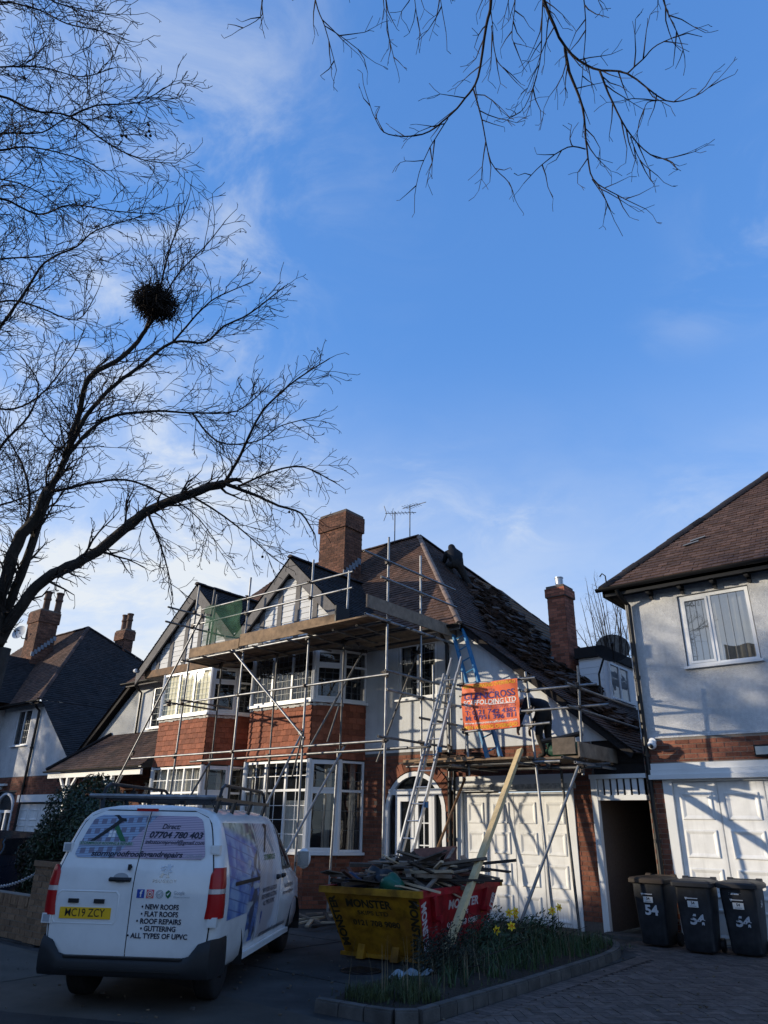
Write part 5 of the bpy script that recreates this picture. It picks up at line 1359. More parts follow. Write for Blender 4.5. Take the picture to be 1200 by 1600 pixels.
vtext(dR, '07704 780 403', .085, .36, 1.605, m_ink, shear=.2, bold=.03, width=.60)
vtext(dR, 'infostormproof@gmail.com', .055, .36, 1.535, m_ink, shear=.25, bold=.012, width=.66)
vtext(dL, 'stormproofroofingandrepairs', .076, -.03, 1.415, m_ink, shear=.25, bold=.025, width=1.02)
vtext(dR, '.co.uk', .070, .60, 1.41, m_greyv, shear=.25, width=.20)
# logo: rafters that end in a claw hammer, little window, name strip
def vshape(par, pts, m, name='emblem', off=.028):
    q = MB(); q.poly(*[rp_(-p[0], p[1], off) for p in pts]); return vb(q, name, m, par)
vshape(dL, [(-.60, 1.535), (-.545, 1.535), (-.325, 1.70), (-.36, 1.725)], m_blk); vshape(dL, [(-.36, 1.665), (-.325, 1.70), (-.19, 1.535), (-.25, 1.535)], m_green)
vshape(dL, [(-.385, 1.705), (-.345, 1.68), (-.285, 1.74), (-.27, 1.765), (-.315, 1.775), (-.335, 1.75)], m_blk, off=.029); vshape(dL, [(-.335, 1.75), (-.315, 1.775), (-.355, 1.802), (-.415, 1.798), (-.375, 1.785)], m_blk, off=.029); vshape(dL, [(-.285, 1.74), (-.245, 1.735), (-.255, 1.765), (-.27, 1.768)], m_blk, off=.029)
for a in (0, 1):
    for b2 in (0, 1): vshape(dL, [(-.405+a*.042, 1.575+b2*.036), (-.37+a*.042, 1.575+b2*.036), (-.37+a*.042, 1.605+b2*.036), (-.405+a*.042, 1.605+b2*.036)], m_vwhite)
vshape(dL, [(-.71, 1.495), (-.10, 1.495), (-.10, 1.532), (-.71, 1.532)], m_greyv); vtext(dL, 'STORMPROOF ROOFING & REPAIRS', .034, -.405, 1.513, m_green, off=.030, bold=.02, width=.58)
vtext(dL, 'THE ROOF DOCTORS', .030, -.41, 1.475, m_vwhite, off=.030, width=.34) if False else None
# number plate recess, plate, lamps
def rbox(par, r0, r1, z0, z1, d0, d1, name, m):
    q = MB(); q.add([rp_(-r, z, d) for d in (d0, d1) for r, z in ((r0, z0), (r1, z0), (r1, z1), (r0, z1))], [(3,2,1,0), (4,5,6,7), (0,1,5,4), (1,2,6,5), (2,3,7,6), (3,0,4,7)]); return vb(q, name, m, par)
q = MB()
R0 = [(-.80, .76), (-.17, .76), (-.14, .80), (-.14, 1.02), (-.17, 1.055), (-.77, 1.055), (-.80, 1.02), (-.83, .80)]
R1 = [(-.775, .785), (-.195, .785), (-.175, .815), (-.175, .99), (-.195, 1.01), (-.755, 1.01), (-.775, .99), (-.795, .815)]
q.add([rp_(-r, z, .016) for r, z in R0]+[rp_(-r, z, -.012) for r, z in R1], [(i, (i+1) % 8, 8+(i+1) % 8, 8+i) for i in range(8)]+[tuple(range(8, 16))])
q.add([rp_(-r*1.0, z, .017) for r, z in R0]+[rp_(-(r+(.012 if r > -.5 else -.012)), z+(.012 if z > .9 else -.012), .0125) for r, z in R0], [(8+i, 8+(i+1) % 8, (i+1) % 8, i) for i in range(8)])
vb(q, 'plate_recess', m_vwhite, dL, smooth=30)
pl = rbox(dL, -.755, -.20, .80, .905, .0, .020, 'number_plate', m_plate)
vtext(dL, 'MC19 ZCY', .105, -.478, .853, m_blk, off=.022, bold=.004, width=.43, name='plate_lettering')
for r in (-.62, -.34): rbox(dL, r-.055, r+.055, .945, .985, .0, .03, 'plate_lamp', m_vblack)
# handle, lock, hinges, brake lamp
q = MB(); q.grid(lambda u, w: rp_(-(-.27+u*.24), 1.175+w*.035+.03*math.sin(u*math.pi)*0, .016+.028*math.sin(u*math.pi)), [i/10 for i in range(11)], [-.5, .5]); q.grid(lambda u, w: rp_(-(-.27+u*.24), 1.155+.0*w, .016+.028*math.sin(u*math.pi)+w*.01), [i/10 for i in range(11)], [0, 1]); q.tube(rp_(.27, 1.17, .02), rp_(.03, 1.17, .045), .018, 8); vb(q, 'door_handle', m_vblack, dL, smooth=50)
q = MB(); q.add([rp_(-r, z, .0125) for r, z in [(-.15+.085*math.cos(a), 1.185+.05*math.sin(a)) for a in [math.pi*2*k/16 for k in range(16)]]], [tuple(range(15, -1, -1))]); vb(q, 'handle_cup', m_greyv, dL)
q = MB(); q.lathe(rp_(-(-.0), 1.29, .012)+V((0, .065, 0)), [(.018, 0), (.018, .008), (.0, .008)], 12, (-1,0,0)); q.box(.04, .062, .05, .08, 1.262, 1.318); vb(q, 'lock', m_vblack, dL)
q = MB(); q.box(.205, .236, -.10, .14, 1.842, 1.872); vb(q, 'brake_lamp', m_red)
for s_ in (-1, 1):
    for z in (1.47, .80):
        q = MB(); yv = s_*(hw(z)*.975-.03); q.box(rx(z)-.03, rx(z)+.05, yv-.05, yv+.05, z-.045, z+.045); vb(q, 'hinge', m_vwhite)
        q = MB(); q.box(rx(z)-.034, rx(z)-.03, yv-.035, yv+.035, z-.034, z+.034); vb(q, 'hinge_plate', m_greyv if s_ > 0 else m_vwhite)
# badge: walking lion kept to a few strokes, maker's name
lion = [[(.27,1.205),(.30,1.20),(.318,1.235),(.30,1.245)], [(.345,1.20),(.385,1.20),(.375,1.212),(.355,1.232)], [(.30,1.235),(.36,1.225),(.372,1.275),(.335,1.295)], [(.335,1.29),(.375,1.27),(.392,1.31),(.36,1.325),(.338,1.315)], [(.385,1.31),(.398,1.318),(.40,1.305)], [(.285,1.26),(.335,1.285),(.33,1.30),(.28,1.275)], [(.27,1.285),(.32,1.30),(.318,1.312),(.275,1.302)], [(.372,1.245),(.40,1.255),(.392,1.27),(.368,1.265)]]
for s_ in lion: vshape(dR, [(a+.0, b2) for a, b2 in s_], m_chrome, off=.018)
vtext(dR, 'PEUGEOT', .040, .335, 1.165, m_chrome, off=.018, bold=.012, width=.255, spacing=1.2)
# icons
rbox(dR, .055, .135, 1.005, 1.085, .010, .0165, 'icon', m_fb); vtext(dR, 'f', .085, .10, 1.043, m_vwhite, off=.019, bold=.03)
rbox(dR, .158, .238, 1.005, 1.085, .010, .0165, 'icon', m_ig)
def ring_shape(par, r, z, ro, ri, m, n_=18, off=.019):
    q = MB(); P = [rp_(-(r+ro*math.cos(a)), z+ro*math.sin(a), off) for a in [2*math.pi*k/n_ for k in range(n_)]]+[rp_(-(r+ri*math.cos(a)), z+ri*math.sin(a), off) for a in [2*math.pi*k/n_ for k in range(n_)]]
    q.add(P, [((k+1) % n_, k, n_+k, n_+(k+1) % n_) for k in range(n_)]); vb(q, 'icon', m, par)
ring_shape(dR, .198, 1.045, .020, .013, m_vwhite); ring_shape(dR, .198, 1.045, .034, .029, m_vwhite)
ring_shape(dR, .302, 1.045, .040, .033, m_greyv); ring_shape(dR, .302, 1.045, .027, .023, m_greyv); vshape(dR, [(.285, 1.045), (.297, 1.03), (.325, 1.065), (.298, 1.045)], m_greyv, 'icon', .019)
vshape(dR, [(.365, 1.065), (.395, 1.085), (.425, 1.065), (.42, 1.03), (.395, 1.005), (.37, 1.03)], m_green, 'icon', .018); vshape(dR, [(.378, 1.048), (.391, 1.032), (.418, 1.075), (.392, 1.052)], m_vwhite, 'icon', .020)
vtext(dR, 'Google', .048, .455, 1.06, m_greyv, off=.018, align='LEFT', width=.115); vtext(dR, 'Guaranteed', .022, .455, 1.022, m_greyv, off=.018, align='LEFT', width=.17)
for i, (txt, wd) in enumerate((('• NEW ROOFS', .40), ('• FLAT ROOFS', .40), ('• ROOF REPAIRS', .48), ('• GUTTERING', .375), ('• ALL TYPES OF UPVC', .64))):
    vtext(dR, txt, .066, .325, .925-i*.066, m_ink, off=.0185, bold=.03, width=wd)
# tail lamps, wrapped round the corner
for s_ in (-1, 1):
    def lamp(z0, z1, m, name, k=0.0):
        q = MB(); rows = [z0+(z1-z0)*i/8 for i in range(9)]
        def cs(z):
            top = max(0, (z-1.24)/.08)*.05
            inn = .815+.02*(z-.8)+(max(0, (.95-z))*(-.12))+top; w = hw(z); x = rx(z)
            return [(x-.016, inn), (x-.030, inn+.02), (x-.034, w*.93), (x-.005, w*.985), (x+.05, w+.018), (x+.15-(.0), w+.016), (x+.19, w-.01)]
        vs = [V((a, s_*b2, z)) for z in rows for a, b2 in cs(z)]
        nn = 7; q.add(vs, [((j*nn+i, j*nn+i+1, (j+1)*nn+i+1, (j+1)*nn+i) if s_ > 0 else (j*nn+i+1, j*nn+i, (j+1)*nn+i, (j+1)*nn+i+1)) for j in range(8) for i in range(nn-1)]+[tuple(range(nn)), tuple(range(8*nn, 9*nn))])
        return vb(q, name, m, smooth=40)
    lamp(1.105, 1.30, m_red, 'tail_lamp'); lamp(1.058, 1.103, m_clear, 'reversing_lamp'); lamp(.83, 1.056, m_red, 'tail_lamp')
# bumper wrapping to the sides, upswept ends
q = MB(); sec = []
path_ = []
for k in range(27):
    u = k/26; y = -1+2*u
    path_.append(y)
rowsz = [.30, .34, .42, .50, .56, .60]
def bump(u, zi):
    a = abs(u); s_ = 1 if u > 0 else -1
    topz = .475+min(1, max(0, (a-.60))/.12)*.17
    z = rowsz[zi]; z = .30+(z-.30)/(.30)*(topz-.30)
    bulge = [.02, .045, .055, .05, .04, .01][zi]
    # plan: straight across the back then round the corner along the side
    if a <= .72: p = V((.05-bulge, s_*a/.72*.80, z))
    else:
        t = (a-.72)/.28
        if t < .45: th = t/.45*math.pi/2; p = V((.05-bulge*math.cos(th)+.14*(1-math.cos(th)), s_*(.80+(.15+bulge*.35)*math.sin(th)), z))
        else: p = V((.19+(t-.45)/.55*.24, s_*(.95+bulge*.35-.01), z))
    return p
for i in range(27): sec.append([bump(path_[i], j) for j in range(6)])
q.add([p for s_ in sec for p in s_], [(i*6+j, i*6+j+1, (i+1)*6+j+1, (i+1)*6+j) for i in range(26) for j in range(5)]); vb(q, 'rear_bumper', m_vblack, smooth=50)
q = MB(); q.box(-.0, .05, -.62, .62, .462, .478); q.box(-.016, -.004, -.62, .62, .355, .37); vb(q, 'bumper_step', m_black)
# right side: windows, seams, graphics (the seen side), and the plain left side glass
def sp(x, z, s_=-1, off=.004):
    taper = 1.0
    t = (x-rx(z))/(fx(z)-rx(z)); taper = lerp_tab(ST, t)
    return V((x, s_*(hw(z)*taper+off), z))
for s_ in (-1, 1):
    pts = [(2.98, 1.20), (3.98, 1.17), (3.72, 1.40), (3.28, 1.70), (3.12, 1.76), (2.98, 1.765)]
    zs = [1.19+i*.0575 for i in range(11)]
    def xr_(z):
        return lerp_tab([(1.19, 3.92), (1.40, 3.70), (1.70, 3.30), (1.77, 3.15)], z)
    q = MB(); q.grid(lambda u, z: sp(2.98+(xr_(z)-2.98)*u, z, s_, .008), [i/6 for i in range(7)], zs)
    if s_ > 0: q.f = [f[::-1] for f in q.f]
    vb(q, 'cab_window', m_vglass, smooth=True)
    q = MB(); 
    for (a, b2) in ((2.955, 2.98),): q.grid(lambda u, z: sp(a+(b2-a)*u, z, s_, .010), [0, 1], zs)
    q.grid(lambda u, z: sp(2.98+(xr_(1.19)-2.98)*u, z, s_, .010), [i/6 for i in range(7)], [1.155, 1.195]); q.grid(lambda u, z: sp(xr_(z)+.03*u, z, s_, .010), [0, 1], zs); q.grid(lambda u, z: sp(2.98+(xr_(1.765)-2.98)*u, z, s_, .010), [i/3 for i in range(4)], [1.76, 1.785])
    vb(q, 'window_trim', m_vblack)
    q = MB()
    for x in (1.72, 2.86): q.grid(lambda u, z: sp(x+u*.010, z, s_, .0035), [0, 1], [.42+i*.1 for i in range(14)])
    q.grid(lambda u, z: sp(4.02-u*.010, z, s_, .0035), [0, 1], [.78+i*.1 for i in range(5)]); vb(q, 'door_gap', m_black)
    q = MB(); q.grid(lambda u, z: sp(.62+u*1.1, z, s_, .006), [i/6 for i in range(7)], [1.095, 1.135]); vb(q, 'slide_rail', m_black)
    for x in (2.70, 3.02):
        q = MB(); p = sp(x, 1.08, s_, .02); q.box(p.x-.06, p.x+.06, p.y-.02, p.y+.02, 1.06, 1.105); q.ball((p.x-.05, p.y, 1.08), .033, 8, 6); vb(q, 'door_handle', m_vblack)
    q = MB(); q.ball((3.72, s_*1.10, 1.27), .14, 12, 9, (.45, .75, 1.0)); mo = vb(q, 'door_mirror', m_vwhite, smooth=True)
    q = MB(); q.box(3.70, 3.78, s_*.93-.05, s_*1.02+.05, 1.16, 1.22); vb(q, 'mirror_arm', m_vblack)
    q = MB(); q.box(3.645, 3.662, s_*1.10-.085, s_*1.10+.085, 1.17, 1.37); vb(q, 'mirror_glass', m_chrome)
    q = MB(); q.box(1.22, 3.66, s_*.90-.03, s_*.90+.03, .315, .375); vb(q, 'sill_trim', m_vwhite)
def side_wrap():
    m = bpy.data.materials.new('printed side wrap'); m.use_nodes = True; t = m.node_tree; n = t.nodes; l = t.links; p = n['Principled BSDF']; p.inputs['Roughness'].default_value = .4; p.inputs['Coat Weight'].default_value = .12
    c = n.new('ShaderNodeTexCoord'); s_ = n.new('ShaderNodeSeparateXYZ'); l.new(c.outputs['Object'], s_.inputs[0]); x, z = s_.outputs[0], s_.outputs[2]
    def M_(op, a, b=None, cl=False):
        q = n.new('ShaderNodeMath'); q.operation = op; q.use_clamp = cl
        for i, v in enumerate((a, b)):
            if v is None: continue
            if isinstance(v, (int, float)): q.inputs[i].default_value = v
            else: l.new(v, q.inputs[i])
        return q.outputs[0]
    def R_(v, a, b):
        q = n.new('ShaderNodeMapRange'); l.new(v, q.inputs[0]); q.inputs[1].default_value = a; q.inputs[2].default_value = b; return q.outputs[0]
    def N_(sc, d=3, dist=0.0):
        q = n.new('ShaderNodeTexNoise'); q.inputs['Scale'].default_value = sc; q.inputs['Detail'].default_value = d; q.inputs['Distortion'].default_value = dist; l.new(c.outputs['Object'], q.inputs['Vector']); return q.outputs['Fac']
    def X_(f, a, b):
        q = n.new('ShaderNodeMix'); q.data_type = 'RGBA'
        if isinstance(f, (int, float)): q.inputs[0].default_value = f
        else: l.new(f, q.inputs[0])
        for i, v in ((6, a), (7, b)):
            if isinstance(v, tuple): q.inputs[i].default_value = (*v, 1)
            else: l.new(v, q.inputs[i])
        return q.outputs[2]
    tilt = M_('ADD', z, M_('MULTIPLY', x, .16))
    boards = M_('LESS_THAN', M_('FRACT', M_('MULTIPLY', tilt, 9.5)), .12)
    blue = X_(R_(N_(2.6, 4, 1.2), .40, .62), (.035,.10,.34), (.24,.34,.50))
    col = X_(M_('MULTIPLY', boards, .8), blue, (.06,.09,.22))
    col = X_(M_('MULTIPLY', R_(tilt, 1.72, 1.80), 1.0), col, X_(R_(N_(7, 5), .4, .6), (.10,.15,.10), (.42,.45,.36)))            # trees in the print
    col = X_(M_('MULTIPLY', R_(x, 1.18, 1.36), R_(N_(3.0, 4, 1.8), .44, .54)), col, (.035,.045,.08))                             # worker's dark sleeve
    col = X_(M_('MULTIPLY', M_('MULTIPLY', R_(x, 1.1, 1.3), R_(N_(2.2, 3, 1.0), .56, .60)), .8), col, (.45,.46,.44))
    roof2 = X_(M_('LESS_THAN', M_('FRACT', M_('MULTIPLY', M_('ADD', z, M_('MULTIPLY', x, -.35)), 22.0)), .2), (.42,.38,.38), (.13,.13,.17))
    col = X_(R_(x, 1.68, 1.76), col, X_(R_(N_(1.8, 3, .5), .50, .70), roof2, (.50,.54,.60)))
    col = X_(R_(x, 2.5, 2.95), col, (.66,.68,.70))
    l.new(col, p.inputs['Base Color']); return m
q = MB(); ws = [.50+i*.06 for i in range(21)]
def wx0_(z):   # leave the arch free
    return .36
for (xa, xb, za, zb) in ((.40, 1.25, .78, 1.74), (1.25, 2.94, .46, 1.74)):
    q.grid(lambda u, w: sp(xa+(xb-xa)*u, za+(zb-za)*w, -1, .0025), [i/10 for i in range(11)], [i/18 for i in range(19)])
vb(q, 'side_graphic', side_wrap(), vbody, smooth=True)
def stext(txt, size, x, z, m, **k): return lettering(vbody, txt, size, lambda a, b2: sp(x+a, z+b2, -1, .007), m, **k)
stext('STORMPROOF', .09, 2.28, 1.335, m_green, bold=.02, width=.62)
for i, (txt, wd) in enumerate((('NEW ROOFS • FLAT ROOFS', .78), ('ROOF REPAIRS • GUTTERING', .82), ('ALL TYPES OF UPVC', .62))): stext(txt, .075, 2.28, .96-i*.075, m_ink, bold=.02, width=wd)
stext('f', .17, 1.92, .66, m_fb, bold=.04); stext('stormproofroofingandrepairs.co.uk', .085, 2.72, .47, m_ink, bold=.02, shear=.2, width=1.5)
stext('Tel: 07704 780 403', .08, 3.46, .93, m_ink, bold=.02, width=.62); stext('infostormproof@gmail.com', .065, 3.46, .85, m_ink, bold=.015, width=.70)
def sshape(pts, m): q = MB(); q.poly(*[sp(a, b2, -1, .008) for a, b2 in pts]); vb(q, 'emblem', m, vbody)
sshape([(1.98, 1.40), (2.06, 1.40), (2.30, 1.66), (2.26, 1.70)], m_blk); sshape([(2.26, 1.62), (2.30, 1.66), (2.58, 1.40), (2.50, 1.40)], m_greyv); sshape([(2.18, 1.72), (2.30, 1.64), (2.38, 1.72), (2.26, 1.745)], m_blk)
# windscreen, bonnet grille and front lamps
q = MB(); q.grid(lambda u, z: V((fx(z)+.006, (-.5+u)*2*hw(z)*.74, z)), [i/8 for i in range(9)], [1.19+i*.06 for i in range(11)]); vb(q, 'windscreen', m_vglass, smooth=True)
q = MB(); q.box(4.86, 4.93, -.5, .5, .55, .72); q.box(4.80, 4.92, -.8, .8, .32, .46); vb(q, 'grille', m_vblack)
for s_ in (-1, 1): q = MB(); q.ball((4.72, s_*.66, .83), .15, 10, 7, (1, .9, .6)); vb(q, 'headlamp', m_clear, smooth=True)
# roof rack
rk = MB(); rk.box(.55, 2.75, -.72, .72, 1.955, 1.965) if False else None
q = MB()
for s_ in (-1, 1):
    y = s_*.70
    q.beam((.30, y, 1.985), (2.85, y, 1.985), .03, .04)
    q.path([(.50, y, 2.0), (.56, y, 2.10), (.66, y, 2.145), (2.42, y, 2.145), (2.56, y, 2.10), (2.62, y, 2.0)], .019, 8)
    for x in (.85, 1.35, 1.85, 2.3): q.beam((x, y, 2.0), (x, y, 2.14), .04, .02)
    for x in (.5, 1.15, 1.9, 2.65): q.beam((x, y, 1.98), (x-.03, y-s_*.03, 1.83), .05, .03)
for x in (.62, 1.1, 1.6, 2.1, 2.6): q.beam((x, -.7, 1.985), (x, .7, 1.985), .045, .03)
q.box(1.25, 1.33, .63, .70, 2.0, 2.09); q.box(.75, .81, -.2, -.14, 1.93, 2.0); q.box(.75, .81, .2, .26, 1.93, 2.0)
rack = vb(q, 'roof_rack', m_blackm)
q = MB(); q.tube((.26, -.74, 2.0), (.26, .74, 2.0), .021, 12); vb(q, 'rear_roller', m_steel, rack, smooth=50)
q = MB(); q.path([(.30, -.66, 1.98), (.28, -.70, 1.92), (.33, -.72, 1.87)], .008, 5); vb(q, 'strap', m_black, rack)
# ------------------------------------------------------------------ skip (local: x across, y along, near end at y=0)
m_sky = mat('scuffed yellow skip paint', (.40,.20,.012), .6, var=.15, vs=4, bump=.15, bs=12, col2=(.24,.105,.014), dirt=.6, ds=5)
m_skr = mat('scuffed red skip paint', (.42,.012,.022), .55, var=.12, vs=4, bump=.2, bs=9, dirt=.55, ds=5, col2=(.30,.012,.02))
m_stn = mat('black stencil', (.03,.024,.012), .7, var=.5, vs=14)
m_stw = mat('white stencil', (.58,.52,.52), .7, var=.25, vs=14)
m_star = mat('orange star sticker', (.75,.25,.02), .5)
SKR = rad(10.2); SKX, SKY_ = -7.42, 9.15
sk = thing('skip', 'yellow and red steel waste skip heaped with timber and rubble on the drive', 'skip', (SKX, SKY_, 0), SKR, local=True)
SH = .89
T = [V((-.775, -.46, SH)), V((.775, -.46, SH)), V((.775, 2.59, SH)), V((-.775, 2.59, SH))]
B_ = [V((-.645, 0, .06)), V((.645, 0, .06)), V((.645, 2.13, .06)), V((-.645, 2.13, .06))]
def skbox(p, q, w, h, nm, m, par=None, up=(0,0,1)):
    b = MB(); b.beam(p, q, w, h, up); return b.build(nm, m, par or sk)
inn = .02
b = MB(); b.add(B_+[p+V((0,0,.01)) for p in B_], [(3,2,1,0), (4,5,6,7)]); b.build('floor', m_skr, sk)
names = (('end_panel', m_sky, 0, 1), ('side_panel', m_skr, 1, 2), ('end_panel', m_sky, 2, 3), ('side_panel', m_skr, 3, 0))
for nm, m, i, j in names:
    a, c, d, e = B_[i], B_[j], T[j], T[i]; nn = (c-a).cross(e-a).normalized()
    b = MB(); b.add([a, c, d, e, a-nn*.012, c-nn*.012, d-nn*.012, e-nn*.012], [(0,1,2,3), (7,6,5,4), (0,4,5,1), (2,6,7,3), (1,5,6,2), (3,7,4,0)]); b.build(nm, m, sk)
# rolled rim
for nm, m, i, j in names:
    p, q = T[i], T[j]; d = (q-p).normalized()
    skbox(p-d*(.05 if m is m_sky else -.04), q+d*(.05 if m is m_sky else -.04), .075, .085, 'rim', m)
# side stiffeners, lifting lugs and end feet
for s_, (i, j) in ((1, (1, 2)), (-1, (0, 3))):
    for f in (.14, .80):
        t_ = T[i].lerp(T[j], f); bt_ = B_[i].lerp(B_[j], f+.02); skbox(t_+V((s_*.02, 0, -.04)), t_.lerp(bt_, .42)+V((s_*.03, 0, 0)), .10, .07, 'stiffener', m_skr, up=(1,0,0))
    for f in (.14, .80):
        t_ = T[i].lerp(T[j], f).lerp(B_[i].lerp(B_[j], f), .40); b = MB(); b.tube(t_, t_+V((s_*.13, 0, 0)), .035, 12); b.tube(t_+V((s_*.12, 0, 0)), t_+V((s_*.14, 0, 0)), .055, 12); b.build('lifting_lug', m_skr, sk)
for x in (-.33, .22):
    b = MB(); b.add([(x-.06, .0-.03, .02), (x+.06, -.03, .02), (x+.075, -.16, .02), (x-.045, -.16, .02), (x-.05, -.07, .20), (x+.06, -.07, .20)], [(0,1,2,3), (3,2,5,4), (0,3,4), (1,5,2), (0,4,5,1)]); b.build('foot', m_sky, sk)
b = MB(); b.beam((-.70, -.02, .05), (.70, -.02, .05), .05, .05); b.build('foot_rail', m_sky, sk)
def endf(x, y, off=.004):   # on the near end panel: x across, y up the slope 0..1
    l = B_[0].lerp(T[0], y); r = B_[1].lerp(T[1], y); nn = (B_[1]-B_[0]).cross(T[0]-B_[0]).normalized(); c = (l+r)/2
    return c+V((x, 0, 0))+nn*off
def sidef(u, y, off=.004):  # on the right side panel: u along in metres from its middle
    c = B_[1].lerp(B_[2], .5).lerp(T[1].lerp(T[2], .5), y); nn = (B_[2]-B_[1]).cross(T[1]-B_[1]).normalized(); return c+V((0, u, 0))+nn*off
def et(txt, size, cx, cy, m, **k): return lettering(sk, txt, size, lambda a, b2: endf(cx+a, cy+b2/1.0), m, **k)
et('MONSTER', .17, -.06, .80, m_stn, bold=.035, width=.74); et('SKIPS LTD', .09, -.02, .66, m_stn, bold=.02, width=.5); et('0121 708 9080', .12, .0, .50, m_stn, bold=.03, width=.76)
def st_(txt, size, cu, cy, m, **k): return lettering(sk, txt, size, lambda a, b2: sidef(cu+a, cy+b2), m, **k)
st_('MONSTER', .20, .10, .76, m_stw, bold=.035, width=1.15); st_('SKIPS', .10, .08, .60, m_stw, bold=.02, width=.42); st_('0121 708 9080', .13, .12, .44, m_stw, bold=.03, width=1.15)
# lettering running down the sloped edges
def edge_text(fn, base, tip, txt, size, m):
    d = V((tip[0]-base[0], tip[1]-base[1], 0)); l = d.length; d /= l; n_ = V((-d.y, d.x, 0))
    lettering(sk, txt, size, lambda a, b2: fn(*(V((base[0], base[1], 0))+d*(a+l/2)+n_*b2).to_2d()), m, bold=.04, width=l*.95)
edge_text(sidef, (-1.36, .88), (-1.03, .05), 'MONSTER', .20, m_stw); edge_text(sidef, (1.03, .05), (1.36, .88), 'MONSTER', .20, m_stw)
edge_text(endf, (.66, .93), (.56, .10), 'MONSTER', .17, m_stn); edge_text(endf, (-.56, .10), (-.66, .93), 'MONSTER', .17, m_stn)
q = MB(); cu, cy = .88, .58
q.add([sidef(cu+(.075 if k % 2 == 0 else .03)*math.sin(2*math.pi*k/10), cy+(.075 if k % 2 == 0 else .03)*math.cos(2*math.pi*k/10), .006) for k in range(10)], [tuple(range(9, -1, -1))]); q.build('star_mark', m_star, sk)

# the waste: each length of timber, bag and slab is its own thing
m_wd = [mat('old grey batten', (.16,.125,.095), .9, var=.3, vs=8, rnd=.3, bump=.3), mat('dark rotten batten', (.055,.042,.034), .9, var=.3, vs=8, rnd=.3), mat('pale batten', (.42,.32,.21), .8, var=.2, vs=8, rnd=.2), mat('reddish offcut', (.12,.055,.04), .9, var=.3, vs=8, rnd=.3)]
cS, sS = math.cos(SKR), math.sin(SKR)
def skw(x, y, z): return V((SKX+x*cS-y*sS, SKY_+x*sS+y*cS, z))
def heap(x, y): return SH-.08+.33*max(0, 1-((x)/.95)**2)*max(0, 1-((y-1.15)/1.85)**2)
b = MB(); b.grid(lambda u, w: skw(-.75+u*1.5, -.42+w*2.98, heap(-.75+u*1.5, -.42+w*2.98)-.05+RN.uniform(-.06, .06)), [i/16 for i in range(17)], [i/26 for i in range(27)])
o = b.build('skip_rubble', mat('rubble and slate dust', (.045,.038,.034), .95, var=.4, vs=10, bump=.8, bs=30)); tag(o, 'dark broken tile rubble filling the skip beneath the timber', 'rubble', kind='stuff')
R2 = random.Random(5)
for k in range(120):
    x, y = R2.uniform(-.66, .66), R2.uniform(-.30, 2.4); l = R2.choice((R2.uniform(.25, .6), R2.uniform(.5, 1.1), R2.uniform(.8, 1.5))); a = R2.gauss(.35, .7)+(R2.choice((0, 0, 0, 1.3)))
    z = heap(x, y)+R2.uniform(-.04, .15); tilt = R2.gauss(0, .22); mi = R2.choice((0, 1, 1, 1, 1, 3, 0)) if x < .1 else R2.choice((0, 0, 1, 1, 3, 2))
    d = V((math.cos(a+.0), math.sin(a), tilt))*l/2
    w, h = R2.choice(((.05, .025), (.05, .03), (.09, .025), (.075, .05), (.13, .02), (.18, .015)))
    b = MB(); b.beam(skw(x, y, z)-d, skw(x, y, z)+d, w, h, up=(R2.uniform(-.4, .4), R2.uniform(-.4, .4), 1))
    o = b.build('waste_batten', m_wd[mi]); tag(o, 'broken roofing batten thrown on the heap in the skip', 'timber', 'broken battens heaped in the skip')
for (x, y, z, l, a, tz, m, w, h, lab) in ((.15, .35, 1.10, 1.5, .25, .06, 2, .10, .04, 'long pale plank lying across the middle of the skip heap'), (.35, .0, .99, 1.35, -.22, -.10, 2, .11, .03, 'pale plank sloping down to the red rim of the skip'), (.55, .9, 1.22, 1.3, .45, .14, 0, .09, .04, 'grey plank poking out of the skip towards the garage door'), (.75, 1.4, 1.20, 1.5, .75, .10, 1, .06, .04, 'dark batten poking far out over the red side of the skip'), (.8, .6, 1.02, 1.5, .5, .02, 1, .05, .03, 'thin black batten jutting past the red rim of the skip'), (-.75, .5, 1.05, 1.2, .1, .05, 1, .06, .03, 'dark batten jutting left over the yellow end of the skip')):
    d = V((math.cos(a), math.sin(a), tz))*l/2; b = MB(); b.beam(skw(x, y, z)-d, skw(x, y, z)+d, w, h, up=(0, .2, 1)); o = b.build('waste_plank', m_wd[m]); tag(o, lab, 'plank')
b = MB(); b.obox(skw(-.1, 1.9, 1.30), (cS, sS, .08), (-.2, .5, .8), (0, -.8, .5), .40, .14, .02); o = b.build('waste_board', m_wd[3]); tag(o, 'flat reddish board standing on edge at the back of the skip heap', 'board')
def lumpy(c, r, sq, m, nm, lab, seed):
    R = random.Random(seed); b = MB(); b.ball((0,0,0), r, 16, 11, sq)
    b.v = [(V(p)*(1+.16*math.sin(p[0]*23+seed)+.13*math.sin(p[1]*29+p[2]*17+seed*2))+V(c)) for p in b.v]
    o = b.build(nm, m, smooth=True); tag(o, lab, 'bag'); return o
m_bagb = mat('black rubble sack', (.010,.010,.012), .35, var=.3, vs=6); m_bagn = mat('navy rubble sack', (.015,.022,.05), .4, var=.3, vs=6); m_bagg2 = mat('dark green builder bag', (.010,.045,.028), .6, var=.4, vs=5); m_bagg = mat('green rubble sack', (.012,.085,.05), .4, var=.3, vs=6)
lumpy(skw(-.45, -.18, .96), .20, (1.2, .8, .7), m_bagn, 'rubble_sack', 'navy plastic sack bulging over the yellow rim of the skip', 1)
lumpy(skw(.22, -.20, .95), .19, (1.1, .8, .8), m_bagg, 'rubble_sack', 'green plastic sack behind the yellow rim of the skip', 2)
lumpy(skw(-.15, .05, .98), .25, (1.3, .8, .75), m_bagb, 'rubble_sack', 'black plastic sack beside the navy one in the skip', 3)
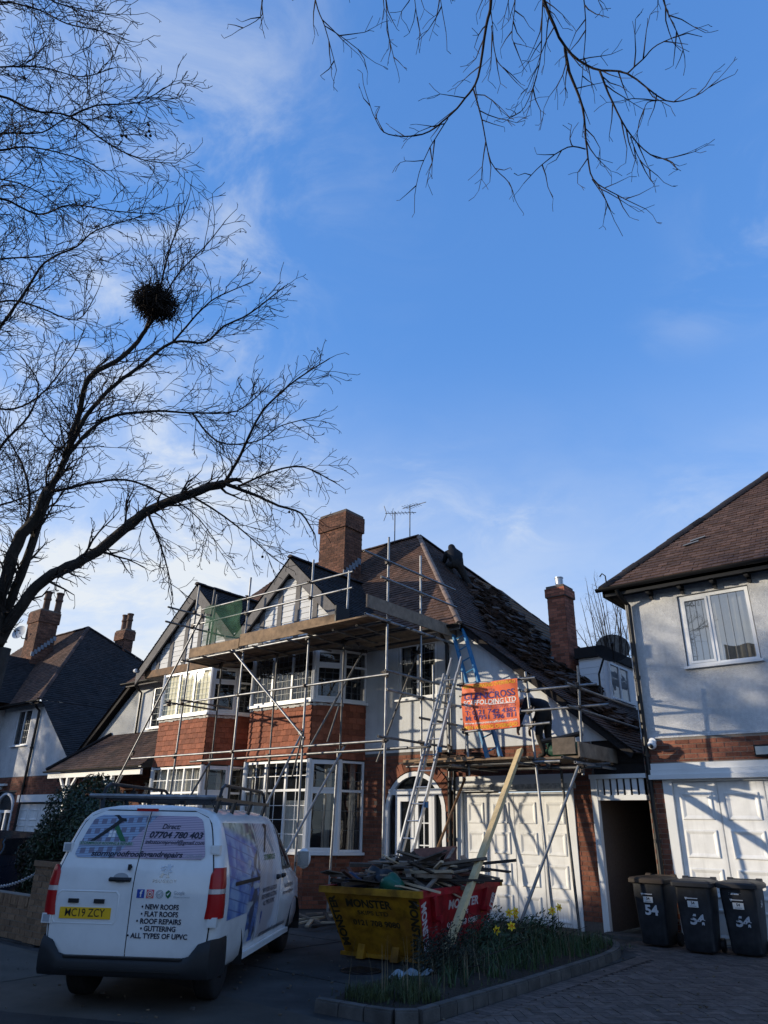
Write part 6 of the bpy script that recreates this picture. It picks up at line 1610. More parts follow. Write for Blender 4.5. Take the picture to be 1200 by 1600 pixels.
lumpy(skw(-.3, .75, 1.08), .26, (1.3, .9, .7), m_bagb, 'rubble_sack', 'black plastic sack half buried under battens mid skip', 4)

# ------------------------------------------------------------------ wheelie bins
m_bin = mat('charcoal bin plastic', (.015,.017,.021), .5, var=.25, vs=9, dirt=.4, ds=3, col2=(.024,.026,.030))
m_lid = mat('grey bin lid', (.028,.028,.030), .5, var=.15, vs=5, dirt=.3)
m_lidb = mat('warm-lit bin lid', (.050,.036,.026), .6, var=.2, vs=5, dirt=.3)  # brown stands in for warm sunlight on the lid
m_bnum = mat('white bin number', (.50,.52,.55), .6, var=.1)
def worn_mat(nm, thr):
    m = mat(nm, (.42,.44,.47), .6, var=.1); t = m.node_tree; n = t.nodes; l = t.links; p = n['Principled BSDF']; o = n['Material Output']
    tr = n.new('ShaderNodeBsdfTransparent'); mx = n.new('ShaderNodeMixShader'); c = n.new('ShaderNodeTexCoord'); q = n.new('ShaderNodeTexNoise'); q.inputs['Scale'].default_value = 16; q.inputs['Detail'].default_value = 4; l.new(c.outputs['Object'], q.inputs['Vector'])
    r = n.new('ShaderNodeMath'); r.operation = 'GREATER_THAN'; r.inputs[1].default_value = thr; l.new(q.outputs['Fac'], r.inputs[0])
    l.new(r.outputs[0], mx.inputs[0]); l.new(tr.outputs[0], mx.inputs[1]); l.new(p.outputs[0], mx.inputs[2]); l.new(mx.outputs[0], o.inputs[0]); return m
m_bworn = worn_mat('worn bin number', .44)
m_lab = mat('white label', (.60,.61,.60), .5, var=.05)
def bin_(x, y, rz, lab, lidm, numm, nz, numtxt, extra=False, s=1.0):
    t = thing('wheelie_bin', lab, 'bin', (x, y, 0), rz, 'wheelie bins by the garage', local=True)
    w0, w1, d0, d1, h = .225, .275, .24, .33, .98
    def ringp(w, d, z, yb):   # rounded rectangle
        out = []; r = .05
        for cx, cy, a0 in ((w-r, d-r, 0), (-w+r, d-r, 90), (-w+r, -d+r, 180), (w-r, -d+r, 270)):
            for k in range(4): a = rad(a0+30*k); out.append(V((cx+r*math.cos(a), cy+r*math.sin(a)+yb, z)))
        return out
    b = MB(); levels = [(w0-.02, d0-.02, .03, .30), (w0, d0, .06, .30), (w0+.005, d0+.01, .20, .305), (w1-.012, d1-.012, .80, .335), (w1-.012, d1-.012, .92, .335), (w1+.012, d1+.012, .925, .335), (w1+.012, d1+.012, h, .335)]
    vs = [p for l_ in levels for p in ringp(*l_)]; n = 16
    b.add(vs, [(k*n+i, k*n+(i+1) % n, (k+1)*n+(i+1) % n, (k+1)*n+i) for k in range(len(levels)-1) for i in range(n)]+[tuple(range(n-1, -1, -1)), tuple(range((len(levels)-1)*n, len(levels)*n))])
    b.build('body', m_bin, t, smooth=35)
    b = MB(); lv = [(w1+.035, d1+.03, h-.045, .33), (w1+.04, d1+.035, h-.04, .33), (w1+.04, d1+.035, h+.012, .33), (w1+.02, d1+.018, h+.035, .33), (w1-.08, d1-.09, h+.055, .34)]
    vs = [p for l_ in lv for p in ringp(*l_)]
    b.add(vs, [(k*n+i, k*n+(i+1) % n, (k+1)*n+(i+1) % n, (k+1)*n+i) for k in range(len(lv)-1) for i in range(n)]+[tuple(range(n-1, -1, -1)), tuple(range((len(lv)-1)*n, len(lv)*n))])
    b.build('lid', lidm, t, smooth=35)
    b = MB(); b.tube((-.20, .70, h+.045), (.20, .70, h+.045), .022, 10); 
    for sx in (-.22, .22): b.tube((sx-.045, .66, h+.04), (sx+.045, .66, h+.04), .042, 12)
    b.build('handle', lidm, t, smooth=40)
    for sx in (-1, 1):
        b = MB(); b.tube((sx*.235, .52, .10), (sx*.285, .52, .10), .10, 18); b.build('wheel', m_black, t, smooth=40)
    fy = lambda z: .302-(d0+(d1-d0)*min(1, max(0, (z-.06)/.74))) + .033*min(1, max(0, (z-.06)/.74)) -.004
    def ft(txt, size, z, m, cx=0, **k): return lettering(t, txt, size, lambda a, b2: V((cx+a, fy(z+b2)-.002, z+b2)), m, **k)
    def fr(x0, x1, z0, z1, m, nm, off=.0): 
        q = MB(); q.add([(x0, fy(z0)-off, z0), (x1, fy(z0)-off, z0), (x1, fy(z1)-off, z1), (x0, fy(z1)-off, z1)], [(0,1,2,3)]); return q.build(nm, m, t)
    ft(numtxt, .20, nz, numm, cx=.03, bold=.035, width=.225)
    fr(-.085, .075, .645+.0*nz, .735, m_lab, 'label', .003)
    lettering(t, '54', .055, lambda a, b2: V((-.005+a, fy(.705+b2)-.006, .705+b2)), m_black, bold=.03)
    fr(-.055, .045, .658, .668, m_greyv, 'label_strip', .006)
    fr(-.115, .075, .765, .778, m_bnum, 'crest_strip', .002); q = MB(); q.add([(-.12, fy(.78)-.003, .785), (-.10, fy(.75)-.003, .745), (-.08, fy(.78)-.003, .785)], [(0,1,2)]); q.build('crest', m_bnum, t)
    if extra:
        fr(-.12, .06, .845, .87, m_bworn, 'torn_sticker', .003)
        lettering(t, '54', .14, lambda a, b2: V((w1*.985+.004, .33+b2*1.0, .74-a*1.0)) if False else V((w0+(w1-w0)*.85+.005, .30+a, .72+b2)), m_bworn, bold=.02)
    return t
bin_(-5.13, 13.30, rad(-2), 'wheelie bin with lid browned by painted warm light and bright 54, beside the passage opening', m_lidb, m_bnum, .53, '54')
bin_(-4.33, 13.08, rad(5), 'wheelie bin with grey lid and faded 54, in the middle of the row', m_lid, m_bworn, .47, '54')
bin_(-3.72, 13.33, rad(2), 'wheelie bin with torn sticker and worn 54, nearest the frame edge by the garage', m_lid, m_bworn, .47, '54', extra=True)

# ------------------------------------------------------------------ aerials and dishes
def aerial(x, y, z0, z1, rot, lab, wide):
    t = thing('tv_aerial', lab, 'aerial', (x, y, z0)); b = MB(); b.tube((x, y, z0), (x, y, z1), .018, 6); b.build('mast', m_steel_d, t)
    d = V((math.cos(rot), math.sin(rot), -.1)); s_ = V((-d.y, d.x, 0)); b = MB(); c = V((x, y, z1-.05)); b.tube(c-d*.35, c+d*.75, .013, 5); b.build('boom', m_steel_d, t)
    b = MB()
    for k in range(8 if wide else 6):
        p = c+d*(-.2+k*.12); b.tube(p-s_*(.20-.01*k)-V((0,0,.0)), p+s_*(.20-.01*k), .008, 4)
    if wide:
        for a in (-1, 1): b.tube(c-d*.3, c-d*.30+V((0, 0, a*.28))-d*.1, .012, 4); b.tube(c-d*.1, c-d*.1+V((0,0,a*.22))+s_*.1, .010, 4)
    b.build('elements', m_steel_d, t)
aerial(-13.95, 17.45, 10.4, 11.55, rad(20), 'spiky television aerial nearer the chimney on the roof ridge', True)
aerial(-13.35, 17.5, 10.4, 11.65, rad(-8), 'television aerial with one long boom at the end of the roof ridge', False)
def dish(c, n_, r, m, lab, pole=None, arm=None):
    c = V(c); n_ = V(n_).normalized(); t = thing('satellite_dish', lab, 'satellite dish', c)
    a = n_.orthogonal().normalized(); bb = n_.cross(a); b = MB(); R_ = 6; vs = []
    for i in range(R_+1):
        for k in range(24): ang = 2*math.pi*k/24; q = r*i/R_; vs.append(c+(a*math.cos(ang)+bb*math.sin(ang)*1.0)*max(q, .001)-n_*(.18*r*(1-(i/R_)**2)))
    b.add(vs, [(i*24+k, i*24+(k+1) % 24, (i+1)*24+(k+1) % 24, (i+1)*24+k) for i in range(R_) for k in range(24)]); b.build('reflector', m, t, smooth=True)
    b = MB(); low = c-V((0,0,r*.9))+n_*.02; tip = c+n_*r*.95-V((0,0,r*.25)); b.tube(low, tip, .014, 6); b.build('feed_arm', m_blackm, t)
    b = MB(); b.tube(tip-n_*.02, tip-n_*.13, .035, 10); b.build('receiver', m_blackm, t)
    if pole: b = MB(); b.path([c-n_*.16*r]+[V(p) for p in pole], .025, 8); b.build('pole', m_blackm, t)
    return t
m_dish = mat('pale satellite dish', (.42,.44,.46), .5, var=.05); 
def meshdish():
    m = mat('dark mesh dish', (.012,.012,.013), .8, var=.1, spec=.1); t = m.node_tree; n = t.nodes; l = t.links; p = n['Principled BSDF']; o = n['Material Output']; tr = n.new('ShaderNodeBsdfTransparent'); mx = n.new('ShaderNodeMixShader'); mx.inputs[0].default_value = .955; l.new(tr.outputs[0], mx.inputs[1]); l.new(p.outputs[0], mx.inputs[2]); l.new(mx.outputs[0], o.inputs[0]); return m
dish((-35.75, 15.35, 10.15), (.35, -.75, .25), .36, m_dish, 'pale satellite dish on the chimney of the house behind the hedge', pole=[(-35.6, 15.5, 9.85), (-35.3, 15.62, 9.8)])
dish((-6.56, 16.6, 5.74), (.35, -.85, .40), .40, meshdish(), 'large dark mesh satellite dish on a pole in front of the rear dormer', pole=[(-6.85, 16.75, 5.6), (-7.05, 16.8, 5.2), (-7.05, 16.8, 4.2)])

# ------------------------------------------------------------------ loose tiles stacked on the stripped slope
R3 = random.Random(8)
vars_ = []
for v in range(10):
    b = MB(); n_ = R3.randint(5, 9); x = 0
    for k in range(n_):
        b.tint = R3.random(); th = R3.uniform(.018, .026); z = k*.026
        a = R3.gauss(0, .10); c = math.cos(a); s_ = math.sin(a); t1, t2 = R3.gauss(0, .05), R3.gauss(0, .04)
        b.obox((R3.gauss(0, .025), R3.gauss(0, .03), z+.014), (c, s_, t1), (-s_, c, t2), (0,0,1), .085, .135, th/2)
    vars_.append(b.mesh('tile_stack', m_loose, tint=True))
ns = 0; spots = []
x = -11.3
while x < -6.0:
    y = 14.9+max(0, (-9.2-x))*.9+R3.uniform(0, .2)
    ymax = min(23.0, 18.2+(x+11.5)*.10) if x > -9.6 else 15.6+(-8.2-x)*1.35+2
    ymin = 15.05+max(0, -8.8-x)*1.02
    y = ymin+R3.uniform(0, .1)
    while y < (19.5 if x < -9.2 else 18.0 if x < -7.6 else 16.6):
        if R3.random() < .90: spots.append((x+R3.gauss(0, .04), y))
        y += R3.uniform(.24, .34)
    x += R3.uniform(.25, .31)
for (x, y) in spots:
    if -9.05 < x < -7.9 and y > 17.75: continue
    sl = math.atan(1.122) if x < -9.2 else math.atan(.801)
    o = bpy.data.objects.new('tile_stack', R3.choice(vars_)); COL.objects.link(o); o.location = rp(x, y, .03)
    o.rotation_euler = (R3.gauss(0, .08), sl*R3.uniform(.55, 1.0), R3.gauss(0, .22)); ns += 1
    tag(o, 'small stack of stripped brown tiles resting on the battens of the catslide roof', 'tile stack', 'stacked tiles on the stripped roof slope')
# tiles on the lower deck
for k in range(9):
    o = bpy.data.objects.new('tile_stack', vars_[k % 10]); COL.objects.link(o); o.location = (-9.35+k % 5*.22, 13.35+(k//5)*.35, 2.995); o.rotation_euler = (0, 0, R3.gauss(0, .3))
    tag(o, 'short stack of reddish tiles set down on the lower scaffold deck', 'tile stack', 'tile stacks on the lower deck')
lumpy((-6.42, 13.3, 3.13), .30, (1.35, .7, .52), m_bagg2, 'rubble_sack', 'slumped dark green builder bag on the scaffold deck beside the stooping worker', 7)
b = MB(); b.path([(-6.75, 13.05, 3.28), (-6.4, 13.15, 3.33), (-6.02, 13.3, 3.42)], .05, 8); o = b.build('rolled_felt', m_black); tag(o, 'black roll of roofing felt lying on the green bag', 'roll')

# ------------------------------------------------------------------ people
m_hood = mat('dark hooded jacket', (.012,.012,.014), .9, var=.2, vs=8); m_navy = mat('navy work jacket', (.010,.012,.020), .85, var=.2, vs=8); m_trou = mat('dark work trousers', (.022,.019,.017), .9, var=.2, vs=8); m_skin = mat('skin', (.32,.17,.11), .6, var=.05); m_boot = mat('work boot', (.03,.022,.016), .7)
def person(name, label, J, E, mats, lv=1):
    """J: joint -> (xyz, radius, material index); E: bones. One continuous skinned surface."""
    keys = list(J); me = bpy.data.meshes.new(name); me.from_pydata([J[k][0] for k in keys], [(keys.index(a), keys.index(b)) for a, b in E], [])
    o = bpy.data.objects.new(name, me); COL.objects.link(o); o.modifiers.new('s', 'SKIN'); sub = o.modifiers.new('u', 'SUBSURF'); sub.levels = sub.render_levels = lv
    sl_ = me.skin_vertices[0].data
    for i, k in enumerate(keys): r = J[k][1]; sl_[i].radius = (r, r) if not isinstance(r, tuple) else r; sl_[i].use_root = (i == 0)
    dg = bpy.context.evaluated_depsgraph_get(); m2 = bpy.data.meshes.new_from_object(o.evaluated_get(dg)); bpy.data.objects.remove(o)
    for m in mats: m2.materials.append(m)
    pts = []
    for a, b in E:
        for t in (0, .25, .5, .75, 1): pts.append((V(J[a][0]).lerp(V(J[b][0]), t), J[b][2] if t > .35 else J[a][2]))
    for p in m2.polygons:
        c = p.center; p.material_index = min(pts, key=lambda q: (q[0]-c).length_squared)[1]; p.use_smooth = True
    ob = bpy.data.objects.new(name, m2); COL.objects.link(ob); tag(ob, label, 'person'); return ob
def hand(J, E, key, p, d, side, r=.011, mi=2):
    """palm with four fingers and a thumb, curled"""
    p = V(p); d = V(d).normalized(); s_ = V(side).normalized(); n_ = d.cross(s_)
    J[key] = (p+d*.05, .030, mi)
    for i, (o, l) in enumerate(((-.030, .068), (-.010, .078), (.010, .074), (.028, .058))):
        a, b, c = f'{key}f{i}a', f'{key}f{i}b', f'{key}f{i}c'
        J[a] = (p+d*.095+s_*o, r, mi); J[b] = (p+d*(.095+l*.5)+s_*o+n_*.014, r*.9, mi); J[c] = (p+d*(.095+l*.8)+s_*o+n_*.04, r*.75, mi); E += [(key, a), (a, b), (b, c)]
    a, b = f'{key}ta', f'{key}tb'; J[a] = (p+d*.05-s_*.045, r*1.1, mi); J[b] = (p+d*.085-s_*.06+n_*.02, r*.9, mi); E += [(key, a), (a, b)]
# worker kneeling on the hip slope near the skyline, back to the viewer
bx = rp(-11.35, 17.2, 0)
def A(dx, dy, dz): return bx+V((dx, dy, dz))
J = {'pelvis': (A(.0, .0, .40), .20, 1), 'waist': (A(-.05, .06, .60), .205, 0), 'chest': (A(-.16, .14, .84), .225, 0), 'neck': (A(-.25, .18, 1.00), .11, 0), 'head': (A(-.30, .20, 1.11), .125, 0), 'crown': (A(-.33, .21, 1.20), .09, 0),
     'shl': (A(-.34, .0, .88), .105, 0), 'ell': (A(-.50, .10, .66), .075, 0), 'wrl': (A(-.62, .22, .66), .045, 0), 'shr': (A(-.06, .32, .86), .105, 0), 'elr': (A(-.16, .44, .62), .075, 0), 'wrr': (A(-.38, .46, .56), .045, 0),
     'hil': (A(-.02, -.12, .36), .135, 1), 'knl': (A(-.36, .02, .50), .09, 1), 'anl': (A(-.12, -.06, .14), .06, 1), 'tol': (A(-.18, .06, .17), .05, 3), 'hir': (A(.06, .12, .34), .135, 1), 'knr': (A(.24, .18, -.06), .09, 1), 'anr': (A(.50, .12, -.46), .06, 1), 'tor': (A(.42, .22, -.42), .05, 3)}
E = [('pelvis', 'waist'), ('waist', 'chest'), ('chest', 'neck'), ('neck', 'head'), ('head', 'crown'), ('chest', 'shl'), ('shl', 'ell'), ('ell', 'wrl'), ('chest', 'shr'), ('shr', 'elr'), ('elr', 'wrr'), ('pelvis', 'hil'), ('hil', 'knl'), ('knl', 'anl'), ('anl', 'tol'), ('pelvis', 'hir'), ('hir', 'knr'), ('knr', 'anr'), ('anr', 'tor')]
hand(J, E, 'hal', A(-.62, .22, .66), (-.8, .3, -.3), (.2, .8, 0)); E.append(('wrl', 'hal')); hand(J, E, 'har', A(-.38, .46, .56), (-.8, .1, -.4), (.2, .8, 0)); E.append(('wrr', 'har'))
person('person', 'person in dark hooded jacket kneeling on the roof slope below the ridge', J, E, [m_hood, m_trou, m_skin, m_boot])
# worker bending on the lower deck behind the rails
bx = V((-6.88, 13.5, 2.995))
J = {'pelvis': (A(.0, .0, .88), .165, 1), 'waist': (A(-.06, -.12, 1.04), .16, 0), 'chest': (A(-.02, -.02, 1.18), .19, 0), 'neck': (A(-.30, -.16, 1.12), .075, 2), 'head': (A(-.40, -.20, 1.06), .105, 2), 'crown': (A(-.47, -.21, 1.08), .095, 4),
     'shl': (A(-.20, -.30, 1.12), .085, 0), 'ell': (A(-.32, -.36, .84), .062, 0), 'wrl': (A(-.42, -.34, .60), .040, 0), 'shr': (A(-.16, .16, 1.14), .085, 0), 'elr': (A(-.28, .20, .86), .062, 0), 'wrr': (A(-.42, .14, .62), .040, 0),
     'hil': (A(.0, -.11, .82), .115, 1), 'knl': (A(-.10, -.15, .46), .078, 1), 'anl': (A(.02, -.14, .08), .055, 1), 'tol': (A(-.14, -.16, .045), .045, 3), 'hir': (A(.0, .11, .82), .115, 1), 'knr': (A(-.06, .17, .46), .078, 1), 'anr': (A(.10, .16, .08), .055, 1), 'tor': (A(-.06, .18, .045), .045, 3)}
J['waist'] = (A(-.02, -.0, 1.06), .165, 0); J['chest'] = (A(-.14, -.06, 1.18), .19, 0)
E = [('pelvis', 'waist'), ('waist', 'chest'), ('chest', 'neck'), ('neck', 'head'), ('head', 'crown'), ('chest', 'shl'), ('shl', 'ell'), ('ell', 'wrl'), ('chest', 'shr'), ('shr', 'elr'), ('elr', 'wrr'), ('pelvis', 'hil'), ('hil', 'knl'), ('knl', 'anl'), ('anl', 'tol'), ('pelvis', 'hir'), ('hir', 'knr'), ('knr', 'anr'), ('anr', 'tor')]
hand(J, E, 'hal', A(-.42, -.34, .60), (-.2, 0, -.8), (.1, .9, 0)); E.append(('wrl', 'hal')); hand(J, E, 'har', A(-.42, .14, .62), (-.2, 0, -.8), (.1, .9, 0)); E.append(('wrr', 'har'))
person('person', 'person in navy jacket and dark trousers stooping on the lower scaffold deck', J, E, [m_navy, m_trou, m_skin, m_boot, m_hood])

# ------------------------------------------------------------------ front garden wall, chain, hedge, parked car
gw = thing('garden_wall', 'low buff brick garden wall with a taller end pier beside the van', 'wall', (-12.5, 6.55, 0))
b = MB(); b.box(-22, -12.42, 6.46, 6.66, 0, .62); b.build('core', m_mortar, gw)
b = MB(); b.box(-12.42, -11.90, 6.42, 6.92, 0, 1.14); b.build('pier', m_mortar, gw)
lw = bricks(None, [(-16.5, -12.43, 0, .47)])
lw.sort(key=lambda q: -q[0]); lay_bricks(gw, lw, 6.46, 110, m_brickbuff_i, m_buff)
q0 = MB(); q0.box(-.036, .036, 0, .22, -.0, .14); so = q0.mesh('soldier_brick', m_brickbuff_i)
for k in range(48): inst('soldier_brick', so, gw, (-12.47-k*.084, 6.445+RN.uniform(-.004, .004), .475))
lay_bricks(gw, bricks(None, [(-12.42, -11.90, 0, 1.06)]), 6.42, 60, m_brickbuff_i, m_buff)
lay_bricks(gw, bricks(None, [(6.42, 6.92, 0, 1.06)]), 0, 60, m_brickbuff_i, m_buff, face='x', x=-11.90)
b = MB(); b.box(-12.45, -11.87, 6.39, 6.95, 1.06, 1.14); b.build('pier_cap', m_buff, gw)
# chain slung from the pier
ch = thing('chain', 'pale chain slung from the top of the brick pier above the low wall', 'chain', (-12.5, 6.5, .9))

lk = MB(); pts = [V((math.cos(a)*.034, math.sin(a)*.020, 0)) for a in [2*math.pi*k/10 for k in range(11)]]; lk.path(pts, .0065, 5, cap=False); lkm = lk.mesh('chain_link', m_alu)
nl = 70
for k in range(nl):
    u = k/(nl-1); x = -12.44-u*3.3; z = .98-.34*4*u*(1-u)*.9; 
    o = inst('chain_link', lkm, ch, (x, 6.5, z), (math.pi/2*(k % 2), math.atan2(.34*4*.9*(1-2*u), 3.3), math.pi)) 
m_leaf = mat('glossy evergreen leaf', (.022,.040,.016), .42, var=.25, vs=1.5, tint=.55, spec=.5)
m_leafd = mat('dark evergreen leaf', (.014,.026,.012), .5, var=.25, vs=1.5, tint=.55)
def bush(name, label, c, r, n_, m, seed, size=.06, cat='bush', stem=True, flat=1.0):
    R = random.Random(seed); t = thing(name, label, cat, (c[0], c[1], 0)); b = MB(); C_ = V(c); k = 0
    offs = [(R.gauss(0, 1), R.gauss(0, 1), R.gauss(0, 1)) for _ in range(5)]
    while k < n_:
        d = V((R.gauss(0, 1), R.gauss(0, 1), R.gauss(0, 1))).normalized()
        lump = 1+.10*math.sin(d.x*5+seed)+.08*math.sin(d.y*6+d.z*4+seed)+.05*math.sin(d.z*9)
        q = R.random()**.13*lump*R.uniform(.96, 1.03); p = C_+V((d.x*r[0], d.y*r[1], d.z*r[2]))*q
        if p.z < .04: continue
        k += 1; nn = (d+V((R.gauss(0, .5), R.gauss(0, .5), R.gauss(0, .5)))).normalized(); a = nn.orthogonal().normalized(); a = (Matrix.Rotation(R.uniform(0, 6.28), 3, nn) @ a); bb = nn.cross(a); s_ = size*R.uniform(.7, 1.3)
        b.tint = R.random()
        b.add([p-a*s_, p+bb*s_*.42+nn*.008, p+a*s_, p-bb*s_*.42+nn*.008], [(0,1,2,3)])
    b.build('crown', m, t, tint=True, kind='stuff')
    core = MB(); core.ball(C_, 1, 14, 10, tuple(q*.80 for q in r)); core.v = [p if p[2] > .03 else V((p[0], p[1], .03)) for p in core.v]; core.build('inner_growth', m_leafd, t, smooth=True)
    s2 = MB()
    for k in range(5): s2.path([C_+V((R.uniform(-.1, .1), R.uniform(-.1, .1), -C_.z)), C_+V((R.uniform(-.3, .3), R.uniform(-.3, .3), R.uniform(-.2, .3)))], [.04, .015], 5)
    s2.build('trunk', m_bark, t); return t
bush('clipped_bush', 'tall rounded clipped evergreen bush behind the brick pier beside the van', (-14.05, 8.2, 1.25), (1.0, .95, 1.18), 20000, m_leaf, 3, .042)
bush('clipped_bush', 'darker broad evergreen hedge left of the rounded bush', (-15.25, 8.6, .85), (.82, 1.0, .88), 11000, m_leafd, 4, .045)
# dark car on the neighbour's drive, cut by the frame edge
m_car = mat('dark blue car paint', (.012,.018,.030), .25, var=.05, coat=.8)
car = thing('parked_car', 'dark blue car on the neighbouring drive at the edge of the frame', 'car', (-17.9, 8.6, 0), rad(92), local=True)
pr = [(-2.0, .35, .35, .82), (-2.05, .6, .35, .84), (-2.0, .92, .35, .84), (-1.85, 1.0, .3, .80), (-1.45, 1.45, .3, .62), (-.6, 1.52, .3, .60), (.3, 1.48, .3, .60), (1.05, 1.0, .3, .76), (1.9, .82, .3, .78), (2.05, .6, .35, .78), (2.0, .35, .35, .76)]
b = MB(); n_ = len(pr)
for x, z, _, w in pr: b.v += [(x, -w, z), (x, w, z)]
b.v += [(-1.95, -.84, .25), (-1.95, .84, .25), (1.95, -.80, .25), (1.95, .80, .25)]
b.f = [(2*i, 2*i+1, 2*i+3, 2*i+2) for i in range(n_-1)]+[tuple([2*i for i in range(n_)]+[2*n_+2, 2*n_])[::-1], tuple([2*i+1 for i in range(n_)]+[2*n_+3, 2*n_+1]), (2*n_, 2*n_+1, 1, 0), (2*n_-2, 2*n_-1, 2*n_+3, 2*n_+2)]; b.mi = [0]*len(b.f); b.t = [0]*len(b.f)
b.build('body', m_car, car, smooth=35)
b = MB(); b.poly((-1.475, -.60, 1.425), (-1.475, .60, 1.425), (-1.80, .74, 1.06), (-1.80, -.74, 1.06)); b.v = [(p[0]-.012, p[1], p[2]+.008) for p in b.v]; b.build('rear_window', m_vglass, car)
b = MB()
for s_ in (-1, 1): b.poly((-1.35, s_*.655, 1.38), (.2, s_*.63, 1.40), (.85, s_*.775, 1.04), (-1.6, s_*.805, 1.04))
b.build('side_window', m_vglass, car)
for x in (-1.3, 1.25):
    for s_ in (-1, 1): b = MB(); b.tube((x, s_*.62, .31), (x, s_*.85, .31), .31, 20); b.build('wheel', m_tyre, car)
for s_ in (-1, 1): b = MB(); b.box(-2.07, -1.9, s_*.70-.11, s_*.70+.11, .72, .95); b.build('tail_lamp', m_red, car)
# ------------------------------------------------------------------ planting in the bed
m_blade = mat('daffodil leaf', (.030,.056,.020), .55, var=.2, vs=5, tint=.5)
m_grass = mat('rough grass blade', (.045,.060,.022), .7, var=.25, vs=5, tint=.5)
m_dead = mat('dry stem', (.16,.125,.075), .8, var=.2, tint=.3)
m_petal = mat('daffodil petal', (.72,.50,.02), .5, var=.08)
m_trump = mat('daffodil trumpet', (.72,.36,.01), .5, var=.08)
m_heath = mat('dark heath foliage', (.020,.024,.014), .7, var=.3, vs=3, tint=.6)
m_shrub = mat('dark green shrub leaf', (.026,.046,.020), .55, var=.3, vs=3, tint=.6)
RP = random.Random(21)
def blade(b, p, h, lean, w, ang, n=4):
    p = V(p); d = V((math.cos(ang), math.sin(ang), 0)); s_ = V((-d.y, d.x, 0)); b.tint = RP.random(); pts = []
    for k in range(n+1):
        u = k/n; c = p+V((0,0,h*u*(1-.25*lean*u)))+d*lean*h*u*u; ww = w*(1-u*.85); pts += [c-s_*ww, c+s_*ww]
    b.add(pts, [(2*k, 2*k+1, 2*k+3, 2*k+2) for k in range(n)])
def clump(x, y, n, h, rad_, name, label, cat, m, w=.008, group=None, spread=.55):
    t = thing(name, label, cat, (x, y, .1), group=group); b = MB()
    for k in range(n):
        a = RP.uniform(0, 6.28); r = rad_*math.sqrt(RP.random()); blade(b, (x+r*math.cos(a), y+r*math.sin(a), .08), h*RP.uniform(.6, 1.1), abs(RP.gauss(0, spread)), w*RP.uniform(.7, 1.2), RP.uniform(0, 6.28))
    b.build('leaves', m, t, kind='stuff', tint=True); return t
for (x, y, n, h, r) in ((-5.42, 7.9, 60, .34, .16), (-5.62, 8.35, 60, .36, .16), (-5.40, 8.75, 70, .40, .17), (-5.50, 9.35, 90, .46, .18), (-5.75, 9.7, 70, .44, .17), (-5.45, 10.0, 80, .46, .18), (-5.62, 10.5, 90, .50, .2), (-5.45, 10.9, 80, .46, .18), (-5.85, 11.2, 80, .46, .2), (-5.55, 11.6, 70, .40, .2), (-5.9, 12.1, 60, .36, .18), (-5.6, 12.3, 60, .30, .2), (-5.35, 9.5, 40, .36, .12), (-5.35, 11.3, 50, .30, .15)):
    nth = ['second', 'third', 'fourth', 'sixth', 'eighth', 'ninth', 'tenth', 'eleventh', 'twelfth', 'thirteenth', 'last but one', 'last', 'seventh', 'fifth'][[7.9, 8.35, 8.75, 9.35, 9.7, 10.0, 10.5, 10.9, 11.2, 11.6, 12.1, 12.3, 9.5, 11.3].index(y)]
    clump(x, y, int(n*.75), h*.72, r*1.2, 'daffodil_clump', 'clump of daffodil leaves, the %s back from the front of the bed' % nth, 'plant', m_blade, .0085, 'daffodil clumps in the bed')
def daffodil(x, y, h, face, lab):
    t = thing('daffodil', lab, 'flower', (x, y, .1), group=None); top = V((x, y, .1+h)); f = V((math.cos(face), math.sin(face), .15)).normalized()
    b = MB(); b.path([(x, y, .08), (x, y, .1+h*.7), top-V((0,0,.01)), top+f*.03], .006, 5); b.build('stem', m_blade, t)
    a = f.orthogonal().normalized(); bb = f.cross(a); c = top+f*.035; R_ = .064
    for k in range(6):
        an = math.pi*2*k/6; u = a*math.cos(an)+bb*math.sin(an); w = f.cross(u); b = MB(); b.add([c, c+u*R_*.55+w*.018+f*.008, c+u*R_+f*.0, c+u*R_*.55-w*.018+f*.008], [(0,1,2,3)]); b.build('petal', m_petal, t)
    b = MB(); b.lathe(c, [(.012, 0), (.014, .018), (.020, .034), (.017, .034), (.009, .01)], 10, f); b.build('trumpet', m_trump, t)
daffodil(-6.02, 10.28, .52, -1.2, 'daffodil at the left of the tall pair above the dark shrub'); daffodil(-6.10, 10.55, .52, -.6, 'daffodil at the right of the tall pair above the dark shrub'); daffodil(-5.98, 10.45, .47, -2.0, 'nodding daffodil between the tall pair above the dark shrub')
daffodil(-5.78, 9.55, .38, -1.6, 'low daffodil in front of the dark shrub, left of its twin'); daffodil(-5.72, 9.78, .42, -.8, 'low daffodil in front of the dark shrub, right of its twin')
daffodil(-5.75, 11.05, .52, -1.0, 'daffodil before the white garage door, left of two'); daffodil(-5.82, 11.38, .54, -.5, 'daffodil before the white garage door, right of two')
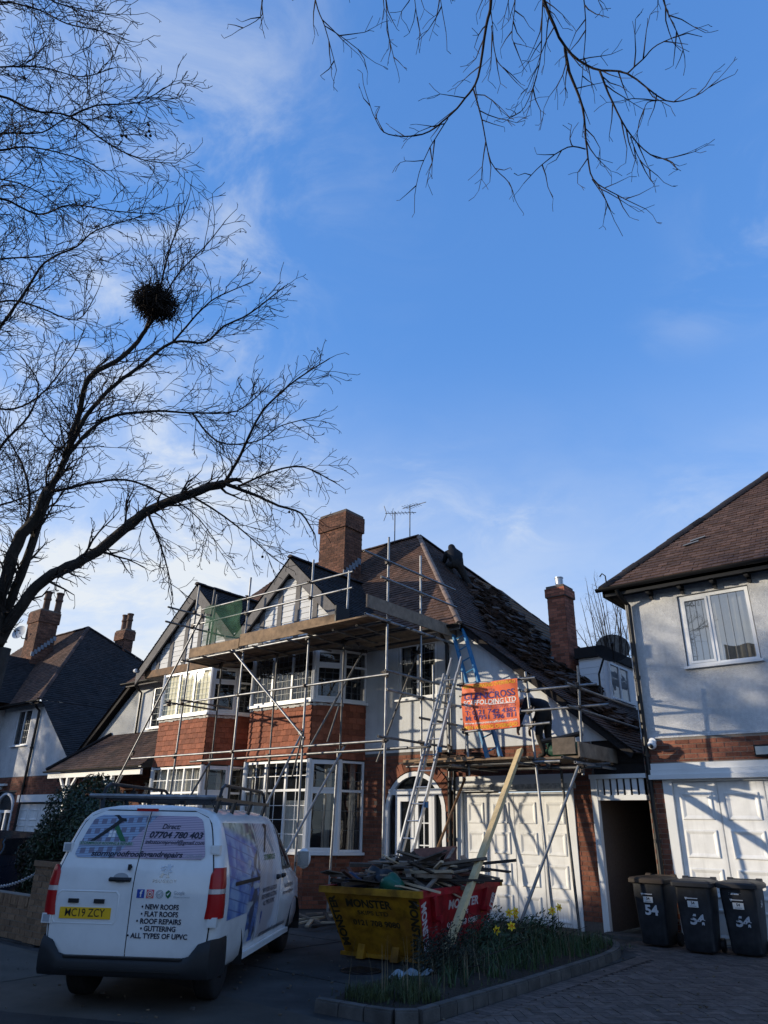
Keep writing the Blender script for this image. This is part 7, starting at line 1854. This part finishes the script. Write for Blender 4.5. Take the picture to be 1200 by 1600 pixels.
def shrub(name, label, c, r, n_, m, seed, size):
    R = random.Random(seed); t = thing(name, label, 'shrub', (c[0], c[1], .1)); b = MB()
    for k in range(n_):
        d = V((R.gauss(0, 1), R.gauss(0, 1), abs(R.gauss(0, 1)))).normalized(); q = R.random()**.45*(1+.18*math.sin(d.x*7+seed)+.15*math.sin(d.y*8+d.z*6)); p = V(c)+V((d.x*r[0], d.y*r[1], d.z*r[2]))*q
        b.tint = R.random(); nn = (d+V((R.gauss(0, .7), R.gauss(0, .7), R.gauss(0, .7)))).normalized(); a = nn.orthogonal().normalized(); bb = nn.cross(a); s_ = size*R.uniform(.6, 1.4); b.add([p-a*s_, p+bb*s_*.3, p+a*s_, p-bb*s_*.3], [(0,1,2,3)])
    b.build('foliage', m, t, kind='stuff', tint=True); s2 = MB()
    for k in range(14): d = V((R.gauss(0, 1)*r[0], R.gauss(0, 1)*r[1], abs(R.gauss(1, .3))*r[2]))*.75; s2.path([V(c), V(c)+d*.5, V(c)+d], [.012, .008, .003], 4)
    s2.build('stems', m_twig, t); return t
shrub('shrub', 'dark twiggy heath shrub against the red side of the skip', (-5.98, 8.65, .1), (.42, .62, .46), 5200, m_heath, 1, .022)
shrub('shrub', 'rounded dark green shrub beneath the tall daffodils', (-6.02, 9.75, .1), (.42, .70, .50), 5200, m_shrub, 2, .030)
shrub('shrub', 'low dark shrub between skip and garage behind the daffodils', (-6.1, 11.1, .1), (.34, .8, .42), 3600, m_shrub, 6, .030)
# grass tussocks
for (x, y, n, h, r, lab) in ((-5.75, 6.85, 420, .16, .26, 'shaggy green grass tussock at the front corner of the bed'), (-5.35, 7.15, 380, .17, .25, 'green grass tussock beside the kerb in front of the daffodils'), (-5.75, 7.5, 260, .18, .25, 'taller grass tussock near the front of the bed by the skip'), (-5.6, 12.0, 200, .22, .22, 'bright grassy tuft at the far end of the bed by the garage')):
    clump(x, y, n, h, r, 'grass_tussock', lab, 'grass', m_grass, .005, None, .7)
b = MB()
for k in range(110):
    x, y = RP.uniform(-6.2, -5.2), RP.uniform(6.8, 11.5); blade(b, (x, y, .08), RP.uniform(.25, .6), abs(RP.gauss(0, .25)), .004, RP.uniform(0, 6.28))
o = b.build('dry_stems', m_dead, tint=True); tag(o, 'sparse dry brown stems standing among the daffodils', 'grass', kind='stuff')
b = MB()
for k in range(900):
    x, y = RP.uniform(-6.2, -5.1), RP.uniform(6.6, 12.6); h = RP.uniform(.03, .09); blade(b, (x, y, .07), h, abs(RP.gauss(0, .8)), .006, RP.uniform(0, 6.28), 2)
o = b.build('ground_cover', m_grass, tint=True); tag(o, 'low weedy ground cover over the soil of the bed', 'weeds', kind='stuff')
# crumpled white bag at the skip foot
b = MB(); b.grid(lambda u, w: (-6.05+u*.16-w*.25, 7.75+u*.55+w*.05, .10+.05*math.sin(u*9+w*5)+.03*math.sin(w*13)), [i/14 for i in range(15)], [i/8 for i in range(9)])
o = b.build('crumpled_sheet', mat('pale blue plastic', (.22,.26,.29), .5, var=.3, vs=9), smooth=True); tag(o, 'crumpled pale plastic sheet lying in the grass at the foot of the skip', 'plastic sheet')
# scraps on the drive beyond the van
for k in range(16):
    x, y, a = RN.uniform(-11.4, -9.6), RN.uniform(10.6, 12.4), RN.uniform(0, 3.1); d = V((math.cos(a), math.sin(a), RN.uniform(0, .06)))*RN.uniform(.3, .8); c = V((x, y, .04+RN.uniform(0, .1))); b = MB(); b.beam(c-d, c+d, .07, .03); o = b.build('waste_batten', m_wd[RN.choice((0, 1, 2))]); tag(o, 'offcut of timber lying on the drive under the right hand bay', 'timber', 'offcuts under the bay')
for k in range(26):
    x, y = RN.uniform(-10, -6.9), RN.uniform(5, 9); 
    b = MB(); s_ = RN.uniform(.008, .022); b.obox((x, y, s_*.5), (1, .3, 0), (-.3, 1, .1), (0, 0, 1), s_, s_*.7, s_*.5); o = b.build('stone_chip', m_kerb); tag(o, 'tiny pale chip of rubble lying on the dark drive', 'chip', 'chips on the drive')

# ------------------------------------------------------------------ trees
def pxp(u, v, D):   # point at distance D along a sight line; used once to set real positions
    d = ((u-600)*RT+(800-v)*UP+1120*_fw).normalized(); return V((0, 0, CAM_H))+d*D
RT_ = random.Random(77)
def jit(s_): return V((RT_.gauss(0, s_), RT_.gauss(0, s_), RT_.gauss(0, s_)))
TW = {'n': 0}; TWMIN = [.0042]
def twig(b, p, d, l, r, lvl, droop, out, sides):
    """recursive zig-zag shoot"""
    n = max(2, int(l/ (.13 if lvl > 1 else .085))); st = l/n; pts = [V(p)]; rs = [r]; d = V(d).normalized(); kids = []
    for k in range(n):
        d = (d+jit(.20)+V((0,0,-droop*.06))+out*.05).normalized(); pts.append(pts[-1]+d*st); rs.append(max(TWMIN[0], r*(1-.75*(k+1)/n)))
        if lvl > 0 and (k > 0 or lvl > 1): kids.append((pts[-1], d.copy(), rs[-1], (k+1)/n))
    b.path(pts, rs, sides, cap=False); TW['n'] += 1
    for (q, dd, rr, u) in kids:
        for _ in range(2 if RT_.random() < .45 else 1):
            if RT_.random() > (.92 if lvl > 1 else .85): continue
            a = dd.orthogonal().normalized(); a = Matrix.Rotation(RT_.uniform(0, 6.28), 3, dd) @ a; ang = RT_.uniform(.5, 1.0)
            nd_ = dd*math.cos(ang)+a*math.sin(ang); twig(b, q, nd_, l*RT_.uniform(.32, .6)*(1-.35*u), rr*.75, lvl-1, droop, out, 3 if lvl < 2 else sides)
def limb(tree, name, pts, r0, r1, lvl, crown, droop=0.0, step=.38, tl=(.7, 1.5), side_r=.35, start=.0):
    # smooth the traced polyline and thicken it
    P = [V(p) for p in pts]; out_ = []
    for i in range(len(P)-1):
        a, b2, c, d = P[max(i-1, 0)], P[i], P[i+1], P[min(i+2, len(P)-1)]
        for k in range(4):
            t = k/4; out_.append(.5*((2*b2)+(c-a)*t+(2*a-5*b2+4*c-d)*t*t+(3*b2-a-3*c+d)*t**3))
    out_.append(P[-1]); tot = sum((q-p).length for p, q in zip(out_, out_[1:])); acc = 0; rs = [r0]
    for p, q in zip(out_, out_[1:]): acc += (q-p).length; rs.append(r0+(r1-r0)*(acc/tot)**.8)
    pp = [p+jit(min(.012, r_*.12)) for p, r_ in zip(out_, rs)]
    m = MB(); m.path(pp, rs, 8 if r0 > .05 else 6); m.build(name, m_bark if r0 > .03 else m_twig, tree, smooth=True)
    acc = 0; nxt = step*RT_.uniform(.3, 1)+start*tot
    for i, (p, q) in enumerate(zip(pp, pp[1:])):
        acc += (q-p).length
        while acc > nxt:
            nxt += step*RT_.uniform(.55, 1.35); d = (q-p).normalized(); u = acc/tot
            a = Matrix.Rotation(RT_.uniform(0, 6.28), 3, d) @ d.orthogonal().normalized(); ang = RT_.uniform(.45, 1.05)
            twig(crown, p, d*math.cos(ang)+a*math.sin(ang), RT_.uniform(*tl)*(1-.45*u), max(.006, min(.022, rs[i]*side_r)), lvl, droop, d, 4)
    twig(crown, pp[-1], pp[-1]-pp[-2], tl[0]*.6, r1*.9, max(1, lvl-1), droop, V((0,0,0)), 4)
    return pp
plane = thing('plane_tree', 'large bare street tree with spreading branches holding a big nest', 'tree', (-11.45, 4.35, 0))
crown = MB()
tb = V((-11.45, 4.35, 0)); D = 11.3
fork = pxp(-6, 1010, 11.6); 
tp = [tb-V((0, 0, .05)), tb.lerp(fork, .3)+V((.05, .05, 0)), tb.lerp(fork, .65)+V((-.06, .04, 0)), fork]
m = MB(); m.path(tp, [.34, .27, .23, .20], 12); m.build('trunk', m_bark, plane, smooth=True)
up_off = [fork, pxp(-70, 860, 11.8), pxp(-120, 640, 12.2), pxp(-130, 380, 12.6), pxp(-140, 120, 13), pxp(-150, -150, 13.4)]
limb(plane, 'leader', up_off, .16, .05, 2, crown, step=.6)
def L_(pts, d0, d1, r0, r1, lvl=2, step=.34, tl=(.7, 1.4), nm='limb', st=.0):
    step *= .50; r0 *= .68; tl = (tl[0]*1.0, tl[1]*1.15)
    n = len(pts); return limb(plane, nm, [pxp(u, v, d0+(d1-d0)*i/(n-1)+.06*math.sin(i*1.7+u)) for i, (u, v) in enumerate(pts)], r0, r1, lvl, crown, 0.15, step, tl, start=st)
# low sweeping limb and its upturned fork
L_([(-6, 1010), (35, 945), (70, 905), (120, 880), (165, 852), (225, 802), (295, 772), (350, 755)], 11.6, 10.8, .125, .062, 2, .42, (.5, 1.1))
L_([(350, 755), (395, 772), (435, 790), (470, 802), (492, 835)], 10.8, 10.5, .045, .010, 2, .22, (.4, .9), 'branch')
L_([(350, 755), (370, 722), (390, 680), (412, 640), (452, 602), (480, 582), (515, 560)], 10.8, 10.3, .040, .008, 2, .24, (.4, .9), 'branch')
L_([(372, 760), (430, 735), (475, 730), (520, 752)], 10.75, 10.4, .026, .008, 2, .22, (.4, .8), 'branch')
L_([(295, 772), (340, 800), (380, 830), (425, 870), (440, 880)], 10.9, 10.7, .026, .006, 2, .22, (.4, .8), 'branch')
L_([(230, 800), (250, 850), (262, 890), (270, 930)], 11.0, 10.6, .028, .006, 2, .24, (.4, .8), 'branch')
# twin leaders
L_([(-6, 1010), (12, 950), (40, 880), (75, 775), (105, 710), (125, 640), (140, 590), (195, 555), (228, 515)], 11.6, 11.5, .115, .03, 2, .40, (.6, 1.2))
L_([(-6, 1010), (2, 930), (28, 850), (62, 800), (72, 770)], 11.6, 11.3, .13, .085, 1, .8, (.4, .8), 'leader')
L_([(100, 715), (135, 650), (170, 610), (215, 575), (270, 535), (320, 535), (350, 510), (390, 490), (445, 447)], 11.4, 10.9, .060, .008, 2, .28, (.5, 1.1))
L_([(90, 740), (115, 700), (165, 655), (240, 642), (300, 645), (370, 642), (420, 602)], 11.4, 10.8, .050, .008, 2, .28, (.5, 1.1))
L_([(75, 770), (140, 755), (195, 750), (240, 765), (300, 800), (340, 850)], 11.3, 10.6, .035, .006, 2, .26, (.5, 1.0))
L_([(270, 535), (300, 500), (330, 470), (360, 455), (395, 440)], 11.2, 10.8, .028, .006, 2, .24, (.4, .9), 'branch')
L_([(228, 515), (250, 450), (262, 400), (280, 350), (295, 308)], 11.5, 11.3, .030, .006, 2, .26, (.4, .9), 'branch')
L_([(232, 510), (270, 440), (300, 405), (325, 380), (352, 345)], 11.5, 11.2, .026, .006, 2, .24, (.4, .9), 'branch')
L_([(300, 645), (340, 690), (400, 690), (440, 665), (500, 650)], 10.9, 10.5, .022, .006, 2, .22, (.4, .8), 'branch')
# upper limbs entering from the tall leader beyond the frame
for pts, d0, d1, r in (([(-70, 860), (-30, 770), (0, 700), (45, 650), (60, 600), (35, 560)], 11.8, 11.4, .06), ([(-70, 860), (-20, 800), (30, 780), (70, 760)], 11.8, 12.2, .05), ([(-110, 640), (-50, 560), (0, 510), (40, 455), (70, 410), (120, 385), (150, 360), (222, 338)], 12.2, 11.4, .055), ([(-110, 640), (-40, 500), (10, 470), (60, 480), (120, 500), (150, 460)], 12.2, 11.8, .045),
    ([(-125, 480), (-50, 420), (0, 405), (65, 400), (120, 385)], 12.4, 11.8, .04), ([(-125, 420), (-50, 330), (0, 310), (60, 335), (110, 320), (180, 330), (250, 335)], 12.5, 11.5, .038), ([(-130, 380), (-60, 290), (0, 280), (60, 300), (110, 340)], 12.6, 12.0, .03),
    ([(-130, 330), (-60, 240), (0, 235), (50, 230), (130, 250), (180, 280)], 12.6, 11.6, .035), ([(-135, 250), (-70, 160), (0, 150), (50, 172), (110, 182), (170, 225), (225, 250), (275, 255)], 12.7, 11.4, .042), ([(110, 182), (150, 165), (215, 160), (262, 135)], 12.0, 11.5, .022), ([(-60, 240), (0, 210), (65, 207), (105, 185), (140, 200)], 12.6, 11.8, .03),
    ([(-135, 200), (-60, 115), (0, 105), (65, 105), (125, 120), (172, 108)], 12.9, 12.0, .03), ([(-140, 120), (-60, 20), (0, 3), (60, 15), (105, 37), (165, 50), (205, 65)], 13, 12, .032), ([(-60, 20), (0, -25), (50, -20), (90, 5), (180, 25)], 13, 12.3, .024), ([(-110, 560), (-40, 620), (10, 640), (60, 620), (110, 560), (130, 520)], 12.2, 11.9, .035), ([(20, 860), (45, 800), (40, 740), (15, 690), (-10, 640)], 11.5, 12.1, .045)):
    L_(pts, d0, d1, r, .006, 2, .27, (.55, 1.2), st=.12)
m = MB()
for (u, v) in ((205, 175), (232, 195), (233, 205), (228, 212), (235, 212), (190, 212), (197, 213), (38, 122), (452, 800), (410, 870)): p = pxp(u, v, 11.5); m.ball(p, .022, 7, 5); m.tube(p, p+V((0, 0, .08)), .003, 3)
m.build('seed_ball', m_twig, plane, kind='stuff')
crown.build('twigs', m_twig, plane, kind='stuff')
# nest
nc = pxp(243, 475, 11.45); nest = MB()
for k in range(760):
    d = V((RT_.gauss(0, 1), RT_.gauss(0, 1), RT_.gauss(0, .8))).normalized(); q_ = RT_.uniform(.2, 1.08)**.8*(1+.14*math.sin(d.x*4+1)+.12*math.sin(d.z*6+d.y*5)); p = nc+V((d.x*.28, d.y*.28, d.z*.23))*q_; t = (d.cross(jit(1)).normalized()+d*RT_.uniform(-.2, .5)).normalized(); nest.path([p-t*.15, p+jit(.025), p+t*RT_.uniform(.1, .26)], .0055, 3, cap=False)
for k in range(90):      # long loose sticks poking out
    d = V((RT_.gauss(0, 1), RT_.gauss(0, 1), RT_.gauss(0, .7))).normalized(); p = nc+V((d.x*.22, d.y*.22, d.z*.16)); e = p+d*RT_.uniform(.08, .24)+jit(.06); nest.path([p, p.lerp(e, .5)+jit(.015), e], .0045, 3, cap=False)
o = nest.build('bird_nest', m_twig); tag(o, 'dark ball of twigs, a nest lodged high in the bare tree', 'nest')
# second tree behind the viewer whose lowest shoots hang into the top of the view
TWMIN[0] = .0023
over = thing('overhanging_tree', 'bare tree whose drooping shoots hang into the top of the sky', 'tree', (2.2, -1.6, 0)); oc = MB()
ot = [(2.2, -1.6, 0), (2.25, -1.5, 3), (2.1, -1.2, 6), (1.9, -.8, 9.0)]
m = MB(); m.path(ot, [.26, .20, .17, .14], 10); m.build('trunk', m_bark, over, smooth=True)
def H_(pts, D0, D1, r0, r1, lvl=1, step=.135, tl=(.24, .5), droop=.4, nm='shoot'):
    n = len(pts); return limb(over, nm, [pxp(u, v, D0+(D1-D0)*i/(n-1)) for i, (u, v) in enumerate(pts)], r0, r1, lvl, oc, droop, step, tl, .4)
mains = [([(767, -120), (767, 0), (760, 40), (747, 120), (727, 153), (700, 183), (660, 210), (607, 210), (587, 187), (572, 146)], 7.0, 6.7, .020), ([(740, 140), (753, 187), (767, 253), (795, 285), (805, 312)], 6.9, 6.7, .009), ([(815, -120), (850, 0), (883, 73), (927, 107), (980, 115), (1040, 157), (1087, 150), (1122, 124)], 7.2, 6.8, .022), ([(883, 73), (890, 113), (910, 167), (917, 233), (927, 280), (965, 305), (1010, 327)], 7.1, 6.7, .017), ([(937, 110), (957, 160), (987, 213), (1027, 247), (1072, 240)], 7.0, 6.7, .012), ([(980, 115), (1005, 92), (1027, 70), (1075, 50)], 6.95, 6.9, .009), ([(915, 233), (887, 230), (847, 257), (818, 287)], 6.9, 6.7, .008), ([(925, 280), (945, 310), (960, 345)], 6.8, 6.7, .006),
    ([(478, -110), (493, 0), (507, 40), (520, 87), (526, 110)], 7.4, 7.2, .010), ([(507, 40), (540, 62), (575, 90)], 7.3, 7.2, .006), ([(420, -90), (410, 0), (407, 27), (373, 47)], 7.5, 7.3, .007), ([(600, -90), (603, 0), (607, 53), (617, 97)], 7.4, 7.2, .006), ([(850, -40), (847, 27), (843, 100), (820, 167), (795, 183)], 7.2, 6.9, .008), ([(905, -60), (915, 30), (912, 90), (908, 140)], 7.3, 7.0, .007), ([(800, -60), (805, 0), (800, 60), (815, 70)], 7.3, 7.1, .006), ([(768, 40), (775, 90), (790, 110), (808, 130)], 7.0, 6.9, .006), ([(1030, -50), (1040, 10), (1062, 60), (1070, 90)], 7.3, 7.1, .007), ([(680, -60), (690, 10), (697, 50)], 7.4, 7.3, .005), ([(645, -60), (648, 0), (655, 45)], 7.4, 7.3, .005), ([(700, 185), (672, 230), (655, 270), (648, 305)], 6.85, 6.7, .007), ([(985, 213), (1000, 250), (1028, 275)], 6.85, 6.75, .005), ([(1040, 157), (1012, 160), (1005, 180)], 6.85, 6.8, .005)]
for pts, a, b2, r in mains: H_(pts, a, b2, r*.78, .0028)
hub = V(ot[-1])
for u, v, D_ in ((767, -120, 7), (815, -120, 7.2), (478, -110, 7.4), (600, -90, 7.4), (420, -90, 7.5), (905, -60, 7.3), (1030, -50, 7.3), (680, -60, 7.4), (800, -60, 7.3), (850, -40, 7.2), (645, -60, 7.4)):
    e = pxp(u, v, D_); m = MB(); m.path([hub, hub.lerp(e, .5)+V((0, 0, 1.0)), e], [.06, .04, .016], 6); m.build('limb', m_bark, over, smooth=True)
oc.build('twigs', m_twig, over, kind='stuff')
# small tree behind the gap between the houses, and others further off
def small_tree(x, y, h, sp, lab, n=16, lvl=2, seed=0):
    t = thing('background_tree', lab, 'tree', (x, y, 0)); c = MB(); b = V((x, y, 0)); m = MB(); m.path([b, b+V((.1, 0, h*.3)), b+V((0, .1, h*.5))], [.22, .16, .11], 7); m.build('trunk', m_bark, t, smooth=True); tw = MB()
    for k in range(n):
        a = 6.28*k/n+RT_.uniform(-.3, .3); u = RT_.uniform(.1, 1); e = b+V((math.cos(a)*sp*u, math.sin(a)*sp*u, h*(1-.35*u*u)*RT_.uniform(.9, 1.05))); s_ = b+V((0, 0, h*RT_.uniform(.28, .5)))
        limb(t, 'limb', [s_, s_.lerp(e, .5)+V((0, 0, h*.06))+jit(.2), e], .05, .012, lvl, tw, -.1, .5, (.7, 1.3))
    tw.build('twigs', m_twigl, t, kind='stuff'); return t
m_twigl = mat('pale twig bark', (.10,.085,.065), .9, var=.2)
small_tree(-13.3, 34.0, 13.0, 4.0, 'distant bare tree rising behind the tall chimney between the houses', 44)

# more street trees along the pavement to the left, whose branches dapple the fronts
TWMIN[0] = .006
def street_tree(x, y, h, sp, lab, n):
    t = thing('street_tree', lab, 'tree', (x, y, 0), group='street trees further along the pavement'); b = V((x, y, 0)); m = MB(); m.path([b, b+V((.05, 0, h*.25)), b+V((0, .1, h*.42))], [.3, .24, .18], 10); m.build('trunk', m_bark, t, smooth=True); tw = MB()
    for k in range(n):
        a = 6.28*k*.618; u = math.sqrt(RT_.uniform(.05, 1)); e = b+V((math.cos(a)*sp*u, math.sin(a)*sp*u, h*RT_.uniform(.66, 1.0)*(1.05-.22*u*u))); s_ = b+V((0, 0, h*RT_.uniform(.38, .5)))
        limb(t, 'limb', [s_, s_.lerp(e, .5)+V((0, 0, h*.05))+jit(.25), e], .07, .014, 2, tw, .1, .22, (.8, 1.5))
    tw.build('twigs', m_twig, t, kind='stuff'); return t
def copy_tree(src, loc, rz, lab):
    r = src.copy(); COL.objects.link(r); r.location = loc; r.rotation_euler = (0, 0, rz); r['label'] = lab
    for c in src.children: d = c.copy(); COL.objects.link(d); d.parent = r
    return r
st1 = street_tree(-18.6, 1.4, 12.5, 4.4, 'broad bare street tree beyond the van outside the left of the view', 34)
copy_tree(st1, (-45.5, 1.2, 0), 1.9, 'broad bare street tree outside the house with the dark hip')
print('twigs', TW)
